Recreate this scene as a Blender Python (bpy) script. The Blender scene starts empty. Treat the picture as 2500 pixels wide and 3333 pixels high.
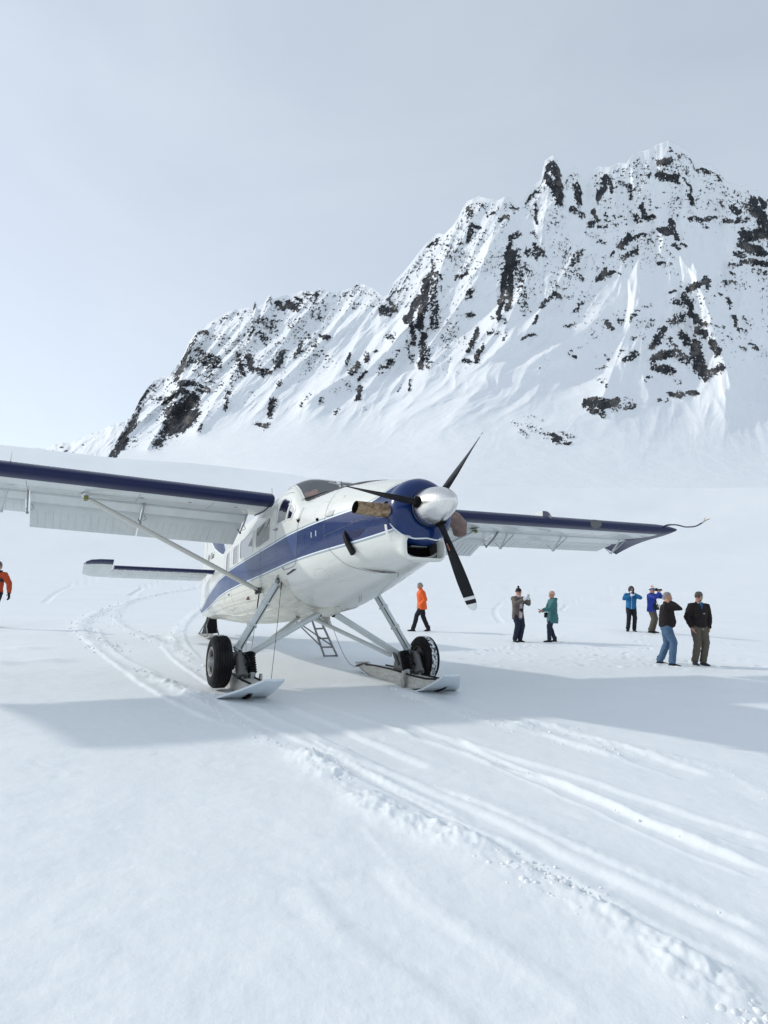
import bpy, bmesh, math, random
import numpy as np
from mathutils import Vector, Matrix, noise as mnoise
random.seed(7); np.random.seed(7)
S = bpy.context.scene
COL = S.collection
pi = math.pi
R_ = math.radians

# ---------------------------------------------------------------- camera
CAM_H = 1.59
RIGHT = Vector((0.99921053, -0.00448276, 0.03947426))
UP = Vector((-0.03972798, -0.11274716, 0.99282917))
FWD = Vector((0.0, 0.99361360, 0.11283624))
FPX = 2153.9            # focal length in pixels of the 2500 x 3333 photograph
cam_d = bpy.data.cameras.new('camera')
cam_d.sensor_fit = 'VERTICAL'; cam_d.sensor_height = 36.0; cam_d.lens = FPX / 3333 * 36.0
cam_d.clip_start = 0.05; cam_d.clip_end = 60000
cam = bpy.data.objects.new('camera', cam_d); COL.objects.link(cam)
m = Matrix.Identity(4)
for i in range(3):
    m[i][0] = RIGHT[i]; m[i][1] = UP[i]; m[i][2] = -FWD[i]
m[2][3] = CAM_H
cam.matrix_world = m
S.camera = cam

# ---------------------------------------------------------------- sky, sun, exposure
SUN_EL = R_(25.8); SUN_DIR = Vector((-0.965, 0.19, math.tan(SUN_EL))).normalized()   # towards the sun
w = bpy.data.worlds.new('World'); S.world = w; w.use_nodes = True
nt = w.node_tree; nt.nodes.clear()
out = nt.nodes.new('ShaderNodeOutputWorld')
sky = nt.nodes.new('ShaderNodeTexSky'); sky.sky_type = 'NISHITA'; sky.sun_disc = False
sky.sun_elevation = SUN_EL; sky.sun_rotation = math.atan2(SUN_DIR.x, SUN_DIR.y)
sky.altitude = 1800; sky.air_density = 1.0; sky.dust_density = 2.5; sky.ozone_density = 1.0
bg1 = nt.nodes.new('ShaderNodeBackground'); bg1.inputs[1].default_value = 0.05
nt.links.new(sky.outputs[0], bg1.inputs[0])
# thin cloud veil over the whole sky, a little brighter round the sun and down by the horizon
tc = nt.nodes.new('ShaderNodeTexCoord')
dot = nt.nodes.new('ShaderNodeVectorMath'); dot.operation = 'DOT_PRODUCT'; dot.inputs[1].default_value = SUN_DIR
nt.links.new(tc.outputs['Generated'], dot.inputs[0])
mr = nt.nodes.new('ShaderNodeMapRange'); mr.inputs[1].default_value = -0.4; mr.inputs[2].default_value = 1.0
nt.links.new(dot.outputs['Value'], mr.inputs[0])
sep = nt.nodes.new('ShaderNodeSeparateXYZ'); nt.links.new(tc.outputs['Generated'], sep.inputs[0])
mz = nt.nodes.new('ShaderNodeMapRange'); mz.inputs[1].default_value = 0.0; mz.inputs[2].default_value = 0.85
mz.inputs[3].default_value = 1.0; mz.inputs[4].default_value = 0.0
nt.links.new(sep.outputs['Z'], mz.inputs[0])
ns = nt.nodes.new('ShaderNodeTexNoise'); ns.inputs['Scale'].default_value = 2.3; ns.inputs['Detail'].default_value = 8; ns.inputs['Distortion'].default_value = 0.6
mp = nt.nodes.new('ShaderNodeMapping'); mp.inputs['Scale'].default_value = (1.0, 0.7, 2.2); mp.inputs['Rotation'].default_value = (0.1, 0.25, 0.5)
nt.links.new(tc.outputs['Generated'], mp.inputs[0]); nt.links.new(mp.outputs[0], ns.inputs['Vector'])
def mth(op, a, b):
    n = nt.nodes.new('ShaderNodeMath'); n.operation = op
    for k, v in enumerate((a, b)):
        if isinstance(v, (int, float)): n.inputs[k].default_value = v
        else: nt.links.new(v, n.inputs[k])
    return n.outputs[0]
f = mth('ADD', mth('ADD', mth('MULTIPLY', mr.outputs[0], 0.30), 0.09), mth('MULTIPLY', mz.outputs[0], 0.42))
f = mth('ADD', f, mth('MULTIPLY', mth('SUBTRACT', ns.outputs['Fac'], 0.5), 0.55))
ramp = nt.nodes.new('ShaderNodeValToRGB'); nt.links.new(f, ramp.inputs[0])
ramp.color_ramp.elements[0].position = 0.1; ramp.color_ramp.elements[0].color = (0.42, 0.475, 0.53, 1)
ramp.color_ramp.elements[1].position = 0.95; ramp.color_ramp.elements[1].color = (0.75, 0.78, 0.795, 1)
bg2 = nt.nodes.new('ShaderNodeBackground'); bg2.inputs[1].default_value = 0.82
nt.links.new(ramp.outputs[0], bg2.inputs[0])
ad = nt.nodes.new('ShaderNodeAddShader'); nt.links.new(bg1.outputs[0], ad.inputs[0]); nt.links.new(bg2.outputs[0], ad.inputs[1])
nt.links.new(ad.outputs[0], out.inputs[0])

sun_d = bpy.data.lights.new('sun', 'SUN'); sun_d.energy = 1.5; sun_d.angle = R_(1.6); sun_d.color = (1.0, 0.97, 0.89)
sun = bpy.data.objects.new('sun', sun_d); COL.objects.link(sun)
sun.rotation_euler = SUN_DIR.to_track_quat('Z', 'Y').to_euler()
sun.location = (-20, 5, 20)
vs = S.view_settings; vs.view_transform = 'Standard'; vs.look = 'None'; vs.gamma = 1.0; vs.use_curve_mapping = False
vs.exposure = 0.26
S.render.engine = 'CYCLES'
S.cycles.max_bounces = 6; S.cycles.diffuse_bounces = 3; S.cycles.glossy_bounces = 3; S.cycles.transparent_max_bounces = 10
S.render.resolution_x = 768; S.render.resolution_y = 1024

# ---------------------------------------------------------------- helpers
def link(o, parent=None):
    COL.objects.link(o)
    if parent is not None: o.parent = parent
    return o
def mesh(name, V, F, mats, parent=None, smooth=True, fm=None, angle=None):
    me = bpy.data.meshes.new(name)
    me.from_pydata([tuple(v) for v in V], [], [tuple(f) for f in F])
    if not isinstance(mats, (list, tuple)): mats = [mats]
    for q in mats: me.materials.append(q)
    if fm is not None: me.polygons.foreach_set('material_index', np.asarray(fm, dtype=np.int32))
    if smooth: me.polygons.foreach_set('use_smooth', np.ones(len(me.polygons), dtype=bool))
    me.update()
    if smooth and angle: me.set_sharp_from_angle(angle=R_(angle))
    return link(bpy.data.objects.new(name, me), parent)
def gridmesh(name, P, mats, parent=None, fm=None, wrap=False, keep=None):
    """P: (rows, cols, 3) numpy array, built fast"""
    n, k = P.shape[:2]
    idx = np.arange(n * k).reshape(n, k)
    c2 = np.roll(idx, -1, axis=1) if wrap else None
    a = idx[:-1, :] if wrap else idx[:-1, :-1]
    b = c2[:-1, :] if wrap else idx[:-1, 1:]
    c = c2[1:, :] if wrap else idx[1:, 1:]
    d = idx[1:, :] if wrap else idx[1:, :-1]
    Q = np.stack([a, b, c, d], -1).reshape(-1, 4)
    if keep is not None:
        kk = keep.reshape(-1); Q = Q[kk]
        if fm is not None: fm = np.asarray(fm).reshape(-1)[kk]
        used = np.unique(Q); re = -np.ones(n * k, dtype=np.int64); re[used] = np.arange(len(used))
        V = P.reshape(-1, 3)[used]; Q = re[Q]
    else: V = P.reshape(-1, 3); used = None
    me = bpy.data.meshes.new(name)
    me.vertices.add(len(V)); me.vertices.foreach_set('co', V.astype(np.float32).ravel())
    me.loops.add(Q.size); me.loops.foreach_set('vertex_index', Q.astype(np.int32).ravel())
    me.polygons.add(len(Q)); me.polygons.foreach_set('loop_start', (np.arange(len(Q)) * 4).astype(np.int32))
    me.polygons.foreach_set('use_smooth', np.ones(len(Q), dtype=bool))
    if not isinstance(mats, (list, tuple)): mats = [mats]
    for q in mats: me.materials.append(q)
    if fm is not None: me.polygons.foreach_set('material_index', np.asarray(fm).reshape(-1).astype(np.int32))
    me.update(); me.validate()
    return link(bpy.data.objects.new(name, me), parent), used

class MB:
    """collects simple shapes into one mesh"""
    def __init__(s): s.V = []; s.F = []; s.M = []; s.st = []
    def add(s, V, F, m=0):
        n = len(s.V); s.st.append((n, len(s.F))); s.V += [tuple(v) for v in V]; s.F += [tuple(i + n for i in f) for f in F]; s.M += [m] * len(F); return s
    def box(s, c, d, R=None, m=0):
        x, y, z = [t / 2 for t in d]
        V = [Vector((i, j, k)) for i in (-x, x) for j in (-y, y) for k in (-z, z)]
        if R is not None: V = [R @ v for v in V]
        V = [v + Vector(c) for v in V]
        return s.add(V, [(0, 1, 3, 2), (4, 6, 7, 5), (0, 4, 5, 1), (2, 3, 7, 6), (0, 2, 6, 4), (1, 5, 7, 3)], m)
    def tube(s, P, r, n=10, m=0, flat=1.0, fdir=None, cap=True):
        """tube along points P, radius r (number or list); flat squashes it along the direction fdir"""
        P = [Vector(p) for p in P]
        if isinstance(r, (int, float)): r = [r] * len(P)
        V = []; F = []
        prev = None
        for i, p in enumerate(P):
            t = (P[min(i + 1, len(P) - 1)] - P[max(i - 1, 0)]).normalized()
            if fdir is not None: u = Vector(fdir)
            elif prev is not None: u = prev
            else: u = Vector((0, 0, 1)) if abs(t.z) < 0.9 else Vector((1, 0, 0))
            u = (u - t * u.dot(t)).normalized(); v = t.cross(u); prev = u
            for k in range(n):
                a = 2 * pi * k / n
                V.append(p + u * (r[i] * flat * math.cos(a)) + v * (r[i] * math.sin(a)))
        for i in range(len(P) - 1):
            for k in range(n):
                a = i * n + k; b = i * n + (k + 1) % n
                F.append((a, b, b + n, a + n))
        if cap:
            F.append(tuple(range(n - 1, -1, -1))); F.append(tuple((len(P) - 1) * n + k for k in range(n)))
        return s.add(V, F, m)
    def loft(s, loops, m=0, cap=True, close=True, ms=None):
        n = len(loops[0]); V = [v for L in loops for v in L]; F = []; M = []
        for i in range(len(loops) - 1):
            for k in range(n if close else n - 1):
                a = i * n + k; b = i * n + (k + 1) % n
                F.append((a, b, b + n, a + n))
        if cap: F.append(tuple(range(n - 1, -1, -1))); F.append(tuple((len(loops) - 1) * n + k for k in range(n)))
        return s.add(V, F, m)
    def revolve(s, prof, o, ax, n=32, m=0, up=(0, 0, 1)):
        """prof: (along axis, radius)"""
        ax = Vector(ax).normalized(); u = Vector(up); u = (u - ax * u.dot(ax)).normalized(); v = ax.cross(u); o = Vector(o)
        V = []; F = []
        for t, r in prof:
            for k in range(n):
                a = 2 * pi * k / n; V.append(o + ax * t + (u * math.cos(a) + v * math.sin(a)) * r)
        for i in range(len(prof) - 1):
            for k in range(n):
                a = i * n + k; b = i * n + (k + 1) % n; F.append((a, b, b + n, a + n))
        return s.add(V, F, m)
    def ball(s, c, r, n=10, m=0):
        c = Vector(c); r = Vector(r) if not isinstance(r, (int, float)) else Vector((r, r, r))
        L = []
        for i in range(n // 2 + 1):
            ph = -pi / 2 + pi * i / (n // 2); ph = max(-pi / 2 + 0.02, min(pi / 2 - 0.02, ph))
            L.append([c + Vector((r.x * math.cos(ph) * math.cos(2 * pi * k / n), r.y * math.cos(ph) * math.sin(2 * pi * k / n), r.z * math.sin(ph))) for k in range(n)])
        return s.loft(L, m)
    def build(s, name, mats, parent=None, smooth=True, angle=35, off=None):
        V = s.V
        if off is not None: V = [(v[0] - off[0], v[1] - off[1], v[2] - off[2]) for v in V]
        return mesh(name, V, s.F, mats, parent, smooth, s.M if isinstance(mats, (list, tuple)) and len(mats) > 1 else None, angle)

def tag(o, label=None, cat=None, group=None, kind=None):
    if label: o['label'] = label
    if cat: o['category'] = cat
    if group: o['group'] = group
    if kind: o['kind'] = kind
    return o
def empty(name, loc=(0, 0, 0), rz=0.0, label=None, cat=None, group=None):
    o = bpy.data.objects.new(name, None); o.location = loc; o.rotation_euler = (0, 0, rz)
    o.empty_display_size = 0.2
    link(o); return tag(o, label, cat, group)

# ---------------------------------------------------------------- materials
def principled(name, col, rough=0.5, metal=0.0, coat=0.0, spec=0.5):
    mt = bpy.data.materials.new(name); mt.use_nodes = True
    b = mt.node_tree.nodes['Principled BSDF']
    b.inputs['Base Color'].default_value = (*col, 1); b.inputs['Roughness'].default_value = rough
    b.inputs['Metallic'].default_value = metal; b.inputs['Coat Weight'].default_value = coat
    b.inputs['Specular IOR Level'].default_value = spec
    return mt
class NT:
    def __init__(s, mt): s.t = mt.node_tree; s.b = s.t.nodes.get('Principled BSDF')
    def new(s, kind, **kw):
        n = s.t.nodes.new(kind)
        for k, v in kw.items(): setattr(n, k, v)
        return n
    def link(s, a, b): s.t.links.new(a, b)
    def coord(s, out='Object', scale=(1, 1, 1), rot=(0, 0, 0)):
        tc = s.new('ShaderNodeTexCoord'); mp = s.new('ShaderNodeMapping'); mp.inputs['Scale'].default_value = scale; mp.inputs['Rotation'].default_value = rot
        s.link(tc.outputs[out], mp.inputs[0]); return mp.outputs[0]
    def noise(s, vec, scale, detail=4, rough=0.55, dist=0.0):
        n = s.new('ShaderNodeTexNoise'); n.inputs['Scale'].default_value = scale; n.inputs['Detail'].default_value = detail
        n.inputs['Roughness'].default_value = rough; n.inputs['Distortion'].default_value = dist
        s.link(vec, n.inputs['Vector']); return n.outputs['Fac']
    def ramp(s, fac, stops):
        n = s.new('ShaderNodeValToRGB'); s.link(fac, n.inputs[0])
        e = n.color_ramp.elements
        while len(e) < len(stops): e.new(0.5)
        for k, (p, c) in enumerate(stops): e[k].position = p; e[k].color = (*c, 1) if len(c) == 3 else c
        return n.outputs[0]
    def mix(s, fac, a, b, mode='MIX'):
        n = s.new('ShaderNodeMix', data_type='RGBA', blend_type=mode)
        for i, v in ((0, fac), (6, a), (7, b)):
            if isinstance(v, (int, float)): n.inputs[i].default_value = v
            elif isinstance(v, tuple): n.inputs[i].default_value = (*v, 1)
            else: s.link(v, n.inputs[i])
        return n.outputs[2]
    def math(s, op, a, b=0.0):
        n = s.new('ShaderNodeMath', operation=op)
        for k, v in enumerate((a, b)):
            if isinstance(v, (int, float)): n.inputs[k].default_value = v
            else: s.link(v, n.inputs[k])
        return n.outputs[0]
    def bump(s, h, strength, dist, prev=None):
        n = s.new('ShaderNodeBump'); n.inputs['Strength'].default_value = strength; n.inputs['Distance'].default_value = dist
        s.link(h, n.inputs['Height'])
        if prev is not None: s.link(prev, n.inputs['Normal'])
        return n.outputs[0]

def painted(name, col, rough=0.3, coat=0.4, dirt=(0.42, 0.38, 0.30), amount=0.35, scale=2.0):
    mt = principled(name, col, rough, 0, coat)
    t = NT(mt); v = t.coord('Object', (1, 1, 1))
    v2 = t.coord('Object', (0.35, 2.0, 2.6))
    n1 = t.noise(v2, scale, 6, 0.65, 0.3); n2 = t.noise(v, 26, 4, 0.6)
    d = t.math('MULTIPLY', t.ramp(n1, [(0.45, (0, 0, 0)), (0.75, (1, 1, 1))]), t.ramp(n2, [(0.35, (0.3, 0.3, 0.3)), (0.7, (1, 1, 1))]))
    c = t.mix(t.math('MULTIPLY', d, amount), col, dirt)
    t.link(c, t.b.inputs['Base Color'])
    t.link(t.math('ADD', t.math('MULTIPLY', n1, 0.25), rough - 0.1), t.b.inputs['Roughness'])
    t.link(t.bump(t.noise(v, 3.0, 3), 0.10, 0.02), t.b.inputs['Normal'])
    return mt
M = {}
M['white'] = painted('white_paint', (0.74, 0.745, 0.70), 0.32, 0.5)
M['belly'] = painted('white_belly_paint', (0.70, 0.69, 0.61), 0.36, 0.3, (0.25, 0.21, 0.15), 0.75, 2.6)
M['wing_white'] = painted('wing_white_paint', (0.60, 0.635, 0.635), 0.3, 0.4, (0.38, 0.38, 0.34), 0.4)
M['blue'] = painted('blue_paint', (0.005, 0.024, 0.115), 0.2, 0.25, (0.03, 0.06, 0.16), 0.3)
M['faded_blue'] = painted('faded_blue_paint', (0.030, 0.060, 0.180), 0.32, 0.1, (0.10, 0.14, 0.28), 0.4)
M['navy'] = painted('navy_paint', (0.004, 0.010, 0.060), 0.32, 0.12, (0.015, 0.022, 0.07), 0.3)
M['silver_line'] = principled('silver_pinstripe', (0.33, 0.40, 0.44), 0.4, 0.1)
M['pin_white'] = principled('white_pinstripe', (0.78, 0.82, 0.84), 0.35)
M['antiglare'] = principled('antiglare_paint', (0.035, 0.033, 0.036), 0.55)
M['line'] = principled('panel_gap', (0.16, 0.15, 0.14), 0.8)
M['black'] = principled('black_rubber', (0.012, 0.012, 0.013), 0.55)
M['dark'] = principled('dark_interior', (0.035, 0.035, 0.04), 0.8)
M['hole'] = principled('near_black_hole', (0.006, 0.006, 0.006), 0.9)  # plain near-black fill for openings, also sockets, collars and runners
M['steel'] = principled('brushed_steel', (0.30, 0.30, 0.30), 0.38, 0.8)
M['grey_metal'] = principled('grey_cylinder_metal', (0.13, 0.13, 0.128), 0.5, 0.35)
M['cable'] = principled('steel_cable', (0.10, 0.10, 0.10), 0.5, 0.6)
M['alu'] = principled('worn_aluminium', (0.30, 0.30, 0.29), 0.5, 0.45)
t = NT(M['alu']); v = t.coord('Object', (1, 1, 1)); n1 = t.noise(v, 7, 6, 0.7); n2 = t.noise(v, 60, 3)
t.link(t.ramp(n1, [(0.3, (0.17, 0.165, 0.15)), (0.55, (0.42, 0.41, 0.38)), (0.8, (0.55, 0.55, 0.53))]), t.b.inputs['Base Color'])
t.link(t.bump(n2, 0.2, 0.004), t.b.inputs['Normal'])
M['spinner'] = principled('polished_spinner_metal', (0.62, 0.60, 0.57), 0.23, 1.0)
t = NT(M['spinner']); v = t.coord('Object', (1, 1, 1)); n1 = t.noise(v, 5, 6, 0.7, 0.5); n2 = t.noise(v, 90, 5, 0.7)
t.link(t.math('ADD', t.math('MULTIPLY', n1, 0.30), 0.10), t.b.inputs['Roughness'])
t.link(t.ramp(n2, [(0.3, (0.62, 0.60, 0.57)), (0.6, (0.86, 0.85, 0.82))]), t.b.inputs['Base Color'])
t.link(t.bump(n2, 0.12, 0.003), t.b.inputs['Normal'])
M['exhaust'] = principled('heat_stained_exhaust', (0.2, 0.14, 0.09), 0.5, 0.5)
t = NT(M['exhaust']); v = t.coord('Object', (2.0, 9, 12), (0, .15, .6)); n1 = t.noise(v, 1.6, 9, 0.72, 0.3)
t.link(t.ramp(n1, [(0.25, (0.045, 0.032, 0.026)), (0.45, (0.19, 0.12, 0.07)), (0.6, (0.42, 0.31, 0.19)), (0.8, (0.16, 0.12, 0.11))]), t.b.inputs['Base Color'])
M['exhaust_grey'] = principled('soot_brown_exhaust', (0.2, 0.14, 0.12), 0.45, 0.4)
t = NT(M['exhaust_grey']); v = t.coord('Object', (3, 3, 3)); n1 = t.noise(v, 2.5, 6, 0.6, 0.4)
t.link(t.ramp(n1, [(0.3, (0.10, 0.075, 0.07)), (0.6, (0.20, 0.13, 0.11)), (0.75, (0.36, 0.22, 0.15))]), t.b.inputs['Base Color'])
M['blade'] = principled('black_blade_paint', (0.014, 0.0145, 0.017), 0.42)
M['blade_white'] = principled('white_blade_band', (0.62, 0.65, 0.66), 0.45)
M['red_oval'] = principled('red_brown_emblem', (0.24, 0.05, 0.03), 0.5)
M['tyre'] = principled('tyre_rubber', (0.012, 0.012, 0.013), 0.62)
t = NT(M['tyre']); v = t.coord('Object', (1, 1, 1)); n1 = t.noise(v, 9, 6, 0.7)
t.link(t.ramp(n1, [(0.4, (0.010, 0.010, 0.011)), (0.8, (0.035, 0.035, 0.035))]), t.b.inputs['Base Color'])
M['snowy_tyre'] = principled('snow_packed_tread', (0.5, 0.5, 0.5), 0.7)
t = NT(M['snowy_tyre']); v = t.coord('Object', (1, 1, 1)); n1 = t.noise(v, 24, 5, 0.7)
t.link(t.ramp(n1, [(0.46, (0.012, 0.012, 0.012)), (0.52, (0.75, 0.78, 0.8))]), t.b.inputs['Base Color'])
M['ski_top'] = principled('worn_ski_deck', (0.5, 0.5, 0.47), 0.5)
t = NT(M['ski_top']); v = t.coord('Object', (1, 3, 3)); n1 = t.noise(v, 6, 6, 0.7)
t.link(t.ramp(n1, [(0.25, (0.30, 0.29, 0.26)), (0.5, (0.50, 0.49, 0.46)), (0.75, (0.60, 0.60, 0.58))]), t.b.inputs['Base Color'])
M['ski_white'] = principled('white_ski_base', (0.66, 0.72, 0.76), 0.35, 0, 0.2)
M['dark_ski'] = principled('grey_ski_nose_deck', (0.16, 0.165, 0.165), 0.5, 0.2)
M['orange_cloth'] = principled('orange_cloth', (0.85, 0.30, 0.10), 0.8)
M['seat'] = principled('pale_seat_fabric', (0.42, 0.40, 0.39), 0.85)
M['yellow_metal'] = principled('zinc_chromate_fitting', (0.22, 0.23, 0.06), 0.5, 0.4)
M['teal'] = principled('teal_beacon', (0.03, 0.14, 0.15), 0.3)
M['text'] = principled('dark_lettering', (0.06, 0.06, 0.07), 0.5)
M['grey_strap'] = principled('pale_grey_strip', (0.50, 0.51, 0.49), 0.45)
M['navy'].node_tree.nodes['Principled BSDF'].inputs['Coat Weight'].default_value = 0.05
for q_ in ('blade', 'tyre', 'black', 'hole', 'dark'): M[q_].node_tree.nodes['Principled BSDF'].inputs['Specular IOR Level'].default_value = 0.12
for q_ in ('blue', 'navy', 'faded_blue'): M[q_].node_tree.nodes['Principled BSDF'].inputs['Specular IOR Level'].default_value = 0.32
def glassmat(name, tint, gloss=1.0, dens=1.0):
    mt = bpy.data.materials.new(name); mt.use_nodes = True; tt = mt.node_tree; tt.nodes.clear()
    o = tt.nodes.new('ShaderNodeOutputMaterial'); mx = tt.nodes.new('ShaderNodeMixShader')
    tr = tt.nodes.new('ShaderNodeBsdfTransparent'); tr.inputs[0].default_value = (*tint, 1)
    g = tt.nodes.new('ShaderNodeBsdfGlossy'); g.inputs['Roughness'].default_value = 0.03
    fr = tt.nodes.new('ShaderNodeFresnel'); fr.inputs[0].default_value = 1.5
    ml = tt.nodes.new('ShaderNodeMath'); ml.operation = 'MULTIPLY'; ml.inputs[1].default_value = gloss; ml.use_clamp = True
    tt.links.new(fr.outputs[0], ml.inputs[0]); tt.links.new(ml.outputs[0], mx.inputs[0])
    tt.links.new(tr.outputs[0], mx.inputs[1]); tt.links.new(g.outputs[0], mx.inputs[2]); tt.links.new(mx.outputs[0], o.inputs[0])
    return mt
M['glass'] = glassmat('tinted_window', (0.36, 0.36, 0.35), 0.8)
M['windscreen'] = glassmat('windscreen_glass', (0.50, 0.50, 0.52), 0.28)

def snowmat(name, fine=1.0, tint=(0.855, 0.885, 0.90)):
    mt = principled(name, tint, 0.62, 0, 0, 0.35)
    t = NT(mt); v = t.coord('Object', (1, 1, 1))
    n0 = t.noise(v, 0.55, 4, 0.5); n1 = t.noise(v, 6.0 * fine, 6, 0.6); n2 = t.noise(v, 70 * fine, 4, 0.65)
    c = t.mix(t.ramp(n0, [(0.35, (0, 0, 0)), (0.7, (1, 1, 1))]), tuple(x * 0.975 for x in tint), tint)
    t.link(c, t.b.inputs['Base Color'])
    b1 = t.bump(n1, 0.20, 0.05 / fine)
    b2 = t.bump(n2, 0.22, 0.006 / fine, b1)
    t.link(b2, t.b.inputs['Normal'])
    return mt
M['snow'] = snowmat('snow')
M['chunk'] = principled('loose_snow', (0.87, 0.885, 0.895), 0.65)
t = NT(M['chunk']); v = t.coord('Object', (1, 1, 1)); t.link(t.bump(t.noise(v, 45, 5, 0.7), 0.5, 0.01), t.b.inputs['Normal'])

# ---------------------------------------------------------------- numpy noise
_rng = np.random.RandomState(11)
_perm = _rng.permutation(512); _perm = np.concatenate([_perm, _perm, _perm])
_ang = _rng.rand(512) * 2 * pi; _gx = np.cos(_ang); _gy = np.sin(_ang)
def perlin(x, y, seed=0):
    xi = np.floor(x).astype(np.int64); yi = np.floor(y).astype(np.int64); xf = x - xi; yf = y - yi
    u = xf * xf * xf * (xf * (xf * 6 - 15) + 10); v = yf * yf * yf * (yf * (yf * 6 - 15) + 10)
    def g(i, j):
        h = _perm[(_perm[(xi + i + seed * 37) % 512] + yi + j + seed * 101) % 512]
        return _gx[h] * (xf - i) + _gy[h] * (yf - j)
    a = g(0, 0) + u * (g(1, 0) - g(0, 0)); b = g(0, 1) + u * (g(1, 1) - g(0, 1))
    return (a + v * (b - a)) * 1.41
def fbm(x, y, oct=4, seed=0, gain=0.5):
    s = 0; a = 1; t = 0
    for o in range(oct):
        s = s + a * perlin(x * 2 ** o, y * 2 ** o, seed + o); t += a; a *= gain
    return s / t
def ridged(x, y, oct=4, seed=0, gain=0.55):
    s = 0; a = 1; t = 0
    for o in range(oct):
        s = s + a * (1 - np.abs(perlin(x * 2 ** o, y * 2 ** o, seed + o)) * 2); t += a; a *= gain
    return s / t
def sstep(a, b, x):
    t = np.clip((x - a) / (b - a), 0, 1); return t * t * (3 - 2 * t)
def seg_dist(px, py, L):
    """distance to a polyline, and side sign and length along it"""
    best = np.full(px.shape, 1e9); al = np.zeros(px.shape); acc = 0
    for (x0, y0), (x1, y1) in zip(L[:-1], L[1:]):
        dx, dy = x1 - x0, y1 - y0; ll = math.hypot(dx, dy) + 1e-9
        t = np.clip(((px - x0) * dx + (py - y0) * dy) / ll ** 2, 0, 1)
        ex = px - x0 - t * dx; ey = py - y0 - t * dy
        d = np.sqrt(ex * ex + ey * ey); c = (ex * dy - ey * dx) / ll
        sg = np.where(c >= 0, d, -d)
        k = d < np.abs(best); best = np.where(k, sg, best); al = np.where(k, acc + t * ll, al); acc += ll
    return best, al
def smooth_line(L, it=2):
    L = [tuple(p) for p in L]
    for _ in range(it):
        Q = [L[0]]
        for a, b in zip(L[:-1], L[1:]):
            Q += [(a[0] * .75 + b[0] * .25, a[1] * .75 + b[1] * .25), (a[0] * .25 + b[0] * .75, a[1] * .25 + b[1] * .75)]
        Q.append(L[-1]); L = Q
    return L

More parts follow.
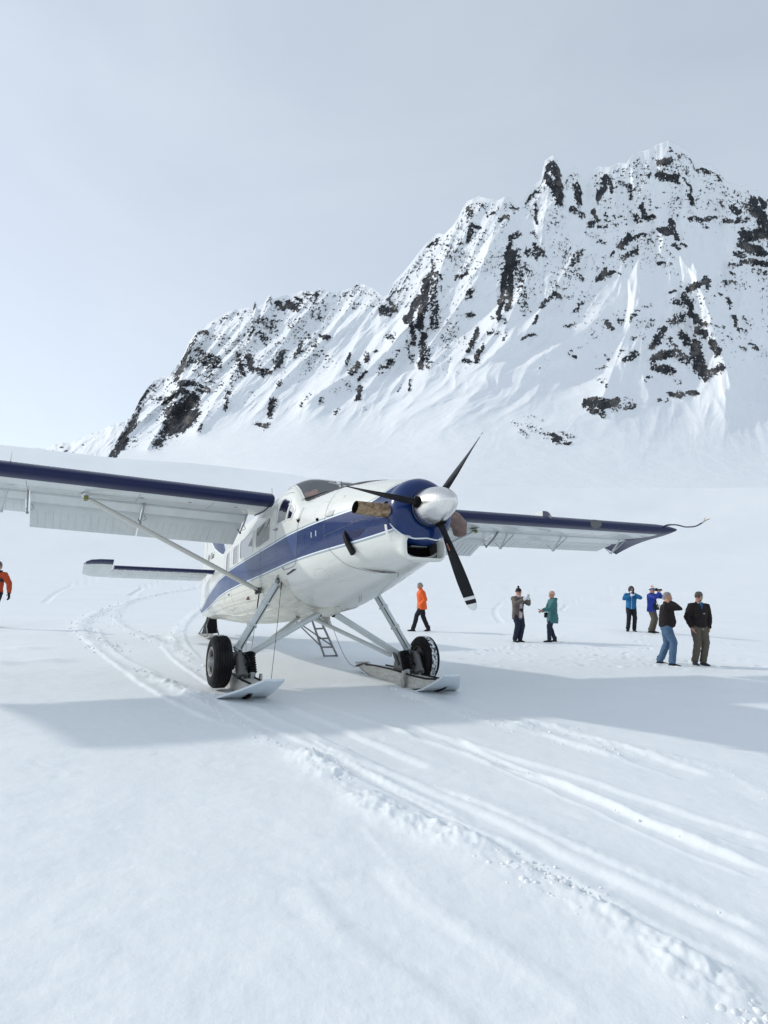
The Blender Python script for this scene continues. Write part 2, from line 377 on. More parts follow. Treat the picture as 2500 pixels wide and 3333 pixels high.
# ---------------------------------------------------------------- snow ground: tracks in metres on the glacier
TRACKS = [
    ('lump', 0.22, 0.1, [(-0.7, 6.62), (-0.48, 6.09), (-0.01, 5.05), (0.45, 4.55), (0.91, 3.9), (1.23, 3.49), (1.3, 3.26), (1.42, 2.97), (1.55, 2.69)]),
    ('ridge', 0.12, 0.024, [(0.47, 7.37), (0.97, 6.68), (1.47, 5.95), (1.83, 5.26), (2.09, 4.67), (2.4, 4.21)]),
    ('ridge', 0.1, 0.022, [(0.48, 5.65), (0.94, 5.03), (1.38, 4.19), (1.74, 3.72), (1.96, 3.35)]),
    ('groove', 0.35, 0.018, [(-0.66, 6.69), (0.45, 5.22), (0.98, 4.27), (1.4, 3.6), (1.76, 3.02)]),
    ('groove', 0.3, 0.018, [(0.18, 8.05), (0.99, 6.85), (1.62, 6.05), (2.19, 5.12), (2.64, 4.48)]),
    ('ridge', 0.08, 0.02, [(-0.71, 7.16), (0.35, 5.21), (0.9, 4.31), (1.31, 3.57), (1.75, 3.0)]),
    ('lump', 0.16, 0.035, [(1.48, 7.99), (2.12, 8.6), (2.62, 7.11), (2.98, 6.94), (3.31, 6.47), (3.29, 5.57)]),
    ('ridge', 0.15, 0.03, [(0.21, 10.48), (0.78, 9.5), (1.29, 8.99), (1.86, 8.21), (2.17, 7.04), (2.59, 6.67)]),
    ('groove', 0.2, 0.02, [(0.77, 7.43), (1.51, 5.63), (1.97, 4.6), (2.36, 4.01)]),
    ('ridge', 0.1, 0.02, [(-0.06, 4.69), (0.26, 3.66), (0.58, 3.04), (0.75, 2.77)]),
    ('groove', 0.25, 0.03, [(-0.19, 3.89), (0.04, 3.49), (0.29, 3.13), (0.49, 2.84), (0.6, 2.6)]),
    ('lump', 0.2, 0.06, [(-2.11, 9.17), (-2.75, 9.56), (-3.14, 10.2), (-3.68, 10.91), (-4.2, 11.76)]),
    ('lump', 0.22, 0.07, [(-5.58, 14.17), (-6.45, 15.66), (-8.0, 18.18), (-9.55, 21.37), (-10.66, 24.76), (-11.75, 29.91), (-12.82, 36.14), (-12.53, 47.06)]),
    ('lump', 0.18, 0.05, [(-3.09, 11.93), (-3.91, 13.77), (-4.66, 15.45), (-5.87, 17.48), (-7.85, 20.49), (-9.75, 24.53), (-11.98, 31.26), (-13.41, 37.78)]),
    ('ridge', 0.1, 0.03, [(-3.53, 11.11), (-4.45, 12.45), (-5.41, 13.97), (-6.76, 16.62), (-8.41, 20.13)]),
    ('ridge', 0.08, 0.03, [(-5.14, 15.9), (-4.1, 13.46), (-3.32, 11.85), (-2.45, 10.12)]),
    ('ridge', 0.1, 0.03, [(-3.42, 13.24), (-4.48, 15.86), (-5.82, 19.94), (-6.86, 24.04), (-8.42, 31.76)]),
    ('lump', 0.15, 0.04, [(-4.47, 14.91), (-5.77, 18.91), (-6.85, 23.24), (-8.76, 33.02)]),
    ('groove', 0.3, 0.03, [(-14.42, 28.57), (-18.1, 37.64), (-21.09, 48.67), (-25.26, 67.2), (-29.22, 109.16)]),
    ('groove', 0.35, 0.05, [(-13.38, 35.41), (-15.55, 43.76), (-18.59, 58.6), (-19.08, 71.42)]),
    ('groove', 0.35, 0.05, [(-12.58, 36.46), (-12.7, 40.15), (-12.75, 47.88)]),
    ('ridge', 0.1, 0.03, [(-7.88, 17.76), (-5.46, 13.43), (-4.01, 10.97), (-3.12, 9.47), (-2.17, 8.15), (-1.54, 7.39)]),
    ('groove', 0.4, 0.03, [(-5.4, 17.29), (-6.08, 18.74), (-6.07, 18.27)]),
    ('groove', 0.35, 0.04, [(-28.58, -345.09), (-33.89, -111.3), (-76.49, -129.4)]),
    ('lump', 0.3, 0.05, [(2.39, 517.94), (1350.7, 9150.61), (-69.78, -229.13), (-173.9, -294.27)]),
    ('groove', 0.4, 0.05, [(-5.8, 140.83), (69.5, 470.61), (-148.04, -486.1), (-541.14, -915.86)]),
    ('groove', 0.35, 0.025, [(25.69, 84.31), (18.73, 71.6), (12.89, 58.59), (8.69, 46.49), (6.88, 40.03), (5.91, 34.35), (5.16, 27.79)]),
    ('groove', 0.3, 0.04, [(16.39, 53.77), (13.47, 47.27), (10.53, 38.98)]),
    ('groove', 0.3, 0.04, [(-3.16, 50.01), (2.03, 71.44), (3.45, 73.84)]),
    ('ridge', 0.15, 0.03, [(6.8, 20.74), (8.4, 20.03), (9.47, 18.87)]),
    ('groove', 0.4, 0.03, [(20.06, 61.22), (30.12, 76.8), (88.43, 149.75)]),
    ('groove', 0.3, 0.03, [(13.12, 30.6), (15.37, 31.47), (17.71, 30.05)]),
    ('lump', 0.16, 0.035, [(-3.4, 10.69), (-2.38, 8.99), (-1.62, 7.76), (-1.04, 6.81), (-0.69, 6.56), (-0.42, 6.0)]),
    ('ridge', 0.1, 0.025, [(-2.18, 9.18), (-1.27, 7.57), (-0.5, 6.65), (0.21, 5.55), (0.72, 4.77)]),
    ('lump', 0.1, 0.035, [(0.26, 10.78), (0.43, 10.48), (0.61, 9.9), (0.88, 9.33), (1.15, 8.59), (1.54, 8.19)]),
    ('ridge', 0.09, 0.025, [(-1.3, 9.73), (-0.28, 8.39), (0.47, 7.38)]),
    ('groove', 0.4, 0.02, [(-1.48, 8.99), (-0.4, 7.34), (0.36, 6.02)]),
    ('groove', 0.4, 0.02, [(0.81, 10.31), (1.81, 8.43), (2.5, 7.14), (2.96, 6.09)]),
]

TRACKS[9] = ('ridge', .10, .007, TRACKS[9][3])
TRACKS[0] = ('lump', .19, .068, TRACKS[0][3])
TRACKS[10] = ('groove', 0.45, 0.010, TRACKS[10][3])
NT0 = len([1 for t_ in TRACKS if len([p for p in t_[3] if 0 < p[1] < 80]) > 1]) - 6
TRACKS += [('groove', 0.8, 0.05, [(-16, 49), (10, 52), (40, 47)]), ('lump', 0.8, 0.04, [(-10, 44), (15, 45), (40, 42)]),
           ('groove', 0.7, 0.06, [(-8, 38.5), (15, 39), (40, 37)]), ('groove', 1.2, 0.08, [(-5, 60), (20, 64), (60, 58)]),
           ('drift', 0.5, 0.05, [(-6.4, 12.0), (-6.0, 12.3), (-5.5, 12.3)]), ('drift', 0.4, 0.05, [(-7.0, 11.4), (-6.5, 11.6), (-6.1, 11.6)]),
           ('drift', 0.5, 0.04, [(-7.9, 14.0), (-7.4, 14.2), (-6.9, 14.2)])]
_fr = np.random.RandomState(4); PRINTS = []
def walk(x0, y0, x1, y1):
    n = int(math.hypot(x1 - x0, y1 - y0) / .55); a = math.atan2(y1 - y0, x1 - x0)
    for i in range(n):
        t_ = i / max(1, n); s_ = .13 * (-1) ** i; PRINTS.append((x0 + (x1 - x0) * t_ - s_ * math.sin(a) + .04 * _fr.randn(), y0 + (y1 - y0) * t_ + s_ * math.cos(a) + .04 * _fr.randn(), a + .15 * _fr.randn()))
for q in ((1.6, 24.1, 7, 22.6), (4.6, 21.0, 2.2, 16.5), (5.7, 21.1, 7.2, 17.2), (7.6, 16.6, 4.2, 15.0), (8.4, 16.4, 13, 17.5), (9.4, 24.4, 7.6, 19), (10.2, 24.2, 12.5, 20), (2.0, 15.6, 6.5, 16.2), (2.5, 17.5, 5.0, 20.6), (-10.9, 19.0, -9, 14), (1.2, 14.8, 3.6, 14.2), (6.8, 15.9, 8.4, 15.6)): walk(*q)
for _ in range(60): PRINTS.append((7 + 2.2 * _fr.randn(), 17 + 1.5 * _fr.randn(), _fr.rand() * 6.28))
TRACKS = [(k, w_, h_, smooth_line([p for p in L if 0 < p[1] < 80])) for k, w_, h_, L in TRACKS if len([p for p in L if 0 < p[1] < 80]) > 1]
_lr = np.log(np.array([1.0, 20, 30, 50, 100, 200, 500, 1200, 1201, 30000]))
_lz = np.array([0, 0, 0.2, 1.15, 5.0, 16, 62, 205, 205, 205.])
_tx = np.linspace(0, math.log(30000), 2000); _tz = np.interp(_tx, _lr, _lz / np.exp(_lr) )
_ker = np.exp(-np.linspace(-2, 2, 61) ** 2); _ker /= _ker.sum()
_tz = np.convolve(np.pad(_tz, 30, mode='edge'), _ker, 'valid')
def rise(r, az):
    """height of the glacier at distance r; az in radians, right positive"""
    z = np.interp(np.log(np.maximum(r, 1.0)), _tx, _tz) * r
    lim = np.minimum(z, 210)
    fwd = sstep(-0.35, 0.35, np.cos(az))
    e = 1.0 + 0.16 * np.clip(az / 0.5, -1.2, 1.2) * 0 - 0.10 * sstep(0.0, 0.6, az) 
    return lim * fwd * e
def ground_z(x, y, fine=True):
    x = np.asarray(x, dtype=float); y = np.asarray(y, dtype=float)
    r = np.hypot(x, y); az = np.arctan2(x, y)
    z = rise(r, az)
    z = z + 0.22 * np.exp(-((x - 9.6) ** 2 + (y - 25.5) ** 2) / 22.0)
    near = 1 - sstep(60, 400, r)
    keep = 1 - 0.85 * np.exp(-((x + 0.5) ** 2 + (y - 11.0) ** 2) / 9.0)
    z = z + near * keep * (0.036 * fbm(x / 2.6, y / 2.6, 3, 1) + 0.015 * fbm(x / 0.7 + 0.3 * y, y / 0.5, 3, 5) * (1 - sstep(8, 25, r)))
    z = z + sstep(30, 90, r) * (1 - 0.6 * sstep(900, 2500, r)) * r * 0.006 * (1 - .55 * sstep(300, 1000, r)) * fbm(x / (28 + 0.10 * r), y / (28 + 0.10 * r), 4, 9)
    # a few soft mounds along the upper edge of the glacier, left
    for (ax, rr, wd, h) in ((-0.335, 1050, 60, 3), (-0.27, 1120, 75, 4), (-0.45, 1000, 70, 2)):
        cx, cy = rr * math.sin(ax), rr * math.cos(ax)
        z = z + h * np.exp(-((x - cx) ** 2 + ((y - cy) * .8) ** 2) / wd ** 2)
    if fine:
        z = z + 0.0038 * fbm(x * 8, y * 8, 4, 21, .65) * (1 - sstep(6, 14, r))
        z = z - 0.02 * np.clip(ridged(x / 1.3 + 0.4 * fbm(x, y, 2, 30), y / 0.55, 2, 33) - 0.72, 0, 1) * (1 - sstep(12, 30, r))
        for fx, fy, fa in PRINTS:
            sel = (np.abs(x - fx) < .45) & (np.abs(y - fy) < .45)
            if not sel.any(): continue
            ux = (x[sel] - fx) * math.cos(fa) + (y[sel] - fy) * math.sin(fa); uy = -(x[sel] - fx) * math.sin(fa) + (y[sel] - fy) * math.cos(fa); q = np.sqrt((ux / .17) ** 2 + (uy / .075) ** 2)
            z[sel] += -0.03 * (1 - sstep(.6, 1.1, q)) + .013 * np.exp(-((q - 1.35) / .3) ** 2)
        for k, w_, h_, L in TRACKS:
            xs = [p[0] for p in L]; ys = [p[1] for p in L]; g = w_ * 3 + .3
            sel = (x > min(xs) - g) & (x < max(xs) + g) & (y > min(ys) - g) & (y < max(ys) + g)
            if not sel.any(): continue
            sx, sy = x[sel], y[sel]
            d, al = seg_dist(sx, sy, L); 
            d = d + 0.25 * w_ * fbm(al / 0.9, al * 0 + w_ * 40, 3, 3)
            tot = al.max() + 1e-6; end = sstep(0, 0.06, al / tot) * sstep(0, 0.06, 1 - al / tot) if k != 'drift' else sstep(0, .5, al / tot) * sstep(0, .5, 1 - al / tot)
            if k == 'lump':
                p = np.exp(-(d / w_) ** 2) * h_ * 0.55
                lum = ridged(sx / 0.22, sy / 0.22, 3, 14) * 0.5 + fbm(sx / 0.09, sy / 0.09, 3, 17) * 0.5
                p = p + np.exp(-(d / (w_ * 0.8)) ** 2) * h_ * 0.9 * np.clip(lum, -0.2, 1)
                brk = 0.35 + 0.65 * sstep(-0.25, 0.25, fbm(al / 0.8, al * 0 + 3.3, 3, 8))
                p = p * brk
            elif k == 'ridge':
                p = h_ * (np.exp(-(np.maximum(d, 0) / (w_ * 0.35)) ** 2) * (d >= 0) + np.exp(-(np.minimum(d, 0) / (w_ * 1.2)) ** 2) * (d < 0))
                p = p * (0.6 + 0.6 * fbm(al / 0.5, al * 0 + 7.7, 3, 12) + 0.2) + 0.2 * h_ * fbm(sx / 0.06, sy / 0.06, 2, 19) * np.exp(-(d / w_) ** 2)
            elif k == 'drift':
                p = h_ * (np.exp(-(np.maximum(d, 0) / (w_ * 0.2)) ** 2) * (d >= 0) + np.exp(-(np.minimum(d, 0) / w_) ** 2) * (d < 0))
            else:
                q = np.abs(d) / (w_ * 0.5)
                p = -h_ * (1 - sstep(0.6, 1.05, q)) + h_ * 0.45 * np.exp(-((q - 1.2) / 0.25) ** 2) + 0.06 * h_ * perlin(d / (w_ * 0.2), al / 6, 2)  * (q < 1)
            z[sel] += p * end
        # packed troughs left by the skis behind and just before the aircraft
    return z

az = np.concatenate([np.linspace(-pi, -0.72, 60)[:-1], np.linspace(-0.72, 0.72, 640), np.linspace(0.72, pi, 60)[1:]])
rr = np.concatenate([np.linspace(0.02, 1.9, 8)[:-1], 1.9 * np.exp(np.linspace(0, math.log(28000 / 1.9), 760) )])
# spend more rows on the first 60 m
tt = np.linspace(0, 1, 640); rr = np.concatenate([np.linspace(0.02, 1.9, 8)[:-1], 1.9 * np.exp(math.log(45 / 1.9) * tt), 45 * np.exp(np.linspace(0, math.log(28000 / 45), 110))[1:]])
A, Rr = np.meshgrid(az, rr)
gx, gy = Rr * np.sin(A), Rr * np.cos(A)
gz = ground_z(gx, gy)
g, _ = gridmesh('snow_ground', np.stack([gx, gy, gz], -1)[:, ::-1], M['snow'])
tag(g, kind='structure')
def gz1(x, y): return float(ground_z(np.array([x]), np.array([y]), True)[0])

# loose chunks of snow thrown up beside the tracks
def snow_chunks():
    ico = bmesh.new(); bmesh.ops.create_icosphere(ico, subdivisions=2, radius=1.0)
    bv = np.array([v.co[:] for v in ico.verts]); bf = np.array([[v.index for v in f_.verts] for f_ in ico.faces]); ico.free()
    V = []; F = []; n = 0; rg = np.random.RandomState(5)
    spec = [(0, 1700, 0.006, 0.030, 0.16), (11, 220, 0.012, 0.04, .2), (12, 900, 0.014, 0.06, .45), (13, 700, 0.012, 0.045, .3), (17, 260, 0.012, 0.04, .25), (NT0, 420, .008, .03, .16), (NT0 + 2, 320, .007, .026, .14), (1, 60, 0.006, 0.016, .12), (6, 160, 0.006, 0.018, .22), (2, 40, 0.005, 0.014, .1), (7, 80, .01, .03, .2)]
    for ti, cnt, s0, s1, wd in spec:
        L = TRACKS[ti][3]; seg = [math.dist(a, b) for a, b in zip(L[:-1], L[1:])]; cum = np.cumsum([0] + seg)
        for _ in range(cnt):
            s = rg.rand() * cum[-1]
            if ti == 0 and perlin(np.array([s * 1.1]), np.array([2.2]), 4)[0] < -0.15: continue
            i = min(np.searchsorted(cum, s) - 1, len(seg) - 1); i = max(i, 0); t_ = (s - cum[i]) / seg[i]
            a, b = L[i], L[i + 1]; nx, ny = (b[1] - a[1]) / seg[i], -(b[0] - a[0]) / seg[i]
            o = rg.randn() * wd * 0.55
            x = a[0] + (b[0] - a[0]) * t_ + nx * o; y = a[1] + (b[1] - a[1]) * t_ + ny * o
            if y < 1.5: continue
            sz = s0 + (s1 - s0) * rg.rand() ** 2.2
            if abs(o) > wd * .7: sz *= 0.5
            R = Matrix.Rotation(rg.rand() * 6.28, 3, Vector(rg.randn(3)).normalized())
            sc = np.array([1, 0.7 + .4 * rg.rand(), 0.55 + .3 * rg.rand()]) * sz
            p = np.sign(bv) * np.abs(bv) ** (.6 + .5 * rg.rand()) * (1 + 0.20 * rg.randn(len(bv), 1) * 0.5)
            p = (p * sc) @ np.array(R.transposed())
            V.append(p + np.array([x, y, gz1(x, y) + sz * 0.12])); F.append(bf + n); n += len(bv)
    V = np.concatenate(V); F = np.concatenate(F)
    me = bpy.data.meshes.new('snow_chunks'); me.from_pydata(V.tolist(), [], F.tolist()); me.materials.append(M['chunk'])
    me.polygons.foreach_set('use_smooth', np.ones(len(me.polygons), dtype=bool)); me.update()
    o = link(bpy.data.objects.new('snow_chunks', me))
    tag(o, 'broken white snow lumps ploughed up along the ski tracks', 'snow', kind='stuff')
snow_chunks()

# ---------------------------------------------------------------- mountains (crest, foot and rock tables traced in image pixels u, v)
def ray(u, v):
    """unit-depth direction for image pixel column u and row v, from the camera"""
    u = np.asarray(u, float); v = np.asarray(v, float)
    a = (u - 1250) / FPX; b = -(v - 1666.5) / FPX
    return np.stack([a * RIGHT[i] + b * UP[i] + FWD[i] for i in range(3)], -1)
CREST = [(335,1500),(350,1492),(375,1440),(400,1400),(415,1360),(430,1350),(455,1300),(475,1268),(500,1240),(520,1228),(550,1222),(575,1190),(600,1150),(618,1110),(640,1078),(665,1062),(700,1040),(740,1015),(775,1006),(800,1002),(822,1000),(830,978),(840,1000),(860,985),(880,955),(890,975),(915,962),(940,960),(962,955),(985,944),(1020,950),(1040,934),(1055,945),(1080,950),(1115,945),(1150,935),(1160,916),(1175,922),(1200,930),(1225,945),(1245,965),(1262,960),(1280,920),(1310,890),(1350,840),(1380,800),(1400,780),(1415,765),(1430,757),(1445,763),(1470,740),(1490,710),(1505,680),(1520,655),(1545,645),(1560,638),(1590,645),(1625,650),(1640,640),(1665,644),(1680,662),(1700,655),(1715,635),(1730,610),(1755,590),(1768,560),(1773,525),(1790,510),(1802,505),(1815,520),(1828,545),(1838,575),(1848,560),(1862,542),(1880,548),(1895,580),(1905,592),(1925,560),(1950,541),(1990,542),(2010,530),(2040,530),(2060,503),(2080,495),(2110,488),(2140,470),(2178,458),(2200,468),(2235,485),(2255,508),(2262,535),(2285,528),(2310,535),(2340,555),(2362,590),(2390,600),(2415,608),(2432,600),(2450,622),(2468,618),(2490,640),(2500,630),(2540,660),(2600,640),(2700,600),(2800,640),(2950,760),(3100,900)]
FOOT = [(335,1502),(600,1490),(900,1480),(1200,1530),(1500,1590),(1800,1622),(2200,1648),(2500,1668),(3100,1700)]
# rock outcrops: pixel origin and scale of each image crop, then traced strokes x0 y0 x1 y1 width density
CROPS = {'a': (300, 850, .6028), 'b': (1200, 500, .42195), 'c': (1800, 400, .4972), 'd': (0, 0, 1.0)}
ROCK = dict(
a="""110 1050 180 960 35 .95;160 960 230 860 30 .95;230 860 280 720 18 .7;280 720 310 680 20 .6;300 740 400 760 30 .45;350 990 420 900 40 .7;420 900 520 840 70 .98;430 820 540 760 60 .95;400 760 470 700 30 .8;480 700 560 740 30 .9;470 660 560 660 20 .9;570 690 620 690 30 .7;450 640 490 560 25 .8;490 550 560 410 18 .75;520 540 680 540 40 .6;600 500 680 560 35 .7;660 560 650 640 30 .5;560 470 600 520 20 .5;580 380 620 390 15 .8;640 400 670 420 20 .4;700 400 760 440 40 .4;700 440 740 480 30 .35;780 500 810 600 22 .85;850 510 860 590 25 .85;800 560 770 640 30 .5;870 330 850 430 18 .5;900 320 960 340 40 .6;900 390 940 430 35 .6;980 290 1000 400 20 .5;870 250 885 220 15 .9;940 220 975 190 20 .5;1000 230 1030 250 25 .9;1060 230 1100 250 30 .9;1100 200 1130 210 18 .8;1150 165 1210 180 25 .9;1235 150 1290 165 20 .8;1160 215 1200 220 20 .5;1190 290 1240 310 30 .5;1000 560 1030 490 25 .9;960 600 1000 560 20 .6;900 590 940 600 30 .8;1100 510 1130 440 25 .7;1065 340 1110 330 35 .45;1090 390 1110 350 25 .4;960 830 980 750 25 .85;900 880 940 890 25 .8;1000 690 1020 640 12 .6;720 800 735 700 18 .7;740 720 770 640 20 .4;575 920 590 880 8 .7;1240 410 1270 410 15 .9;1190 460 1200 460 10 .8;1360 170 1430 120 20 .7;1410 160 1432 120 8 .95;1430 170 1560 200 30 .35;1400 240 1520 240 30 .4;1570 270 1640 250 30 .8;1600 200 1640 150 18 .6;1400 600 1440 560 25 .8;1440 640 1480 590 15 .85;1430 750 1450 680 22 .9;1370 560 1390 510 15 .8;1480 500 1490 540 15 .7;1560 570 1620 540 30 .5;1600 400 1620 420 25 .6;1130 780 1170 720 12 .5;1230 760 1240 740 12 .7;1300 690 1320 700 15 .4;1310 820 1330 800 14 .7;1380 660 1400 690 20 .5;330 980 400 940 20 .5;500 900 560 820 30 .9;620 580 640 660 25 .5""",
b="""1370 180 1400 60 25 .97;1440 70 1480 330 40 .88;1390 200 1450 330 35 .88;1460 330 1480 370 20 .9;1560 130 1590 110 20 .8;1540 180 1530 270 15 .6;1600 250 1630 380 40 .9;1560 420 1640 480 40 .7;1215 380 1280 300 20 .8;1290 400 1300 540 18 .9;1270 600 1300 640 15 .7;450 700 520 680 30 .8;600 740 740 760 50 .45;620 800 700 820 50 .5;760 390 790 480 40 .7;780 550 860 570 20 .9;790 590 770 660 35 .8;690 680 720 685 10 .9;890 410 910 490 20 .5;940 470 970 460 15 .8;1010 510 1060 490 25 .8;1110 420 1140 430 25 .6;960 750 1040 850 90 .27;850 850 1000 900 100 .24;1100 650 1160 620 30 .8;1090 690 1000 1280 28 .97;1110 760 1080 1190 35 .95;1050 1290 960 1270 25 .6;1130 750 1200 1200 60 .58;1200 860 1260 940 40 .6;1220 760 1340 760 50 .7;1280 700 1300 800 30 .8;1370 820 1400 900 35 .35;1200 1000 1280 1080 40 .4;490 830 500 930 15 .7;440 1000 470 940 25 .7;450 990 390 1340 45 .95;390 1100 290 1290 35 .95;520 930 560 960 20 .7;500 960 510 1340 50 .65;470 1150 530 1250 40 .6;330 1300 350 1460 30 .75;420 1400 400 1650 35 .8;300 1450 340 1600 25 .6;450 1480 460 1640 40 .6;260 1030 300 1050 20 .6;110 1190 170 1230 30 .8;160 1110 180 1180 20 .7;670 970 750 920 18 .9;750 1080 800 1060 20 .9;760 1120 790 1090 18 .7;770 1240 800 1240 20 .8;640 1100 720 1250 60 .22;770 1520 840 1360 28 .92;830 1600 880 1480 30 .85;730 1600 790 1610 20 .7;930 1390 1000 1380 30 .6;1060 1370 1040 1430 12 .6;40 1540 60 1520 14 .8;100 1640 190 1600 25 .7;310 1820 325 1740 12 .85;235 1840 245 1790 7 .8;1280 1300 1300 1260 18 .9;1190 1420 1280 1390 15 .8;1330 1180 1420 1090 30 .7;1440 1080 1470 1110 20 .8;1520 1330 1590 1320 20 .6;1310 1660 1380 1580 15 .3;1580 1550 1600 1560 8 .9;1560 850 1640 760 25 .6;1600 950 1650 960 25 .5;1580 1230 1640 1160 10 .7;160 1420 200 1400 25 .5;80 1700 140 1660 20 .5;230 1500 220 1560 15 .5;600 1180 700 1320 50 .2;350 880 300 960 25 .4;560 780 540 900 30 .4""",
c="""20 260 40 520 35 .9;310 480 340 360 35 .88;380 370 380 440 25 .85;290 520 310 480 15 .9;440 390 530 430 35 .55;510 450 510 500 25 .7;620 340 625 345 20 .8;700 260 770 250 35 .97;700 340 810 370 45 .92;770 140 765 180 10 .8;830 210 910 230 30 .6;930 280 950 330 15 .9;880 370 900 450 20 .6;890 470 915 530 22 .95;830 290 880 320 20 .5;980 300 1010 320 30 .85;1060 310 1110 360 35 .8;1100 520 1120 550 15 .8;1170 560 1210 580 35 .9;1180 510 1250 530 40 .5;1240 450 1300 470 40 .35;1310 530 1390 660 60 .95;1360 490 1390 540 30 .95;1210 640 1270 630 25 .7;900 630 1060 630 22 .75;970 660 1010 680 20 .6;1130 640 1170 640 20 .9;1250 740 1400 720 60 .95;1240 800 1350 840 45 .95;1200 860 1260 870 25 .8;1230 910 1400 920 30 .9;1380 850 1408 860 25 .95;1150 930 1210 930 20 .7;1170 980 1190 1000 15 .8;1120 1040 1190 1050 25 .7;1300 960 1400 990 20 .6;580 540 600 620 30 .85;530 610 560 640 25 .8;620 640 670 610 20 .8;680 550 700 550 12 .6;350 600 370 640 20 .6;390 650 430 670 15 .6;440 620 445 620 12 .6;700 690 740 720 25 .95;770 640 820 760 25 .95;740 700 800 720 25 .8;790 800 820 820 15 .9;850 800 870 810 12 .9;260 580 280 620 20 .9;240 660 290 640 30 .8;310 680 340 680 20 .7;300 780 340 790 18 .8;220 720 280 740 20 .5;440 810 500 740 25 .95;500 750 610 740 22 .9;460 880 550 840 28 .85;380 870 400 840 12 .8;290 1030 340 960 20 .95;310 1020 380 980 25 .9;380 980 430 985 12 .8;690 930 730 920 15 .8;600 860 680 830 18 .3;100 950 210 830 25 .55;130 880 160 850 20 .7;160 1000 200 1010 20 .6;880 1090 1010 1030 30 .97;1000 1040 1020 1080 20 .9;760 1110 800 1090 12 .95;860 1130 900 1200 30 .85;800 1170 900 1180 40 .65;900 1250 990 1320 35 .85;780 1300 860 1260 50 .7;650 1460 720 1360 35 .85;600 1320 680 1300 50 .4;840 1380 880 1430 40 .8;940 1350 1000 1390 30 .9;930 1450 980 1640 50 .95;1040 1430 1080 1500 35 .92;660 1540 760 1510 40 .92;660 1600 780 1620 35 .9;800 1500 880 1560 50 .7;1000 1660 1100 1600 40 .8;920 1500 930 1600 30 .9;760 1430 800 1460 40 .6;350 1300 380 1340 25 .85;430 1300 460 1300 15 .7;510 1280 540 1260 20 .8;540 1225 640 1200 15 .5;520 1410 540 1410 12 .7;430 1520 450 1490 20 .5;470 1550 550 1510 30 .8;100 1510 280 1400 12 .4;140 1525 150 1525 10 .9;250 1370 270 1360 10 .5;340 1520 360 1550 12 .6;290 1610 350 1600 14 .6;280 1680 350 1690 15 .5;350 1720 360 1720 8 .8;220 1830 330 1830 45 .88;340 1850 420 1820 40 .88;250 1880 330 1900 30 .8;400 1870 530 1850 35 .6;450 1800 520 1820 20 .4;760 1780 840 1780 22 .9;870 1770 945 1770 18 .9;700 1810 740 1820 15 .7;600 1680 640 1670 15 .7;780 1660 830 1700 30 .4;1080 1110 1100 1120 15 .7;1140 1150 1170 1200 20 .8;1180 1270 1200 1330 20 .95;1210 1350 1270 1360 8 .8;1080 1330 1110 1330 15 .5;1140 1390 1160 1395 12 .5;1250 1270 1290 1330 8 .6;1230 1470 1260 1480 15 .6;1280 1450 1340 1480 15 .7;0 2080 30 2080 12 .9;60 2030 120 2050 25 .5;80 2100 120 2090 15 .7;0 1120 40 1130 20 .8;80 1140 120 1140 18 .5;150 1240 180 1170 10 .7;90 1330 140 1330 15 .6;480 300 530 320 30 .4;740 460 860 480 50 .25""",
d="""1675 1375 1710 1420 14 .5;1720 1385 1830 1440 14 .45;1790 1410 1850 1445 10 .7;1700 1350 1760 1370 10 .3""")
def rockmask(u, v):
    D = np.zeros(u.shape)
    for k, txt in ROCK.items():
        ox, oy, sc = CROPS[k]
        for st in txt.split(';'):
            a = [float(t_) for t_ in st.split()]
            x0, y0, x1, y1 = ox + a[0] * sc, oy + a[1] * sc, ox + a[2] * sc, oy + a[3] * sc; wd = a[4] * sc * 0.62 + 2.0; g = wd * 3.2
            sel = (u > min(x0, x1) - g) & (u < max(x0, x1) + g) & (v > min(y0, y1) - g) & (v < max(y0, y1) + g)
            if not sel.any(): continue
            d, _ = seg_dist(u[sel], v[sel], [(x0, y0), (x1, y1)])
            q = np.abs(d) / wd; D[sel] = np.maximum(D[sel], a[5] * (1 - sstep(0.35, 1.7, q)) ) + 0.10 * a[5] * np.exp(-(q / 2.0) ** 2)
    return D
def pl(T, x): return np.interp(x, [p[0] for p in T], [p[1] for p in T])

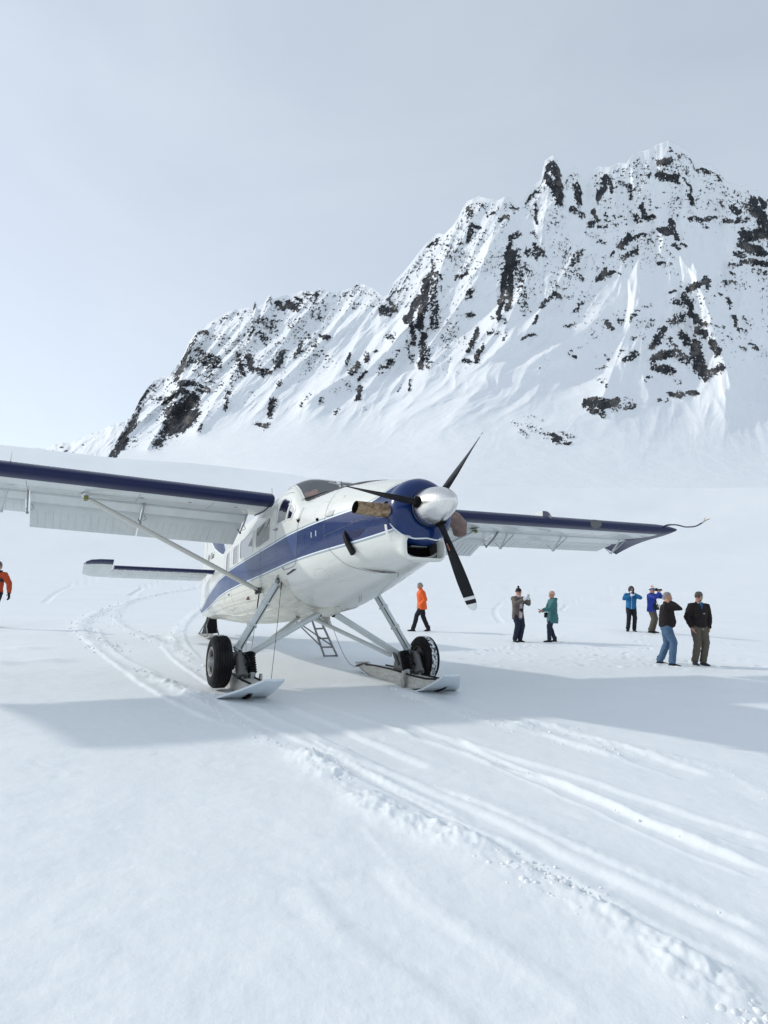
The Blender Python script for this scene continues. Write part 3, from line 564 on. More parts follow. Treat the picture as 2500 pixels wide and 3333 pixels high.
def rock_material():
    mt = principled('mountain_rock_and_snow', (0.8, 0.82, 0.84), 0.7, 0, 0, 0.25)
    t = NT(mt); v = t.coord('Object', (0.01, 0.01, 0.01))
    at = t.new('ShaderNodeAttribute'); at.attribute_name = 'rock'
    ton = t.new('ShaderNodeAttribute'); ton.attribute_name = 'tone'
    n1 = t.noise(v, 9.0, 7, 0.7); n2 = t.noise(t.coord('Object', (0.02, 0.02, 0.005)), 10, 6, 0.7)
    n4 = t.noise(t.coord('Object', (0.03, 0.03, 0.018)), 9.0, 5, 0.7)
    f_ = t.math('ADD', t.math('ADD', at.outputs['Fac'], t.math('MULTIPLY', t.math('SUBTRACT', n1, 0.5), 0.55)), t.math('MULTIPLY', t.math('SUBTRACT', n4, 0.5), 0.55))
    msk = t.ramp(f_, [(0.475, (0, 0, 0)), (0.535, (1, 1, 1))])
    dark = t.ramp(n2, [(0.35, (0.010, 0.012, 0.016)), (0.52, (0.026, 0.029, 0.035)), (0.75, (0.085, 0.088, 0.092))])
    tan = t.ramp(n2, [(0.35, (0.035, 0.034, 0.034)), (0.52, (0.12, 0.112, 0.105)), (0.75, (0.24, 0.225, 0.205))])
    rc = t.mix(ton.outputs['Fac'], dark, tan)
    n3 = t.noise(v, 2.0, 5, 0.6)
    sn = t.mix(n3, (0.83, 0.86, 0.89), (0.90, 0.91, 0.925))
    t.link(t.mix(msk, sn, rc), t.b.inputs['Base Color'])
    bn = t.bump(n1, 0.5, 6.0); bs = t.bump(n3, 0.25, 12.0); mxn = t.new('ShaderNodeMix', data_type='VECTOR'); t.link(msk, mxn.inputs[0]); t.link(bs, mxn.inputs[4]); t.link(bn, mxn.inputs[5]); t.link(mxn.outputs[1], t.b.inputs['Normal'])
    return mt
M['mountain'] = rock_material()

def build_mountain():
    u = np.linspace(335, 3090, 1150); s = np.linspace(-0.07, 1, 520)
    U, Sx = np.meshgrid(u, s)
    fs_ = np.convolve(np.pad(pl(FOOT, u), 80, mode='edge'), np.ones(161) / 161, 'valid'); foot = fs_[None, :] + 0 * U; crest = pl(CREST, U) + 3.0 * fbm(U / 14, U * 0, 3, 40) 
    V = np.where(Sx < 0, foot + (-Sx / 0.07) * 130, foot + (crest - foot) * Sx)
    hh_ = np.convolve(np.pad(pl(FOOT, u) - pl(CREST, u), 90, mode='edge'), np.ones(181) / 181, 'valid'); hh_ = np.convolve(np.pad(hh_, 90, mode='edge'), np.ones(181) / 181, 'valid')
    q_ = (foot - V) / np.maximum(hh_, 260)[None, :]
    Uw = U + 15 * fbm(U / 30, V / 30, 4, 60, .65); Vw = V + 15 * fbm(U / 30, V / 30, 4, 66, .65)
    D = rockmask(Uw, Vw)
    # slope coordinates: gullies lean down to the left on the long left wall, fan out under the main peak
    lean = np.interp(U, [335, 1300, 1800, 2300, 3000], [0.75, 0.55, 0.35, -0.05, -0.35])
    X = U + lean * (V - 1000); H = np.clip((foot - V) / 1000, 0, 2)
    sc = np.interp(U, [335, 1300, 2000], [0.7, 0.9, 1.1])
    top = sstep(0.12, 0.50, q_)
    g1 = ridged(X / (150 * sc), V / 520, 3, 71); g2 = ridged(X / (46 * sc) + .6 * fbm(U / 120, V / 120, 2, 5), V / 190, 3, 75)
    g3 = ridged(X / (15 * sc) + .5 * fbm(U / 50, V / 50, 2, 6), V / 85, 3, 79)
    rel = top * (95 * (g1 - .4) + np.interp(U, [335, 1500, 1900], [20, 16, 11]) * (g2 - .4) + 5 * (g3 - .4) * sstep(.4, .8, q_)) + (1 - top) * 2.5 * g2 + 14 * fbm(U / 220, V / 130, 3, 90)
    # broad buttress ridge lines of the right-hand face
    def rib(L, wd, amp):
        d, al = seg_dist(U, V, L); return 1.25 * amp * np.exp(-np.abs(d) / wd)
    rel = rel + rib([(2180, 460), (2120, 640), (2150, 760), (2265, 900), (2330, 1080), (2380, 1260)], 60, 60)
    rel = rel + rib([(1800, 520), (1760, 800), (1640, 1080)], 35, 40) + rib([(2040, 540), (1950, 680), (1830, 900), (1700, 1100)], 45, 60)
    rel = rel + rib([(2150, 800), (2040, 1080), (1960, 1300)], 60, 50) + rib([(1640, 650), (1560, 900), (1360, 1180)], 40, 55) + rib([(1480, 740), (1400, 980), (1250, 1150), (1000, 1300)], 40, 60)
    rel = rel + rib([(880, 960), (800, 1150), (640, 1400)], 30, 45) + rib([(640, 1080), (560, 1330), (480, 1460)], 30, 60)
    rel = rel * (1 - .6 * sstep(.90, 1.0, Sx))
    # rock shows where the strokes are dense and the ground is ribbed
    fine = ridged(X / 7.5 + .8 * fbm(U / 16, V / 16, 2, 7), V / 19, 3, 83) ; spot = fbm(U / 11, V / 8, 4, 88); band = fbm(U / 30, V / 9 - U / 40, 3, 93)
    crag = np.maximum(sstep(0.30, 0.62, Sx), 0.9 * sstep(.12, .4, Sx) * (1 - sstep(1000, 1500, U)))
    for (ex, ey, ea, eb) in ((1730, 1130, 190, 170), (2300, 830, 85, 110), (2080, 940, 150, 70), (1180, 1110, 110, 130), (1560, 1010, 60, 100), (980, 1330, 200, 100), (1890, 700, 60, 110), (2420, 1000, 70, 60), (1700, 780, 50, 90), (1330, 1250, 120, 120)):
        crag = crag * (1 - .95 * np.exp(-(((U - ex) / ea) ** 2 + ((V - ey) / eb) ** 2) ** 2))
    base = crag * (0.27 + 0.55 * fbm(U / 75, V / 75, 3, 99) + .14 * (g2 - .4) + .26 * (ridged(X / 24 + .5 * fbm(U / 40, V / 40, 2, 13), V / 110, 2, 111) - .5) + 0.12 * sstep(.9, .97, Sx))
    base = np.clip(base, 0, 0.46)
    Dm = np.maximum(D, base)
    ledge = ridged(U / 26 + V / 60, V / 7.5 + U / 22 + .7 * fbm(U / 14, V / 14, 2, 12), 2, 103)
    crk = ridged(X / 5.5, V / 26, 2, 55); hi = fbm(U / 4.6, V / 5.2, 3, 57)
    rock = Dm * 0.80 + 0.30 * (fine - 0.40) + 0.50 * spot + 0.26 * band + .42 * hi + .20 * (crk - .5) - 0.30 * np.clip(ledge - .45, 0, 1) + 0.02
    rock = np.where(Dm > 0.01, rock, 0) * sstep(0.0, 0.12, Dm)
    rock = np.where(Sx > 0.985, rock * 0.5, rock)
    rk = sstep(0.44, 0.60, rock)
    rel = rel + 6.0 * rk * (0.4 + fine * 1.0) + 5 * D * fbm(U / 6, V / 6, 3, 51)
    rf = np.interp(U, [335, 700, 1500, 2500, 3100], [1500, 1400, 940, 900, 900]); rc = np.interp(U, [335, 900, 1500, 2200, 3100], [2100, 2500, 2600, 3000, 3000])
    _k = np.hanning(260); _k /= _k.sum()
    rf = np.convolve(np.pad(rf[0], 130, mode='edge'), _k, 'same')[130:-130][None, :]; rc = np.convolve(np.pad(rc[0], 130, mode='edge'), _k, 'same')[130:-130][None, :]
    dist = rf + (rc - rf) * np.sign(q_) * ((np.abs(q_) + .03) ** 0.72 - .03 ** .72)
    dist = dist - rel * sstep(-0.02, 0.25, q_)
    P = ray(U, V) * dist[..., None]; P[..., 2] += CAM_H
    P[0, :, 2] -= 160; P[0, :, 1] -= 20
    # far side of the crest, falling away behind
    back = []
    for k in range(1, 7):
        Q = P[-1].copy(); Q[:, 1] += 60 * k ** 1.5; Q[:, 2] -= 34 * k ** 1.6; back.append(Q)
    P2 = np.concatenate([P, np.array(back)]); 
    o, used = gridmesh('mountain', P2, M['mountain'])
    me = o.data
    tone = sstep(0.0, 0.28, fbm(U / 60, V / 45, 3, 120) - 0.10 + 0.22 * sstep(700, 1500, V) * sstep(1500, 2100, U))
    tone = np.clip(tone - .0, 0, 1)
    for nm, arr in (('rock', rock), ('tone', tone)):
        full = np.concatenate([arr, np.repeat(arr[-1:] * 0.9, 6, 0)]).ravel().astype(np.float32)
        a_ = me.attributes.new(nm, 'FLOAT', 'POINT'); a_.data.foreach_set('value', full)
    tag(o, kind='structure')
build_mountain()

def build_far():
    """low snowy hills beyond the left end of the wall"""
    C2 = [(-700,1470),(-300,1440),(-100,1470),(0,1486),(40,1475),(60,1464),(90,1462),(120,1457),(150,1462),(180,1446),(205,1441),(230,1444),(250,1430),(290,1416),(330,1400),(360,1385),(400,1372),(440,1378),(520,1400),(700,1430)]
    u = np.linspace(-700, 700, 420); s = np.linspace(-0.2, 1, 90); U, Sx = np.meshgrid(u, s)
    crest = pl(C2, U) + 2.5 * fbm(U / 16, U * 0, 3, 140); foot = 1520 + 0 * U
    V = foot + (crest - foot) * Sx
    dist = 3600 + 1200 * np.clip(Sx, 0, 1) - 90 * ridged(U / 60 + V / 60, V / 120, 3, 141) * sstep(0, .3, Sx)
    P = ray(U, V) * dist[..., None]; P[..., 2] += CAM_H
    P[0, :, 2] -= 300
    bk = []
    for k in range(1, 5):
        Q = P[len(s) - 1].copy(); Q[:, 1] += 150 * k; Q[:, 2] -= 60 * k ** 1.5; bk.append(Q)
    o, _ = gridmesh('far_mountain', np.concatenate([P, np.array(bk)]), M['mountain'])
    D = np.zeros(U.shape)
    for (x, y, rx, dn) in ((200, 1456, 9, .8), (215, 1468, 10, .7), (270, 1448, 7, .7), (172, 1467, 9, .6), (300, 1412, 6, .8), (95, 1465, 6, .6), (238, 1472, 5, .7), (150, 1475, 5, .4), (310, 1425, 5, .6), (275, 1462, 7, .5), (56, 1478, 6, .5), (348, 1462, 5, .6)):
        D = np.maximum(D, dn * np.exp(-((U - x) / rx) ** 2 - ((V - y) / (rx * .5)) ** 2))
    rock = D * 1.05 + 0.35 * fbm(U / 6, V / 4, 3, 150) * (D > .05)
    full = np.concatenate([rock, np.zeros((4, len(u)))]).ravel().astype(np.float32)
    a_ = o.data.attributes.new('rock', 'FLOAT', 'POINT'); a_.data.foreach_set('value', full)
    a_ = o.data.attributes.new('tone', 'FLOAT', 'POINT'); a_.data.foreach_set('value', full * 0 + .3)
    tag(o, kind='structure')
build_far()

# ================================================================ AIRCRAFT (aircraft axes: x forward, y to its left, z up; origin at the wing leading edge)
MB2W = Matrix(((0.432140359693576, 0.9003975803624316, -0.05038756594027096), (-0.8943385877226605, 0.43506803752686596, 0.10427987932846224), (0.11581537045722295, 0.0, 0.9932707586382759)))
CB = Vector((10.470767640420567, -3.93410570361703, -2.616568634897635))
B0 = Vector((0.0, 0.0, -2.996))
OFF = (B0.x, B0.y, B0.z)
def b2w(b): return MB2W @ (Vector(b) - CB) + Vector((0, 0, CAM_H))
plane = bpy.data.objects.new('ski_plane', None); link(plane)
mm = MB2W.to_4x4(); mm.translation = b2w(B0) + Vector((0, 0, -0.015)); plane.matrix_world = mm
tag(plane, 'white single-engine ski plane with navy stripe and polished spinner parked on the snow', 'aircraft')
def PB(mb, name, mats, parent=plane, smooth=True, angle=35): return mb.build(name, mats, parent, smooth, angle, OFF)

def PBS(mb, name, mats, parent=plane, smooth=True, angle=35, per=1):
    """one object for every `per` shapes collected in mb"""
    r = None; st = mb.st + [(len(mb.V), len(mb.F))]; st = st[::per] if (len(st) - 1) % per == 0 else st
    for (v0, f0), (v1, f1) in zip(st[:-1], st[1:]):
        q = MB(); q.V = mb.V[v0:v1]; q.F = [tuple(i - v0 for i in f) for f in mb.F[f0:f1]]; q.M = mb.M[f0:f1]; r = PB(q, name, mats, parent, smooth, angle)
    return r
def pch(T, x):
    xs = np.array([p[0] for p in T]); ys = np.array([p[1] for p in T]); h = np.diff(xs); dl = np.diff(ys) / h
    mslope = np.zeros(len(xs)); mslope[0] = dl[0]; mslope[-1] = dl[-1]
    for i in range(1, len(xs) - 1):
        if dl[i - 1] * dl[i] > 0: mslope[i] = 3 * (h[i - 1] + h[i]) / ((2 * h[i] + h[i - 1]) / dl[i - 1] + (h[i] + 2 * h[i - 1]) / dl[i])
    x = np.clip(x, xs[0], xs[-1]); i = np.clip(np.searchsorted(xs, x) - 1, 0, len(h) - 1); t_ = (x - xs[i]) / h[i]
    return ys[i] * (1 + 2 * t_) * (1 - t_) ** 2 + h[i] * mslope[i] * t_ * (1 - t_) ** 2 + ys[i + 1] * t_ ** 2 * (3 - 2 * t_) + h[i] * mslope[i + 1] * t_ ** 2 * (t_ - 1)
T_W = [(-9.95, .05), (-9.2, .14), (-7.5, .36), (-5.5, .60), (-3.9, .78), (-2.8, .84), (.8, .84), (1.2, .82), (1.8, .76), (2.4, .66), (3.0, .53), (3.3, .46), (3.46, .43)]
T_T = [(-9.95, -.36), (-7.3, -.27), (-5.5, -.16), (-4.2, -.03), (-3.0, .14), (-2.0, .19), (-.5, .22), (.3, .25), (.62, .26), (.80, .20), (1.0, .055), (1.16, -.045), (1.5, -.07), (2.1, -.12), (2.6, -.21), (3.1, -.33), (3.3, -.38), (3.46, -.43)]
T_B = [(-9.95, -1.27), (-9.3, -1.36), (-8.6, -1.46), (-7.3, -1.55), (-4.8, -1.77), (-3.0, -1.86), (-1.0, -1.88), (.4, -1.85), (1.1, -1.77), (2.0, -1.65), (2.8, -1.54), (3.46, -1.46)]
T_NU = [(-9.95, 2.4), (-5, 3.0), (-3, 4.2), (.4, 4.0), (.8, 3.2), (1.2, 2.5), (2.4, 2.2), (3.46, 2.0)]
T_NL = [(-9.95, 2.0), (-5, 2.5), (-2, 2.9), (.8, 2.9), (2.4, 2.5), (3.46, 2.4)]
T_ST = [(-9.95, -1.14), (-9.3, -1.115), (-4.3, -.885), (-3.4, -.875), (-2.9, -.835), (-1.1, -.79), (.3, -.765), (2.1, -.73), (2.8, -.71), (3.1, -.67), (3.25, -.61), (3.36, -.53), (3.46, -.46)]
T_SB = [(-9.95, -1.20), (-9.3, -1.24), (-3.6, -1.215), (-2.0, -1.19), (.3, -1.165), (2.1, -1.135), (2.8, -1.12), (3.46, -1.09)]
def section(x, off=0.0):
    """dense half section, top to keel, as arrays y>=0, z; also the section numbers"""
    wd = float(pch(T_W, x)) - off; zt = float(pch(T_T, x)) - off; zb = float(pch(T_B, x)) + off; zm = -0.9; nu = float(pch(T_NU, x)); nl = float(pch(T_NL, x))
    t_ = np.linspace(pi / 2, 0, 120); y1 = wd * np.cos(t_) ** (2 / nu); z1 = zm + (zt - zm) * np.sin(t_) ** (2 / nu)
    t_ = np.linspace(0, pi / 2, 120)[1:]; y2 = wd * np.cos(t_) ** (2 / nl); z2 = zm - (zm - zb) * np.sin(t_) ** (2 / nl)
    y = np.concatenate([y1, y2]); z = np.concatenate([z1, z2]); y[0] = 0; y[-1] = 0
    return y, z
def ysurf(x, z, off=0.0):
    y, zz = section(x); i = np.argsort(zz); return float(np.interp(z, zz[i], y[i])) + off
def zunder(x, yy):
    """keel-side height at half-width yy"""
    y, z = section(x); k = z < -0.9; o = np.argsort(y[k]); return float(np.interp(abs(yy), y[k][o], z[k][o]))
def ztop(x, yy):
    y, z = section(x); k = z > -0.9; o = np.argsort(y[k]); return float(np.interp(abs(yy), y[k][o], z[k][o]))
CNT = (66, 1, 1, 15, 1, 1, 40)
def half_row(x, off=0.0):
    y, z = section(x, off); st = float(pch(T_ST, x)); sb = float(pch(T_SB, x))
    marks = [z[0], st + .042, st + .017, st, sb, sb - .017, sb - .042, z[-1]]
    marks = [min(max(q, z[-1]), z[0]) for q in marks]
    for i_ in range(1, 8): marks[i_] = min(marks[i_], marks[i_ - 1] - 1e-4)
    arc = np.concatenate([[0], np.cumsum(np.hypot(np.diff(y), np.diff(z)))])
    zi = z + np.linspace(0, -1e-6, len(z)); A_ = np.interp([-q for q in marks], -zi, arc)
    out_ = []
    for k in range(7):
        a = np.linspace(A_[k], A_[k + 1], CNT[k] + 1)[(0 if k == 0 else 1):]
        out_ += list(zip(np.interp(a, arc, y), np.interp(a, arc, z)))
    return np.array(out_)
XS = np.unique(np.round(np.concatenate([np.linspace(-9.95, -3.6, 80), np.arange(-3.6, 1.45, 0.024), np.linspace(1.45, 3.46, 42)]), 4))
def full_grid(off=0.0, xs=XS):
    rows = []
    for x in xs:
        h = half_row(x, off)
        port = np.stack([np.full(len(h), x), h[:, 0], h[:, 1]], -1); stb = port.copy(); stb[:, 1] *= -1
        rows.append(np.concatenate([stb[::-1], port[1:]]))       # keel(stb) .. top .. keel(port)
    return np.array(rows)
NH = sum(CNT)
band = np.concatenate([np.full(c, i) for i, c in enumerate(CNT)])         # per half row of faces, top to keel
bandF = np.concatenate([band[::-1], band])
WIN = dict(  # side windows: x0, x1, z0, z1 corners as polygons (x, z)
    cabin=[[(-.97, -.32), (-.12, -.25), (-.09, -.65), (-.95, -.685)], [(-2.10, -.37), (-1.19, -.30), (-1.17, -.70), (-2.05, -.725)], [(-2.62, -.41), (-2.27, -.385), (-2.25, -.76), (-2.62, -.765)], [(-3.28, -.46), (-3.01, -.42), (-2.98, -.82), (-3.28, -.80)]],
    pilot=[[(.275, -.47), (.285, -.24), (.33, -.14), (.42, -.085), (.53, -.075), (.66, -.115), (.80, -.19), (.755, -.33), (.72, -.475)]],
    quarter=[[(.765, -.475), (.79, -.36), (.835, -.245), (.90, -.27), (1.00, -.36), (.965, -.42), (.94, -.495)]])
def round_poly(P, r=0.05, n=5):
    out_ = []
    for i in range(len(P)):
        p0, p1, p2 = [np.array(P[(i + k) % len(P)], float) for k in (-1, 0, 1)]
        a = p0 - p1; b = p2 - p1; la, lb = np.linalg.norm(a), np.linalg.norm(b); rr_ = min(r, la * .45, lb * .45)
        q0 = p1 + a / la * rr_; q2 = p1 + b / lb * rr_
        for k in range(n + 1):
            t_ = k / n; out_.append((1 - t_) ** 2 * q0 + 2 * t_ * (1 - t_) * p1 + t_ ** 2 * q2)
    return np.array(out_)
def inpoly(px, pz, P):
    c = np.zeros(px.shape, bool); j = len(P) - 1
    for i in range(len(P)):
        a, b = P[i], P[j]; cond = (a[1] > pz) != (b[1] > pz)
        with np.errstate(divide='ignore', invalid='ignore'): xx = (b[0] - a[0]) * (pz - a[1]) / (b[1] - a[1]) + a[0]
        c ^= cond & (px < xx); j = i
    return c
WPOLY = [('cabin', round_poly(p, .07)) for p in WIN['cabin']] + [('pilot', round_poly(p, .03)) for p in WIN['pilot']] + [('quarter', round_poly(p, .03)) for p in WIN['quarter']]
def ws_top(y): return 0.78 - (np.minimum(np.abs(y), .66) / .65) ** 2 * .41
def ws_bot(y): return 1.165 + 0.05 * np.sin(np.minimum(np.abs(y), .5) * pi / .5) - .15 * (np.minimum(np.abs(y), .66) / .65) ** 5
def in_ws(x, y, z): return (x > ws_top(y)) & (x < ws_bot(y)) & (z > .105 - .55 * (x - .37)) & (z > -.3) & (np.abs(y) < .672)
G = full_grid()
endr = G[-1].copy(); endr[:, 0] += .035; endr[:, 1] *= .88; endr[:, 2] = -.9 + (endr[:, 2] + .9) * .90; G = np.concatenate([G, endr[None]])
Cc = (G[:-1, :-1] + G[1:, :-1] + G[1:, 1:] + G[:-1, 1:]) / 4
hole = in_ws(Cc[..., 0], Cc[..., 1], Cc[..., 2])
for _, P_ in WPOLY: hole |= inpoly(Cc[..., 0], Cc[..., 2], P_) & (np.abs(Cc[..., 1]) > .4)
fm = np.tile(bandF, (len(XS), 1))
MATI = {0: 0, 1: 1, 2: 2, 3: 3, 4: 2, 5: 1, 6: 4}
fm = np.vectorize(MATI.get)(fm)
fm = np.where((fm == 3) & (Cc[..., 0] < 1.22 + 0.0 * Cc[..., 2]), 5, fm)          # faded blue behind the door
ag = (Cc[..., 0] > ws_bot(Cc[..., 1]) - .02) & (Cc[..., 0] < 2.85) & (np.abs(Cc[..., 1]) < np.interp(Cc[..., 0], [1.0, 1.7, 2.5, 2.85], [.66, .52, .34, .16])) & (Cc[..., 2] > -.6)
fm = np.where(ag, 6, fm)
fm = np.where((fm == 4) & (Cc[..., 0] > .75) & (Cc[..., 2] > -1.9), 0, fm)
GB = G - np.array(OFF)
fus, _ = gridmesh('fuselage', GB, [M['white'], M['silver_line'], M['pin_white'], M['blue'], M['belly'], M['faded_blue'], M['antiglare']], plane, fm=fm, keep=~hole)
XL = XS[(XS > -3.9) & (XS < 1.6)]
GL = full_grid(0.035, XL); CL = (GL[:-1, :-1] + GL[1:, :-1] + GL[1:, 1:] + GL[:-1, 1:]) / 4
holeL = in_ws(CL[..., 0] - .0, CL[..., 1], CL[..., 2] + .03)
for _, P_ in WPOLY: holeL |= inpoly(CL[..., 0], CL[..., 2], P_) & (np.abs(CL[..., 1]) > .4)
lining, _ = gridmesh('cabin_lining', GL - np.array(OFF), M['dark'], plane, keep=~holeL)
# bulkheads, floor, instrument hood, seats
for xb in (-3.85, 1.55):
    y_, z_ = section(xb, .04); mb = MB(); Lb = [(xb, -a, b) for a, b in zip(y_[::6], z_[::6])] + [(xb, a, b) for a, b in zip(y_[::-6], z_[::-6])]; mb.add([(xb, 0, -.9)] + Lb, [(0, i + 1, (i + 1) % len(Lb) + 1) for i in range(len(Lb))]); PB(mb, 'bulkhead', M['dark'], smooth=False)
mb = MB(); mb.box((-1.2, 0, -1.34), (5.0, 1.40, .03)); PB(mb, 'cabin_floor', M['dark'], smooth=False)
mb = MB(); mb.tube([(1.20, y, -.33 - .30 * (abs(y) / .6) ** 3 * .5) for y in np.linspace(-.6, .6, 9)], .12, 10, flat=.45, fdir=(0, 0, 1)); PB(mb, 'instrument_hood', M['antiglare'])
mb = MB()
cl = [(x, y) for x in np.linspace(.90, 1.14, 6) for y in np.linspace(-.60, -.40, 7)]
rg = np.random.RandomState(3)
V = [(x, y - .04 * (x - .9), ztop(x, y) - .045 - .07 * (1.14 - x) * 1.2 + .012 * rg.randn()) for x, y in cl]; F = [(i * 7 + k, i * 7 + k + 1, i * 7 + k + 8, i * 7 + k + 7) for i in range(5) for k in range(6)]
mb.add(V, F); PB(mb, 'orange_cloth', M['orange_cloth'])
def seat(x, y):
    mb = MB(); mb.tube([(x, y, -1.28), (x + .02, y, -1.22)], .24, 12, flat=1); mb.tube([(x - .22, y, -1.2), (x - .27, y, -.9), (x - .32, y, -.66), (x - .33, y, -.52), (x - .33, y, -.47)], [.23, .24, .23, .19, .08], 14, flat=.28, fdir=(1, 0, 0))
    PB(mb, 'seat', M['seat'])
for x in (.15, -.55, -1.35, -2.05):
    seat(x + .1, -.42); seat(x + .1, .42)
# window panes and frames
def side_poly(P, off, sgn): return [Vector((p[0], sgn * ysurf(p[0], p[1], off), p[1])) for p in P]
for kind, P_ in WPOLY:
    for sg in (-1, 1):
        if kind == 'quarter' and sg > 0: pass
        L = side_poly(P_, 0.002, sg)
        c = sum(L, Vector()) / len(L); mb = MB(); mb.add([c] + L, [(0, i + 1, (i + 1) % len(L) + 1) for i in range(len(L))])
        wo = PB(mb, 'window', M['glass'], smooth=False)
        fr = MB(); wdt = .030 if kind == 'cabin' else .020
        cc = np.mean(P_, 0); outer = [q + (q - cc) / np.linalg.norm(q - cc) * wdt for q in P_]; inner = [q - (q - cc) / np.linalg.norm(q - cc) * .006 for q in P_]
        La = side_poly(inner, -.012, sg); Lb = side_poly(inner, .009, sg); Lc = side_poly(outer, .009, sg); Ld = side_poly(outer, -.004, sg)
        n_ = len(P_); fr.loft([La, Lb, Lc, Ld], cap=False)
        o_ = PB(fr, 'window_frame', M['white'] if kind == 'cabin' else M['black'] if kind == 'pilotx' else M['white'], parent=wo, angle=30)
# windscreen: glass on the sloping front, centre post and riveted rim
ny = 31; ys_ = np.linspace(-.655, .655, ny); nx = 9
def wsp(y, t_, off):
    x0, x1 = float(ws_top(y)), float(ws_bot(y)); x = x0 + (x1 - x0) * t_
    z = ztop(x, y); e = .02
    n_ = Vector((1, 0, 0)).cross(Vector((0, 1, (ztop(x, y + e) - ztop(x, y - e)) / (2 * e)))); 
    zx = (ztop(min(x + e, 3.4), y) - ztop(x - e, y)) / (2 * e); zy = (ztop(x, y + e) - ztop(x, y - e)) / (2 * e)
    n_ = Vector((-zx, -zy, 1)).normalized(); return Vector((x, y, z)) + n_ * off
P_ = np.array([[wsp(y, t_, .003) for y in ys_] for t_ in np.linspace(-.02, 1.02, nx)])
ws, _ = gridmesh('windscreen', P_ - np.array(OFF), M['windscreen'], plane)
def rim(path, wd, name, mat, parent, off0=.004, off1=.012):
    """flat strip along path(list of (y,t)) on the windscreen"""
    L = []
    for i, (y, t_) in enumerate(path):
        p = wsp(y, t_, 0); a = wsp(*path[max(i - 1, 0)], 0); b = wsp(*path[min(i + 1, len(path) - 1)], 0)
        tn = (b - a).normalized(); pn = (wsp(y, t_, .01) - p).normalized(); sd = tn.cross(pn).normalized()
        L.append([p - sd * wd + pn * -.01, p - sd * wd + pn * off1, p + sd * wd + pn * off1, p + sd * wd + pn * -.01])
    mb = MB(); mb.loft(L); return PB(mb, name, mat, parent, angle=30)
yy = np.linspace(-.655, .655, 41)
rim([(y, -.03) for y in yy], .030, 'windscreen_rim', M['white'], ws)
rim([(y, 1.03) for y in yy], .018, 'windscreen_rim', M['antiglare'], ws)
for sg in (-1, 1):
    rim([(sg * .66, t_) for t_ in np.linspace(-.03, 1.06, 12)], .034, 'windscreen_rim', M['white'], ws)
rim([(0, t_) for t_ in np.linspace(0, 1, 10)], .022, 'centre_post', M['white'], ws)

# fine lines: door gaps, skin laps, belly stringers
def ribbon(mb, P, wd=.006, sg=-1, off=.003, m=0):
    """P list of (x, z) on the side"""
    V = []
    for i, (x, z) in enumerate(P):
        a = Vector((P[max(i - 1, 0)][0], 0, P[max(i - 1, 0)][1])); b = Vector((P[min(i + 1, len(P) - 1)][0], 0, P[min(i + 1, len(P) - 1)][1]))
        tn = (b - a).normalized(); s_ = Vector((-tn.z, 0, tn.x)) * wd * .5
        for q in (-1, 1): xx, zz = x + s_.x * q, z + s_.z * q; V.append((xx, sg * ysurf(xx, zz, off), zz))
    mb.add(V, [(2 * i, 2 * i + 1, 2 * i + 3, 2 * i + 2) for i in range(len(P) - 1)], m)
def dens(P, st=.05):
    out_ = []
    for a, b in zip(P[:-1], P[1:]):
        n_ = max(1, int(math.dist(a, b) / st)); out_ += [(a[0] + (b[0] - a[0]) * k / n_, a[1] + (b[1] - a[1]) * k / n_) for k in range(n_)]
    return out_ + [P[-1]]
def subdiv(P):
    return smooth_line(P, 2)
lines = MB()
for sg in (-1, 1):
    # cockpit door
    ribbon(lines, dens(subdiv([(.20, .03), (.22, -.6), (.24, -1.2)])), .007, sg)
    ribbon(lines, dens(subdiv([(1.20, -.36), (1.23, -.75), (1.22, -1.12), (1.15, -1.24), (.95, -1.26), (.62, -1.25)])), .009, sg)
    ribbon(lines, dens(subdiv([(.42, -.01), (.60, .0), (.75, -.03)])), .006, sg)
    # cabin door further aft
    ribbon(lines, dens([(-2.78, -.36), (-2.80, -1.58)]), .007, sg); ribbon(lines, dens(subdiv([(-2.80, -1.58), (-3.2, -1.62), (-3.5, -1.56), (-3.55, -.5), (-3.4, -.32), (-2.8, -.30)])), .006, sg)
    ribbon(lines, dens([(2.06, -.10), (2.09, -.95), (2.2, -1.16), (2.45, -1.4), (2.78, -1.54)]), .006, sg)
    ribbon(lines, dens([(1.25, -.36), (1.25, -.72)]), .004, sg)
    ribbon(lines, dens([(2.09, -.95), (2.9, -.88), (3.35, -.84)]), .004, sg)
    for x in (-.66, -1.14, -3.62, -4.3, -5.2, -6.2, -7.2):
        ribbon(lines, dens([(x, -.2 if x < -3 else -.74), (x, zunder(x, .3) + .02)]), .0035, sg)
    ribbon(lines, dens([(-4.3, -1.5), (-1.2, -1.56)]), .004, sg); ribbon(lines, dens([(-7.2, -1.42), (-4.3, -1.5)]), .004, sg)
    for zf in (-1.34, -1.46, -1.68): ribbon(lines, dens([(-7.6, zf * .86), (-3.6, zf), (-.7, zf * 1.01)]), .0025, sg)
    for zz in (-.90, -1.0, -1.08): ribbon(lines, dens([(-3.4, zz - .02), (.9, zz)]), .002, sg)
PBS(lines, 'panel_gap', M['line'], smooth=False)
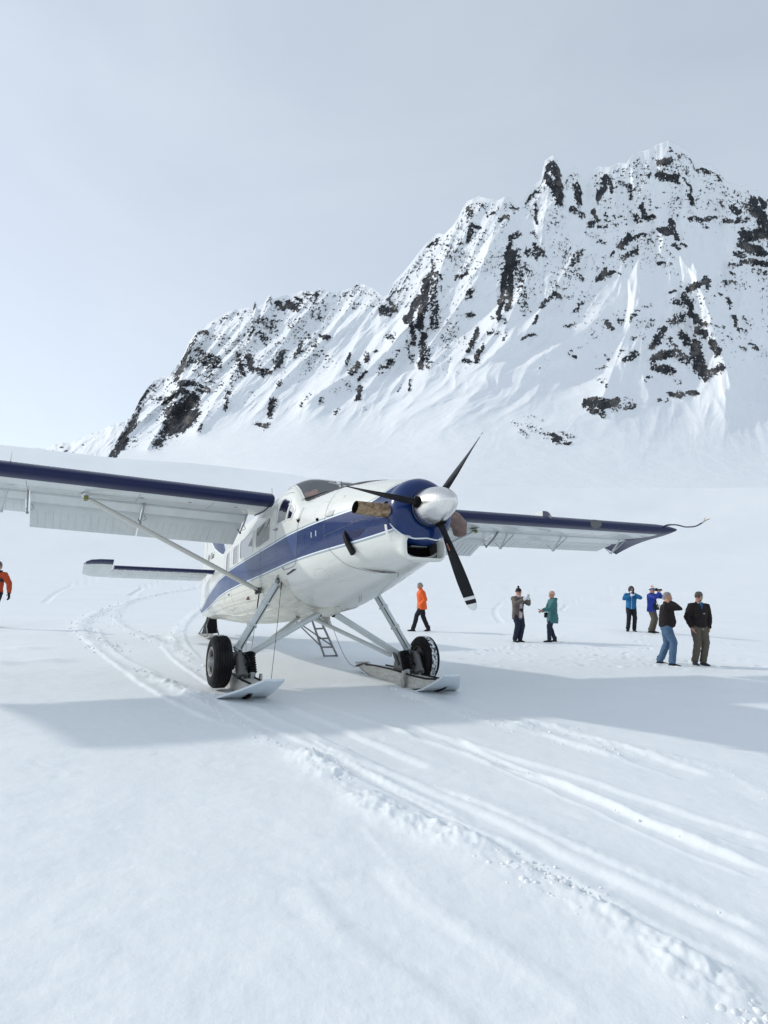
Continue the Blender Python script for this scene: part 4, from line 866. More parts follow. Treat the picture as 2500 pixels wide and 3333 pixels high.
# belly stringers: long shallow ribs on the keel skin
st = MB()
for yy_ in (-.58, -.44, -.30, -.15, 0, .15, .30, .44, .58):
    for x0, x1 in ((-4.6, -2.35), (-2.25, -.2), (-.12, .62)):
        if yy_ in (-.15, .15, 0) and x1 > .5: continue
        L = []
        for x in np.linspace(x0, x1, 14):
            z = zunder(x, yy_); L.append([(x, yy_ - .012, z + .01), (x, yy_ - .008, z - .010), (x, yy_ + .008, z - .010), (x, yy_ + .012, z + .01)])
        st.loft(L)
PBS(st, 'belly_stringer', M['belly'])
bl = MB()
for x in (-3.3, -2.3, -1.6, -.9, -.16, .66):
    V = []; n_ = 24
    for k in range(n_ + 1):
        y = -.74 + 1.48 * k / n_; z = zunder(x, y) - .004; V += [(x - .003, y, z), (x + .003, y, z)]
    bl.add(V, [(2 * k, 2 * k + 1, 2 * k + 3, 2 * k + 2) for k in range(n_)])
PBS(bl, 'belly_seam', M['line'], smooth=False)
# rivets: small flat-headed dots in rows
rv = MB()
def rivet(p, n_, r=.006, m=0):
    n_ = Vector(n_).normalized(); u = n_.orthogonal().normalized(); v = n_.cross(u); p = Vector(p)
    V = [p + n_ * .004] + [p + n_ * .001 + (u * math.cos(k * pi / 3) + v * math.sin(k * pi / 3)) * r for k in range(6)]
    rv.add(V, [(0, k + 1, (k + 1) % 6 + 1) for k in range(6)], m)
def rivets_side(P, st=.04, r=.006, sg=-1):
    Q = dens(P, .01); acc = 0
    for a, b in zip(Q[:-1], Q[1:]):
        acc += math.dist(a, b)
        if acc >= st:
            acc = 0; y = sg * ysurf(b[0], b[1]); y2 = sg * ysurf(b[0], b[1] + .02)
            rivet((b[0], y, b[1]), (0, .02 * sg, -(y2 - y) * sg), r)
def oval(cx, cz, rx, rz, n_=36, k=3.0):
    out_ = []
    for i in range(n_ + 1):
        a = 2 * pi * i / n_; ca, sa = math.cos(a), math.sin(a)
        out_.append((cx + rx * math.copysign(abs(ca) ** (2 / k), ca), cz + rz * math.copysign(abs(sa) ** (2 / k), sa)))
    return out_
for xo in (-.70, -.655, -.61): rivets_side([(xo, -.68), (xo + .04, -1.72)], .045, .0075)
rivets_side([(-3.68, -.3), (-3.68, -1.6)], .06, .005); rivets_side([(-1.14, -.8), (-1.14, -1.7)], .05, .005)
rivets_side([(.30, -.8), (.32, -1.36)], .045, .006); rivets_side([(.38, -.8), (.40, -1.36)], .045, .006)
rivets_side(oval(1.78, -1.44, .15, .075), .035, .006); rivets_side(oval(2.22, -1.40, .17, .10), .045, .005); rivets_side(oval(2.12, -1.60, .16, .045), .035, .006)
rivets_side(oval(1.93, -.56, .16, .13, 36, 2.2), .05, .005)
rivets_side([(.45, -1.42), (.62, -1.55), (.95, -1.70)], .035, .006)
rivets_side([(1.30, -.78), (2.0, -.76), (3.0, -.74)], .11, .005); rivets_side([(2.2, -1.02), (3.2, -.98)], .09, .005); rivets_side([(2.12, -.3), (2.12, -.9)], .09, .005)
rivets_side([(2.6, -1.44), (2.95, -1.48), (3.3, -1.44)], .06, .005)
for sx in (.64, 1.0): 
    for y in np.linspace(-.7, .1, 24): rivet((sx if sx < .9 else 1.0, y, zunder(sx, y)), (0, y * .3, -1), .006)
for t_ in np.linspace(0, 1, 16):
    for sg in (-1, 1): p = wsp(sg * .66, t_, .016); rivet(p, (.3, sg, .6), .007)
for y in np.linspace(-.6, .6, 26): rivet(wsp(y, -.03, .014), (.4, 0, 1), .006)
# small fittings on the side
def fitting(mb, x, z, r, sg=-1): mb.ball((x, sg * ysurf(x, z, .01), z), r, 8)
fh = MB(); fitting(fh, 1.88, -.685, .024); fitting(fh, 1.22, -.585, .022); PBS(fh, 'vent_hole', M['hole'])
fh = MB()
for (x, z) in ((1.215, -.56), (.27, -.55), (-2.9, -.93), (-3.0, -1.31)): fh.box((x, -ysurf(x, z, .015), z), (.07, .03, .022)); fh.ball((x + .03, -ysurf(x, z, .02), z), .018, 8); PB(fh, 'door_handle', M['steel']); fh = MB()
fh.tube([(.36, -ysurf(.36, -.55, .03), -.55), (.20, -ysurf(.2, -.55, .04), -.545)], .009, 8)
PB(fh, 'lever', M['steel'])
fh = MB()
for i_ in range(5): fh.ball((.82 + .07 * i_, -ysurf(.82, -1.33, .012), -1.335 + .008 * i_), (.03, .012, .012), 8)
fh.tube([(.8, -ysurf(.8, -1.33, .01), -1.335), (1.14, -ysurf(1.1, -1.31, .01), -1.30)], .006, 6); PB(fh, 'foot_strap', M['black'])
fh = MB(); fh.ball((.62, -ysurf(.62, -1.33, .01), -1.22), .022, 8); PB(fh, 'step_socket', M['black'])
fh = MB(); fh.tube([(-1.62, -ysurf(-1.62, -1.5, .0), -1.50), (-1.60, -ysurf(-1.6, -1.5, .02), -1.50)], .05, 3); PB(fh, 'air_vent', principled('rusty_vent', (.14, .07, .04), .7))
fh = MB(); L = [[(2.10 + .02 * 0, -ysurf(2.12, -.66, a_), -.68), (2.27, -ysurf(2.28, -.67, a_), -.695), (2.42, -ysurf(2.42, -.42, a_), -.44), (2.25, -ysurf(2.25, -.42, a_), -.42)] for a_ in (.0, .022)]; fh.loft(L); PB(fh, 'cover_strip', M['grey_strap'], smooth=False)
# little white marks on the stripe, silver figure transfer
fh = MB()
for x in (1.72, 1.86): ribbon(fh, [(x, -.84), (x + .005, -.92)], .018, -1, .004)
PBS(fh, 'white_tick', M['pin_white'], smooth=False)
# oil-cooler scoop on the cowl side, recess shade painted as a flat dark-blue patch, lower vent slot
fh = MB(); Pq = [(2.60, -.975), (2.82, -.985), (3.03, -1.005), (2.95, -1.05), (2.86, -1.085), (2.68, -1.09)]
fh.add([(2.78, -ysurf(2.78, -1.03, .004), -1.03)] + [(x, -ysurf(x, z, .004), z) for x, z in Pq], [(0, i_ + 1, (i_ + 1) % 6 + 1) for i_ in range(6)]); PB(fh, 'recess_shade', M['navy'], smooth=False)
L = [(2.575, -ysurf(2.57, -.97, -.02), -.965), (2.60, -ysurf(2.6, -1.03, .008), -1.03), (2.66, -ysurf(2.66, -1.14, .022), -1.14), (2.735, -ysurf(2.73, -1.26, .035), -1.275)]
fh = MB(); fh.tube(L, [.03, .045, .055, .058], 16, flat=.7, fdir=(.3, 1, .3)); PB(fh, 'outlet_pipe', M['black'])
fh = MB(); V = []
for k in range(15):
    y = -.42 + .40 * k / 14; x = 2.62 + .30 * math.sin(k / 14 * pi / 2.2); z = zunder(x, y); V += [(x, y, z - .003), (x + .07 * math.sin(pi * k / 14) + .004, y, z - .02 * math.sin(pi * k / 14) - .004)]
fh.add(V, [(2 * k, 2 * k + 1, 2 * k + 3, 2 * k + 2) for k in range(14)]); PB(fh, 'exit_louvre', M['hole'])
# nose bowl, chin intake
mb = MB(); prof = [(3.30, .30), (3.42, .425), (3.50, .428), (3.57, .418), (3.63, .385), (3.675, .335), (3.70, .275), (3.705, .235), (3.69, .20), (3.6, .17)]
mb.revolve([(a_, b_) for a_, b_ in prof], (0, 0, -.85), (1, 0, 0), 56); PB(mb, 'nose_bowl', M['blue'])
def rrect(x, cy, z0, z1, hw, r, n_=7, dz=0):
    out_ = []
    for cxs, czs, a0 in ((1, 1, 0), (-1, 1, 90), (-1, -1, 180), (1, -1, 270)):
        for k in range(n_):
            a = R_(a0 + 90 * k / (n_ - 1)); out_.append(Vector((x, cy + cxs * (hw - r) + r * math.cos(a), (z1 - r if czs > 0 else z0 + r) + r * math.sin(a))))
    return out_
mb = MB()
CZ = -1.27
def radial(poly, x, n_=72):
    out_ = []; P = [(p[0], p[1]) for p in poly]
    for k in range(n_):
        a = 2 * pi * k / n_; dx, dy = math.cos(a), math.sin(a); best = .01
        for (x0, y0), (x1, y1) in zip(P, P[1:] + P[:1]):
            ex, ey = x1 - x0, y1 - y0; det = dx * (-ey) + ex * dy
            if abs(det) < 1e-12: continue
            t_ = (x0 * (-ey) + ex * (y0 - CZ)) / det; u_ = (dx * (y0 - CZ) - dy * x0) / det
            if t_ > 0 and -1e-6 <= u_ <= 1 + 1e-6: best = max(best, t_)
        out_.append(Vector((x, dx * best, CZ + dy * best)))
    return out_
def fus_poly(x, grow=.0):
    y_, z_ = section(x); k = z_ < -1.00; yy_, zz2 = y_[k] + grow, z_[k] - grow
    return [(a, b) for a, b in zip(yy_, zz2)] + [(-a, b) for a, b in zip(yy_[::-1], zz2[::-1])]
def rr_poly(*a): return [(p.y, p.z) for p in rrect(0, *a)]
def blend(A, B, t_, x): return [Vector((x, a.y + (b.y - a.y) * t_, a.z + (b.z - a.z) * t_)) for a, b in zip(A, B)]
LA = radial(fus_poly(3.44, .003), 3.44); LB = radial(rr_poly(0, -1.466, -1.13, .315, .13), 3.58)
mb.loft([radial(fus_poly(3.40, .002), 3.40), LA, blend(LA, LB, .35, 3.49), blend(LA, LB, .75, 3.54), LB, radial(rr_poly(0, -1.448, -1.165, .288, .10), 3.62), radial(rr_poly(0, -1.43, -1.18, .258, .07), 3.632), radial(rr_poly(0, -1.425, -1.19, .245, .06), 3.605), radial(rr_poly(0, -1.415, -1.20, .235, .05), 3.5)], cap=False)
PB(mb, 'air_intake', M['white'], angle=50)
mb = MB(); mb.loft([rrect(3.50, 0, -1.417, -1.198, .24, .055), rrect(3.34, 0, -1.39, -1.21, .22, .05)], cap=False); PB(mb, 'intake_duct', M['grey_metal'])
mb = MB(); mb.loft([rrect(3.34, 0, -1.39, -1.21, .22, .05), rrect(3.15, 0, -1.34, -1.24, .16, .03)]); PB(mb, 'intake_throat', M['hole'])
mb = MB(); mb.box((3.5, -.05, -1.285), (.12, .22, .008)); PB(mb, 'intake_vane', M['steel'], smooth=False)
mb = MB(); ring = []   # pinstripe between bowl and chin
for k in range(33):
    a = R_(-72 + 144 * k / 32); x = 3.665 - .215 * (abs(a) / R_(72)) ** 1.6; r_ = float(np.interp(x, [3.42, 3.50, 3.57, 3.63, 3.675], [.425, .428, .418, .385, .335])) + .002
    ring.append((x, r_ * math.sin(a), -.85 - r_ * math.cos(a)))
mb.tube(ring, .010, 6); PB(mb, 'pinstripe', M['pin_white'])
# spinner, blades
HUB = Vector((3.842, 0, -.836))
mb = MB(); sp = [(3.72, .19), (3.735, .222), (3.80, .226), (3.90, .218), (4.0, .200), (4.1, .168), (4.18, .128), (4.24, .086), (4.275, .048), (4.288, .018), (4.29, .003)]
mb.revolve([(a_, b_) for a_, b_ in sp], (0, 0, HUB.z), (1, 0, 0), 56); prop = PB(mb, 'spinner', M['spinner'], angle=60)
mb = MB(); mb.revolve([(3.724, .2285), (3.732, .2295), (3.744, .2285)], (0, 0, HUB.z), (1, 0, 0), 56); PB(mb, 'spinner_backplate', M['steel'], parent=prop)
def blade(phi):
    dr = Vector((0, math.sin(phi), -math.cos(phi))); T_ = Vector((0, math.cos(phi), math.sin(phi))); X_ = Vector((1, 0, 0))
    L = []; radii = [.12, .20, .24, .30, .38, .50, .65, .80, .95, 1.08, 1.152, 1.158, 1.197, 1.203, 1.243, 1.249, 1.285, 1.312, 1.328, 1.335]
    for r in radii:
        ch = float(pch([(.1, .09), (.24, .10), (.38, .15), (.6, .195), (.85, .20), (1.1, .185), (1.24, .16), (1.30, .115), (1.325, .06), (1.34, .02)], r))
        th = float(pch([(.1, .09), (.24, .085), (.38, .05), (.6, .03), (.9, .018), (1.34, .006)], r))
        be = R_(float(pch([(.1, 110), (.3, 103), (.7, 86), (1.0, 77), (1.34, 71)], r)))
        c_ = T_ * math.cos(be) + X_ * math.sin(be); n_ = dr.cross(c_).normalized(); o = HUB + dr * r - c_ * (.02 * min(1, r))
        loop = []
        for k in range(18):
            a = 2 * pi * k / 18; x = math.cos(a) * .5; y = math.sin(a) * .5
            rd = max(0, min(1, (r - .24) / .2)); y *= (1 - rd) + rd * (0.55 + .9 * (.5 + x)) * .8
            loop.append(o + c_ * ch * x + n_ * th * y)
        L.append(loop)
    mb = MB()
    for i_ in range(len(L) - 1):
        r = (radii[i_] + radii[i_ + 1]) / 2; m_ = 1 if (1.155 < r < 1.2) or r > 1.246 else 0
        base = MB(); mb.loft([L[i_], L[i_ + 1]], m=m_, cap=False)
    mb.add(L[-1], [tuple(range(18))], 1)
    bo = PB(mb, 'propeller_blade', [M['blade'], M['blade_white']], parent=prop, angle=60)
    # emblem
    r = .52; be = R_(93.5); c_ = T_ * math.cos(be) + X_ * math.sin(be); n_ = dr.cross(c_).normalized()
    for sgn in ((1,) if phi < 1 else ()):
        e = MB(); o = HUB + dr * r + n_ * (sgn * .0245)
        for rr1, rr2, of, mi in ((.048, .020, 0, 0), (.040, .0145, .0012, 1)):
            V = [o + n_ * sgn * of] + [o + n_ * sgn * of + dr * rr1 * math.cos(k * pi / 10) + c_ * rr2 * math.sin(k * pi / 10) for k in range(20)]
            e.add(V, [(0, k + 1, (k + 1) % 20 + 1) for k in range(20)], mi)
        PB(e, 'emblem', [principled('pale_orange', (.6, .35, .25), .5) if sgn == 1 and phi < 1 else M['orange_cloth'], M['red_oval']], parent=bo, smooth=False)
    rt = MB(); rt.tube([HUB + dr * .17, HUB + dr * .245], .07, 20); PB(rt, 'blade_collar', M['hole'], parent=bo)
for k in range(3): blade(.414 + k * 2 * pi / 3)
# exhaust stacks
for sg in (-1, 1):
    mt = M['exhaust'] if sg < 0 else M['exhaust_grey']
    Pth = [(3.46, -.30, -.85), (3.44, -.44, -.85), (3.43, -.56, -.845), (3.40, -.68, -.838), (3.36, -.81, -.822)] if sg < 0 else [(3.46, .30, -.83), (3.42, .42, -.84), (3.40, .56, -.87), (3.36, .66, -.93), (3.28, .72, -1.02)]
    rr0 = [.10, .10, .098, .095, .09] if sg < 0 else [.10, .11, .115, .11, .09]
    mb = MB(); P0_ = [Vector(p) for p in Pth]; fl = .86; ud = Vector((0, 0, 1)); loops = []
    for q in range(len(P0_)):
        t_ = (P0_[min(q + 1, len(P0_) - 1)] - P0_[max(q - 1, 0)]).normalized(); u = (ud - t_ * ud.dot(t_)).normalized(); v_ = t_.cross(u); lp = []
        for k in range(28):
            p = P0_[q] + u * (rr0[q] * fl * math.cos(2 * pi * k / 28)) + v_ * (rr0[q] * math.sin(2 * pi * k / 28))
            if q == len(P0_) - 1 and sg < 0: p = p - t_ * ((p - P0_[q]).dot(Vector((1, 0, 0))) * .35)
            lp.append(p)
        loops.append(lp)
    mb.loft(loops, cap=False); ex = PB(mb, 'exhaust_stack', mt)
    c_ = P0_[-1]; t_ = (P0_[-1] - P0_[-2]).normalized(); mb = MB(); rim_ = [c_ + (p - c_) * .95 - t_ * .004 for p in loops[-1]]; deep = [P0_[-2] + (p - P0_[-2]) * .9 for p in loops[-2]]
    mb.loft([rim_, deep], cap=False); mb.add(deep, [tuple(range(28))]); PB(mb, 'stack_mouth', M['hole'], parent=ex)
    mb = MB(); nrm = Vector((.35, sg, 0)).normalized(); o = Vector((3.43, sg * .418, -.84)); u = Vector((0, 0, 1)); v_ = nrm.cross(u)
    V = [o + nrm * .004] + [o + nrm * .004 + (u * math.cos(k * pi / 14) * .112 + v_ * math.sin(k * pi / 14) * .100) for k in range(28)]; mb.add(V, [(0, k + 1, (k + 1) % 28 + 1) for k in range(28)]); PB(mb, 'stack_cutout', M['hole'], smooth=False)

# ---------------------------------------------------------------- wing
DIH = .2146
def dz(y): return abs(y) / 8.85 * DIH
def airfoil(c, th, n_=26, x0=0.0, x1=1.0, camber=.03):
    """closed loop from trailing edge over the top to the nose and back below; x measured aft from nose (0..1)"""
    t_ = np.linspace(0, 1, n_); xs = x0 + (x1 - x0) * (0.5 * (1 - np.cos(pi * t_)) if x0 == 0 else t_)
    yt = 5 * th * (.2969 * np.sqrt(xs) - .126 * xs - .3516 * xs ** 2 + .2843 * xs ** 3 - .1015 * xs ** 4)
    yc = camber * 4 * xs * (1 - xs)
    return xs * c, (yc + yt) * c, (yc - yt) * c
CH = 1.98
ax_, au_, al_ = airfoil(CH, .155, 30, 0, 1)
def lower_cut(x): return x
def wing_loop(y, sg, dx=0, zoff=0):
    xs = ax_; k = xs <= 1.42; up = [( -x, sg * y, u_ + dz(y)) for x, u_ in zip(xs[k], au_[k])]
    k2 = xs <= 1.08; lo = [(-x, sg * y, l_ + dz(y)) for x, l_ in zip(xs[k2], al_[k2])]
    # cove behind the lower surface
    return lo[::-1] + up[1:] + [(up[-1][0], sg * y, up[-1][2] - .015), (lo[-1][0] - .12, sg * y, up[-1][2] - .03), (lo[-1][0], sg * y, up[-1][2] - .06)]
for sg in (-1, 1):
    ys_ = [.80, 1.5, 2.5, 3.5, 4.5, 5.5, 6.5, 7.5, 8.35]
    L = [wing_loop(y, sg) for y in ys_]
    mb = MB(); n_ = len(L[0])
    V = [v_ for l_ in L for v_ in l_]; F = []; Mi = []
    for i_ in range(len(L) - 1):
        for k in range(n_):
            a = i_ * n_ + k; b = i_ * n_ + (k + 1) % n_; F.append((a, b, b + n_, a + n_))
            xm = (L[0][k][0] + L[0][(k + 1) % n_][0]) / 2; Mi.append(1 if xm > -.235 else 0)
    F.append(tuple(range(n_ - 1, -1, -1))); Mi.append(0); F.append(tuple((len(L) - 1) * n_ + k for k in range(n_))); Mi.append(0)
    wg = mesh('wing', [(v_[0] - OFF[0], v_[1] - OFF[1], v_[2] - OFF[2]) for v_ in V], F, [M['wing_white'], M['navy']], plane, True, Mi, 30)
    # rounded, drooped tip
    mb = MB(); L = []
    for q in np.linspace(0, 1, 8):
        y = 8.35 + .42 * q; sc = math.sqrt(max(0.02, 1 - (q * .90) ** 3))
        lp = []
        nn = 22
        for k in range(nn * 2):
            t_ = k / nn if k < nn else (2 * nn - k) / nn
            x = (1 - math.cos(pi * t_)) / 2; ycut = CH * 1.05 * x
            j = np.interp(x * CH, ax_, au_) if k < nn else np.interp(x * CH, ax_, al_)
            mid = (np.interp(x * CH, ax_, au_) + np.interp(x * CH, ax_, al_)) / 2
            sweep = .30 * (x ** 2) * q
            lp.append((-x * CH * 1.04 , sg * (y + sweep * .5 ), mid + (j - mid) * sc + dz(y) - .27 * (x ** 1.5) * (.12 + q * .88)))
        L.append(lp)
    mb.loft(L); PB(mb, 'wing_tip', M['navy'], parent=wg, angle=50)
    # slotted flap: fore vane and rear flap inboard, aileron outboard
    def panel(y0, y1, P0, P1, th0, th1, name, beads=True, tabs=False):
        """P0, P1: (x,z) front and rear of the panel's underside"""
        L = []; mbp = MB()
        ax0 = Vector((P0[0], 0, P0[1])); ax1 = Vector((P1[0], 0, P1[1])); dr = (ax1 - ax0); nrm = Vector((-dr.z, 0, dr.x)).normalized(); nrm = -nrm if nrm.z < 0 else nrm
        for y in (y0, y1):
            lp = []
            for t_, h_ in ((1, 0), (.5, 0.0), (.08, 0.0), (0, .25), (-.03, .5), (0, .8), (.12, 1), (.5, .85), (1, .0)):
                tt_ = th0 + (th1 - th0) * max(t_, 0); p = ax0 + dr * t_ + nrm * (tt_ * h_ + (.006 if t_ >= 1 and h_ == 0 and len(lp) > 3 else 0)); lp.append((p.x, sg * y, p.z + dz(y)))
            L.append(lp)
        mbp.loft(L)
        if beads:
            n_b = int((y1 - y0) / .118)
            for i_ in range(n_b):
                y = y0 + .06 + i_ * .118
                pts = [ax0 + dr * t_ + nrm * (-.003) for t_ in (.26, .32, .9, .97)]
                mbp.tube([(p.x, sg * y, p.z + dz(y)) for p in pts], [.003, .008, .008, .003], 6, flat=.7, fdir=nrm)
        return PB(mbp, name, M['wing_white'], parent=wg, angle=30)
    for i_, (y0, y1) in enumerate(((.98, 2.74), (2.76, 4.46))):
        panel(y0, y1, (-1.10, -.085), (-1.46, -.155), .10, .07, 'fore_flap', False)
        panel(y0, y1, (-1.485, -.19), (-2.107, -.455), .085, .006, 'flap')
    panel(4.52, 8.28, (-1.10, -.085), (-1.46, -.125), .10, .07, 'fore_flap', False)
    panel(4.54, 8.22, (-1.485, -.135), (-2.02, -.225), .085, .006, 'aileron')
    # spanwise seams on the underside
    ln = MB()
    for xs_ in (.62, .86):
        z = float(np.interp(xs_, ax_, al_)); ln.add([(-xs_ + .003, sg * .9, z - .002 + dz(.9)), (-xs_ - .003, sg * .9, z - .002 + dz(.9)), (-xs_ - .003, sg * 8.2, z - .002 + dz(8.2)), (-xs_ + .003, sg * 8.2, z - .002 + dz(8.2))], [(0, 1, 2, 3)])
    for y in (1.75, 2.9, 4.49, 6.2, 7.2):
        V = []
        for xs_ in np.linspace(.24, 1.06, 12): z = float(np.interp(xs_, ax_, al_)) - .002 + dz(y); V += [(-xs_, sg * (y - .003), z), (-xs_, sg * (y + .003), z)]
        ln.add(V, [(2 * k, 2 * k + 1, 2 * k + 3, 2 * k + 2) for k in range(11)])
    V = []
    xr = [1.0, .8, .6, .4, .2, .05, 0]
    PBS(ln, 'skin_seam', M['line'], parent=wg, smooth=False)
    sl = MB(); sl.tube([(-x, sg * (.855 + (.10 if x < .03 else 0)), float(np.interp(x, ax_, al_)) - .004 + dz(.85)) for x in (1.05, .8, .6, .45, .3, .2, .12, .05)], .010, 6); PB(sl, 'root_seal', M['black'], parent=wg)
    # fuel caps and access dimples below
    dm = MB()
    for (x, y) in ((.42, 1.35), (.46, 2.1), (.52, 2.85), (.44, 5.4), (.44, 6.6), (.46, 7.4), (.75, 6.0), (.78, 7.0)):
        z = float(np.interp(x, ax_, al_)) + dz(y); dm.tube([(-x, sg * y, z + .004), (-x, sg * y, z - .005)], .030 if y < 5 else .018, 12, flat=.5, fdir=(1, 0, 0))
    PBS(dm, 'drain_dimple', M['line'], parent=wg)
    for x_ in (0,):
        for yv in np.arange(1.0, 8.3, .07):
            for xx in (.235, ):
                z = float(np.interp(xx, ax_, au_)) + dz(yv); rivet((-xx, sg * yv, z), (0, 0, 1), .006) if sg < 0 else None
    # flap hinge arms and aileron brackets
    def arm(y, kind):
        a = MB(); 
        if kind == 'flap':
            a.tube([(-1.02, sg * y, -.06 + dz(y)), (-1.22, sg * y, -.20 + dz(y)), (-1.50, sg * y, -.33 + dz(y))], [.030, .024, .018], 10, flat=.6, fdir=(0, 1, 0))
            a.tube([(-1.50, sg * y, -.33 + dz(y)), (-1.62, sg * (y + .02), -.24 + dz(y))], .012, 8); a.ball((-1.50, sg * y, -.33 + dz(y)), .026, 8)
            a.tube([(-1.42, sg * (y - .05), -.20 + dz(y)), (-1.46, sg * (y - .09), -.25 + dz(y)), (-1.52, sg * (y - .05), -.28 + dz(y))], .006, 6)
        else:
            for q in (-.09, .09): a.loft([[(-1.05 + .03, sg * (y + q), -.08 + dz(y)), (-1.05 - .05, sg * (y + q), -.10 + dz(y)), (-1.05 - .05, sg * (y + q + .01), -.10 + dz(y)), (-1.05 + .03, sg * (y + q + .01), -.08 + dz(y))], [(-1.46, sg * (y + .01), -.36 + dz(y)), (-1.52, sg * (y + .01), -.35 + dz(y)), (-1.52, sg * (y + .02), -.35 + dz(y)), (-1.46, sg * (y + .02), -.36 + dz(y))]])
            a.tube([(-1.49, sg * (y - .02), -.355 + dz(y)), (-1.49, sg * (y + .04), -.355 + dz(y))], .018, 10); a.tube([(-1.49, sg * y, -.355 + dz(y)), (-1.66, sg * y, -.20 + dz(y))], .010, 8)
        PB(a, 'hinge_arm', M['wing_white'] if kind != 'flap' else M['steel'], parent=wg)
    for y in (1.0, 2.75, 4.49): arm(y, 'flap')
    for y in (4.85, 6.35, 8.15): arm(y, 'ail')
    # lift strut, its lower fitting and the wing fitting
    A_ = Vector((-.71, sg * 3.66, -.165 + dz(3.66))); B_ = Vector((-.66, sg * .87, -1.435)); L = []
    d_ = (B_ - A_).normalized()
    for t_, s_ in ((0.0, .35), (.02, .8), (.05, 1), (.5, 1), (.94, 1), (.975, .85), (1.0, .5)):
        o = A_.lerp(B_, t_); u = Vector((1, 0, 0)); u = (u - d_ * u.dot(d_)).normalized(); v_ = d_.cross(u)
        L.append([o + u * (.088 * s_ * math.cos(k * pi / 9)) + v_ * (.036 * s_ * math.sin(k * pi / 9)) for k in range(18)])
    mb = MB(); mb.loft(L); stt = PB(mb, 'lift_strut', M['wing_white'] if sg > 0 else principled('strut_paint', (.52, .51, .46), .33, 0, .4))
    mb = MB(); mb.box(A_ + Vector((.0, -sg * .0, .02)), (.13, .06, .11)); mb.tube([A_ + Vector((.08, 0, -.01)), A_ + Vector((-.08, 0, -.01))], .025, 10); PB(mb, 'strut_fitting', M['yellow_metal'], parent=stt, smooth=False)
    mb = MB(); mb.tube([B_ - d_ * .06, B_ + d_ * .05], .035, 10); mb.box(B_ + Vector((.02, sg * -.03, -.01)), (.10, .05, .10)); mb.ball(B_ + Vector((.0, sg * .02, -.05)), .03, 8); PB(mb, 'strut_fitting', M['cable'], parent=stt)
    # fairing cuff where the strut meets the wing
    mb = MB(); mb.tube([(-.55, sg * 3.66, -.12 + dz(3.7)), (-.71, sg * 3.68, -.13 + dz(3.7)), (-1.0, sg * 3.70, -.10 + dz(3.7))], [.03, .07, .02], 12, flat=.35, fdir=(0, 0, 1)); PB(mb, 'strut_cuff', M['wing_white'], parent=wg)
    if sg > 0:
        # landing light window, wing fence, pitot boom
        mb = MB(); o = []
        for k in range(20):
            a = 2 * pi * k / 20; y = 6.30 + .16 * math.cos(a); s_ = .13 * math.sin(a)
            xs_ = max(0, (.02 + (-s_) * .9)) if s_ < 0 else 0
            zz = s_; # wrap round the nose
            th = s_ / .17; xn = .10 * (1 - math.cos(th * 1.2)); zn = .16 * math.sin(th * 1.2) * .75
            o.append((-xn + .006, y, zn + dz(y) + .01))
        mb.add([(.010, 6.30, dz(6.3) + .01)] + o, [(0, k + 1, (k + 1) % 20 + 1) for k in range(20)]); PB(mb, 'landing_light', M['grey_metal'], parent=wg)
        mb = MB(); L = []
        for x in np.linspace(-.02, -.75, 12):
            zt_ = float(np.interp(-x, ax_, au_)) + dz(5.12); hh = .11 * math.sin(min(1, (-x + .02) / .16) * pi / 2) * (1 if x > -.3 else 1 - ((-x - .3) / .47) ** 1.5)
            L.append([(x, 5.105, zt_ - .01), (x, 5.115, zt_ + hh), (x, 5.125, zt_ + hh), (x, 5.135, zt_ - .01)])
        ml = MB()
        for i_ in range(len(L) - 1): ml.loft([L[i_], L[i_ + 1]], m=1 if L[i_][0][0] > -.24 else 0)
        PB(ml, 'wing_fence', [M['wing_white'], M['navy']], parent=wg)
        qx = [-.05, .05, .22, .5, .72, .90]; mb = MB(); mb.tube([(float(x), 8.40 + .08 * min(1, max(0, x) / .4), float(pch(list(zip(qx, [.05, .07, .05, -.05, -.075, -.03])), x)) + DIH) for x in np.linspace(-.05, .90, 20)], [.020] * 4 + [.015] * 16, 10); pt = PB(mb, 'pitot_boom', M['navy'], parent=wg)
        mb = MB(); mb.tube([(.90, 8.48, -.03 + DIH), (1.02, 8.48, .015 + DIH), (1.10, 8.48, .02 + DIH)], [.013, .012, .008], 8); mb.tube([(.95, 8.48, 0 + DIH), (.99, 8.48, .07 + DIH)], .006, 6); PB(mb, 'pitot_head', principled('bare_brass', (.36, .30, .24), .45, .6), parent=pt)
    else:
        mb = MB(); mb.loft([[(-.10, -4.7, .12 + dz(4.7)), (-.16, -4.7, .13 + dz(4.7)), (-.16, -4.712, .13 + dz(4.7)), (-.10, -4.712, .12 + dz(4.7))], [(-.14, -4.7, .28 + dz(4.7)), (-.16, -4.7, .28 + dz(4.7)), (-.16, -4.706, .28 + dz(4.7)), (-.14, -4.706, .28 + dz(4.7))]]); PB(mb, 'stall_vane', M['white'], parent=wg, smooth=False)
rvo = PB(rv, 'rivets', M['line'], smooth=False); rvo['kind'] = 'stuff'

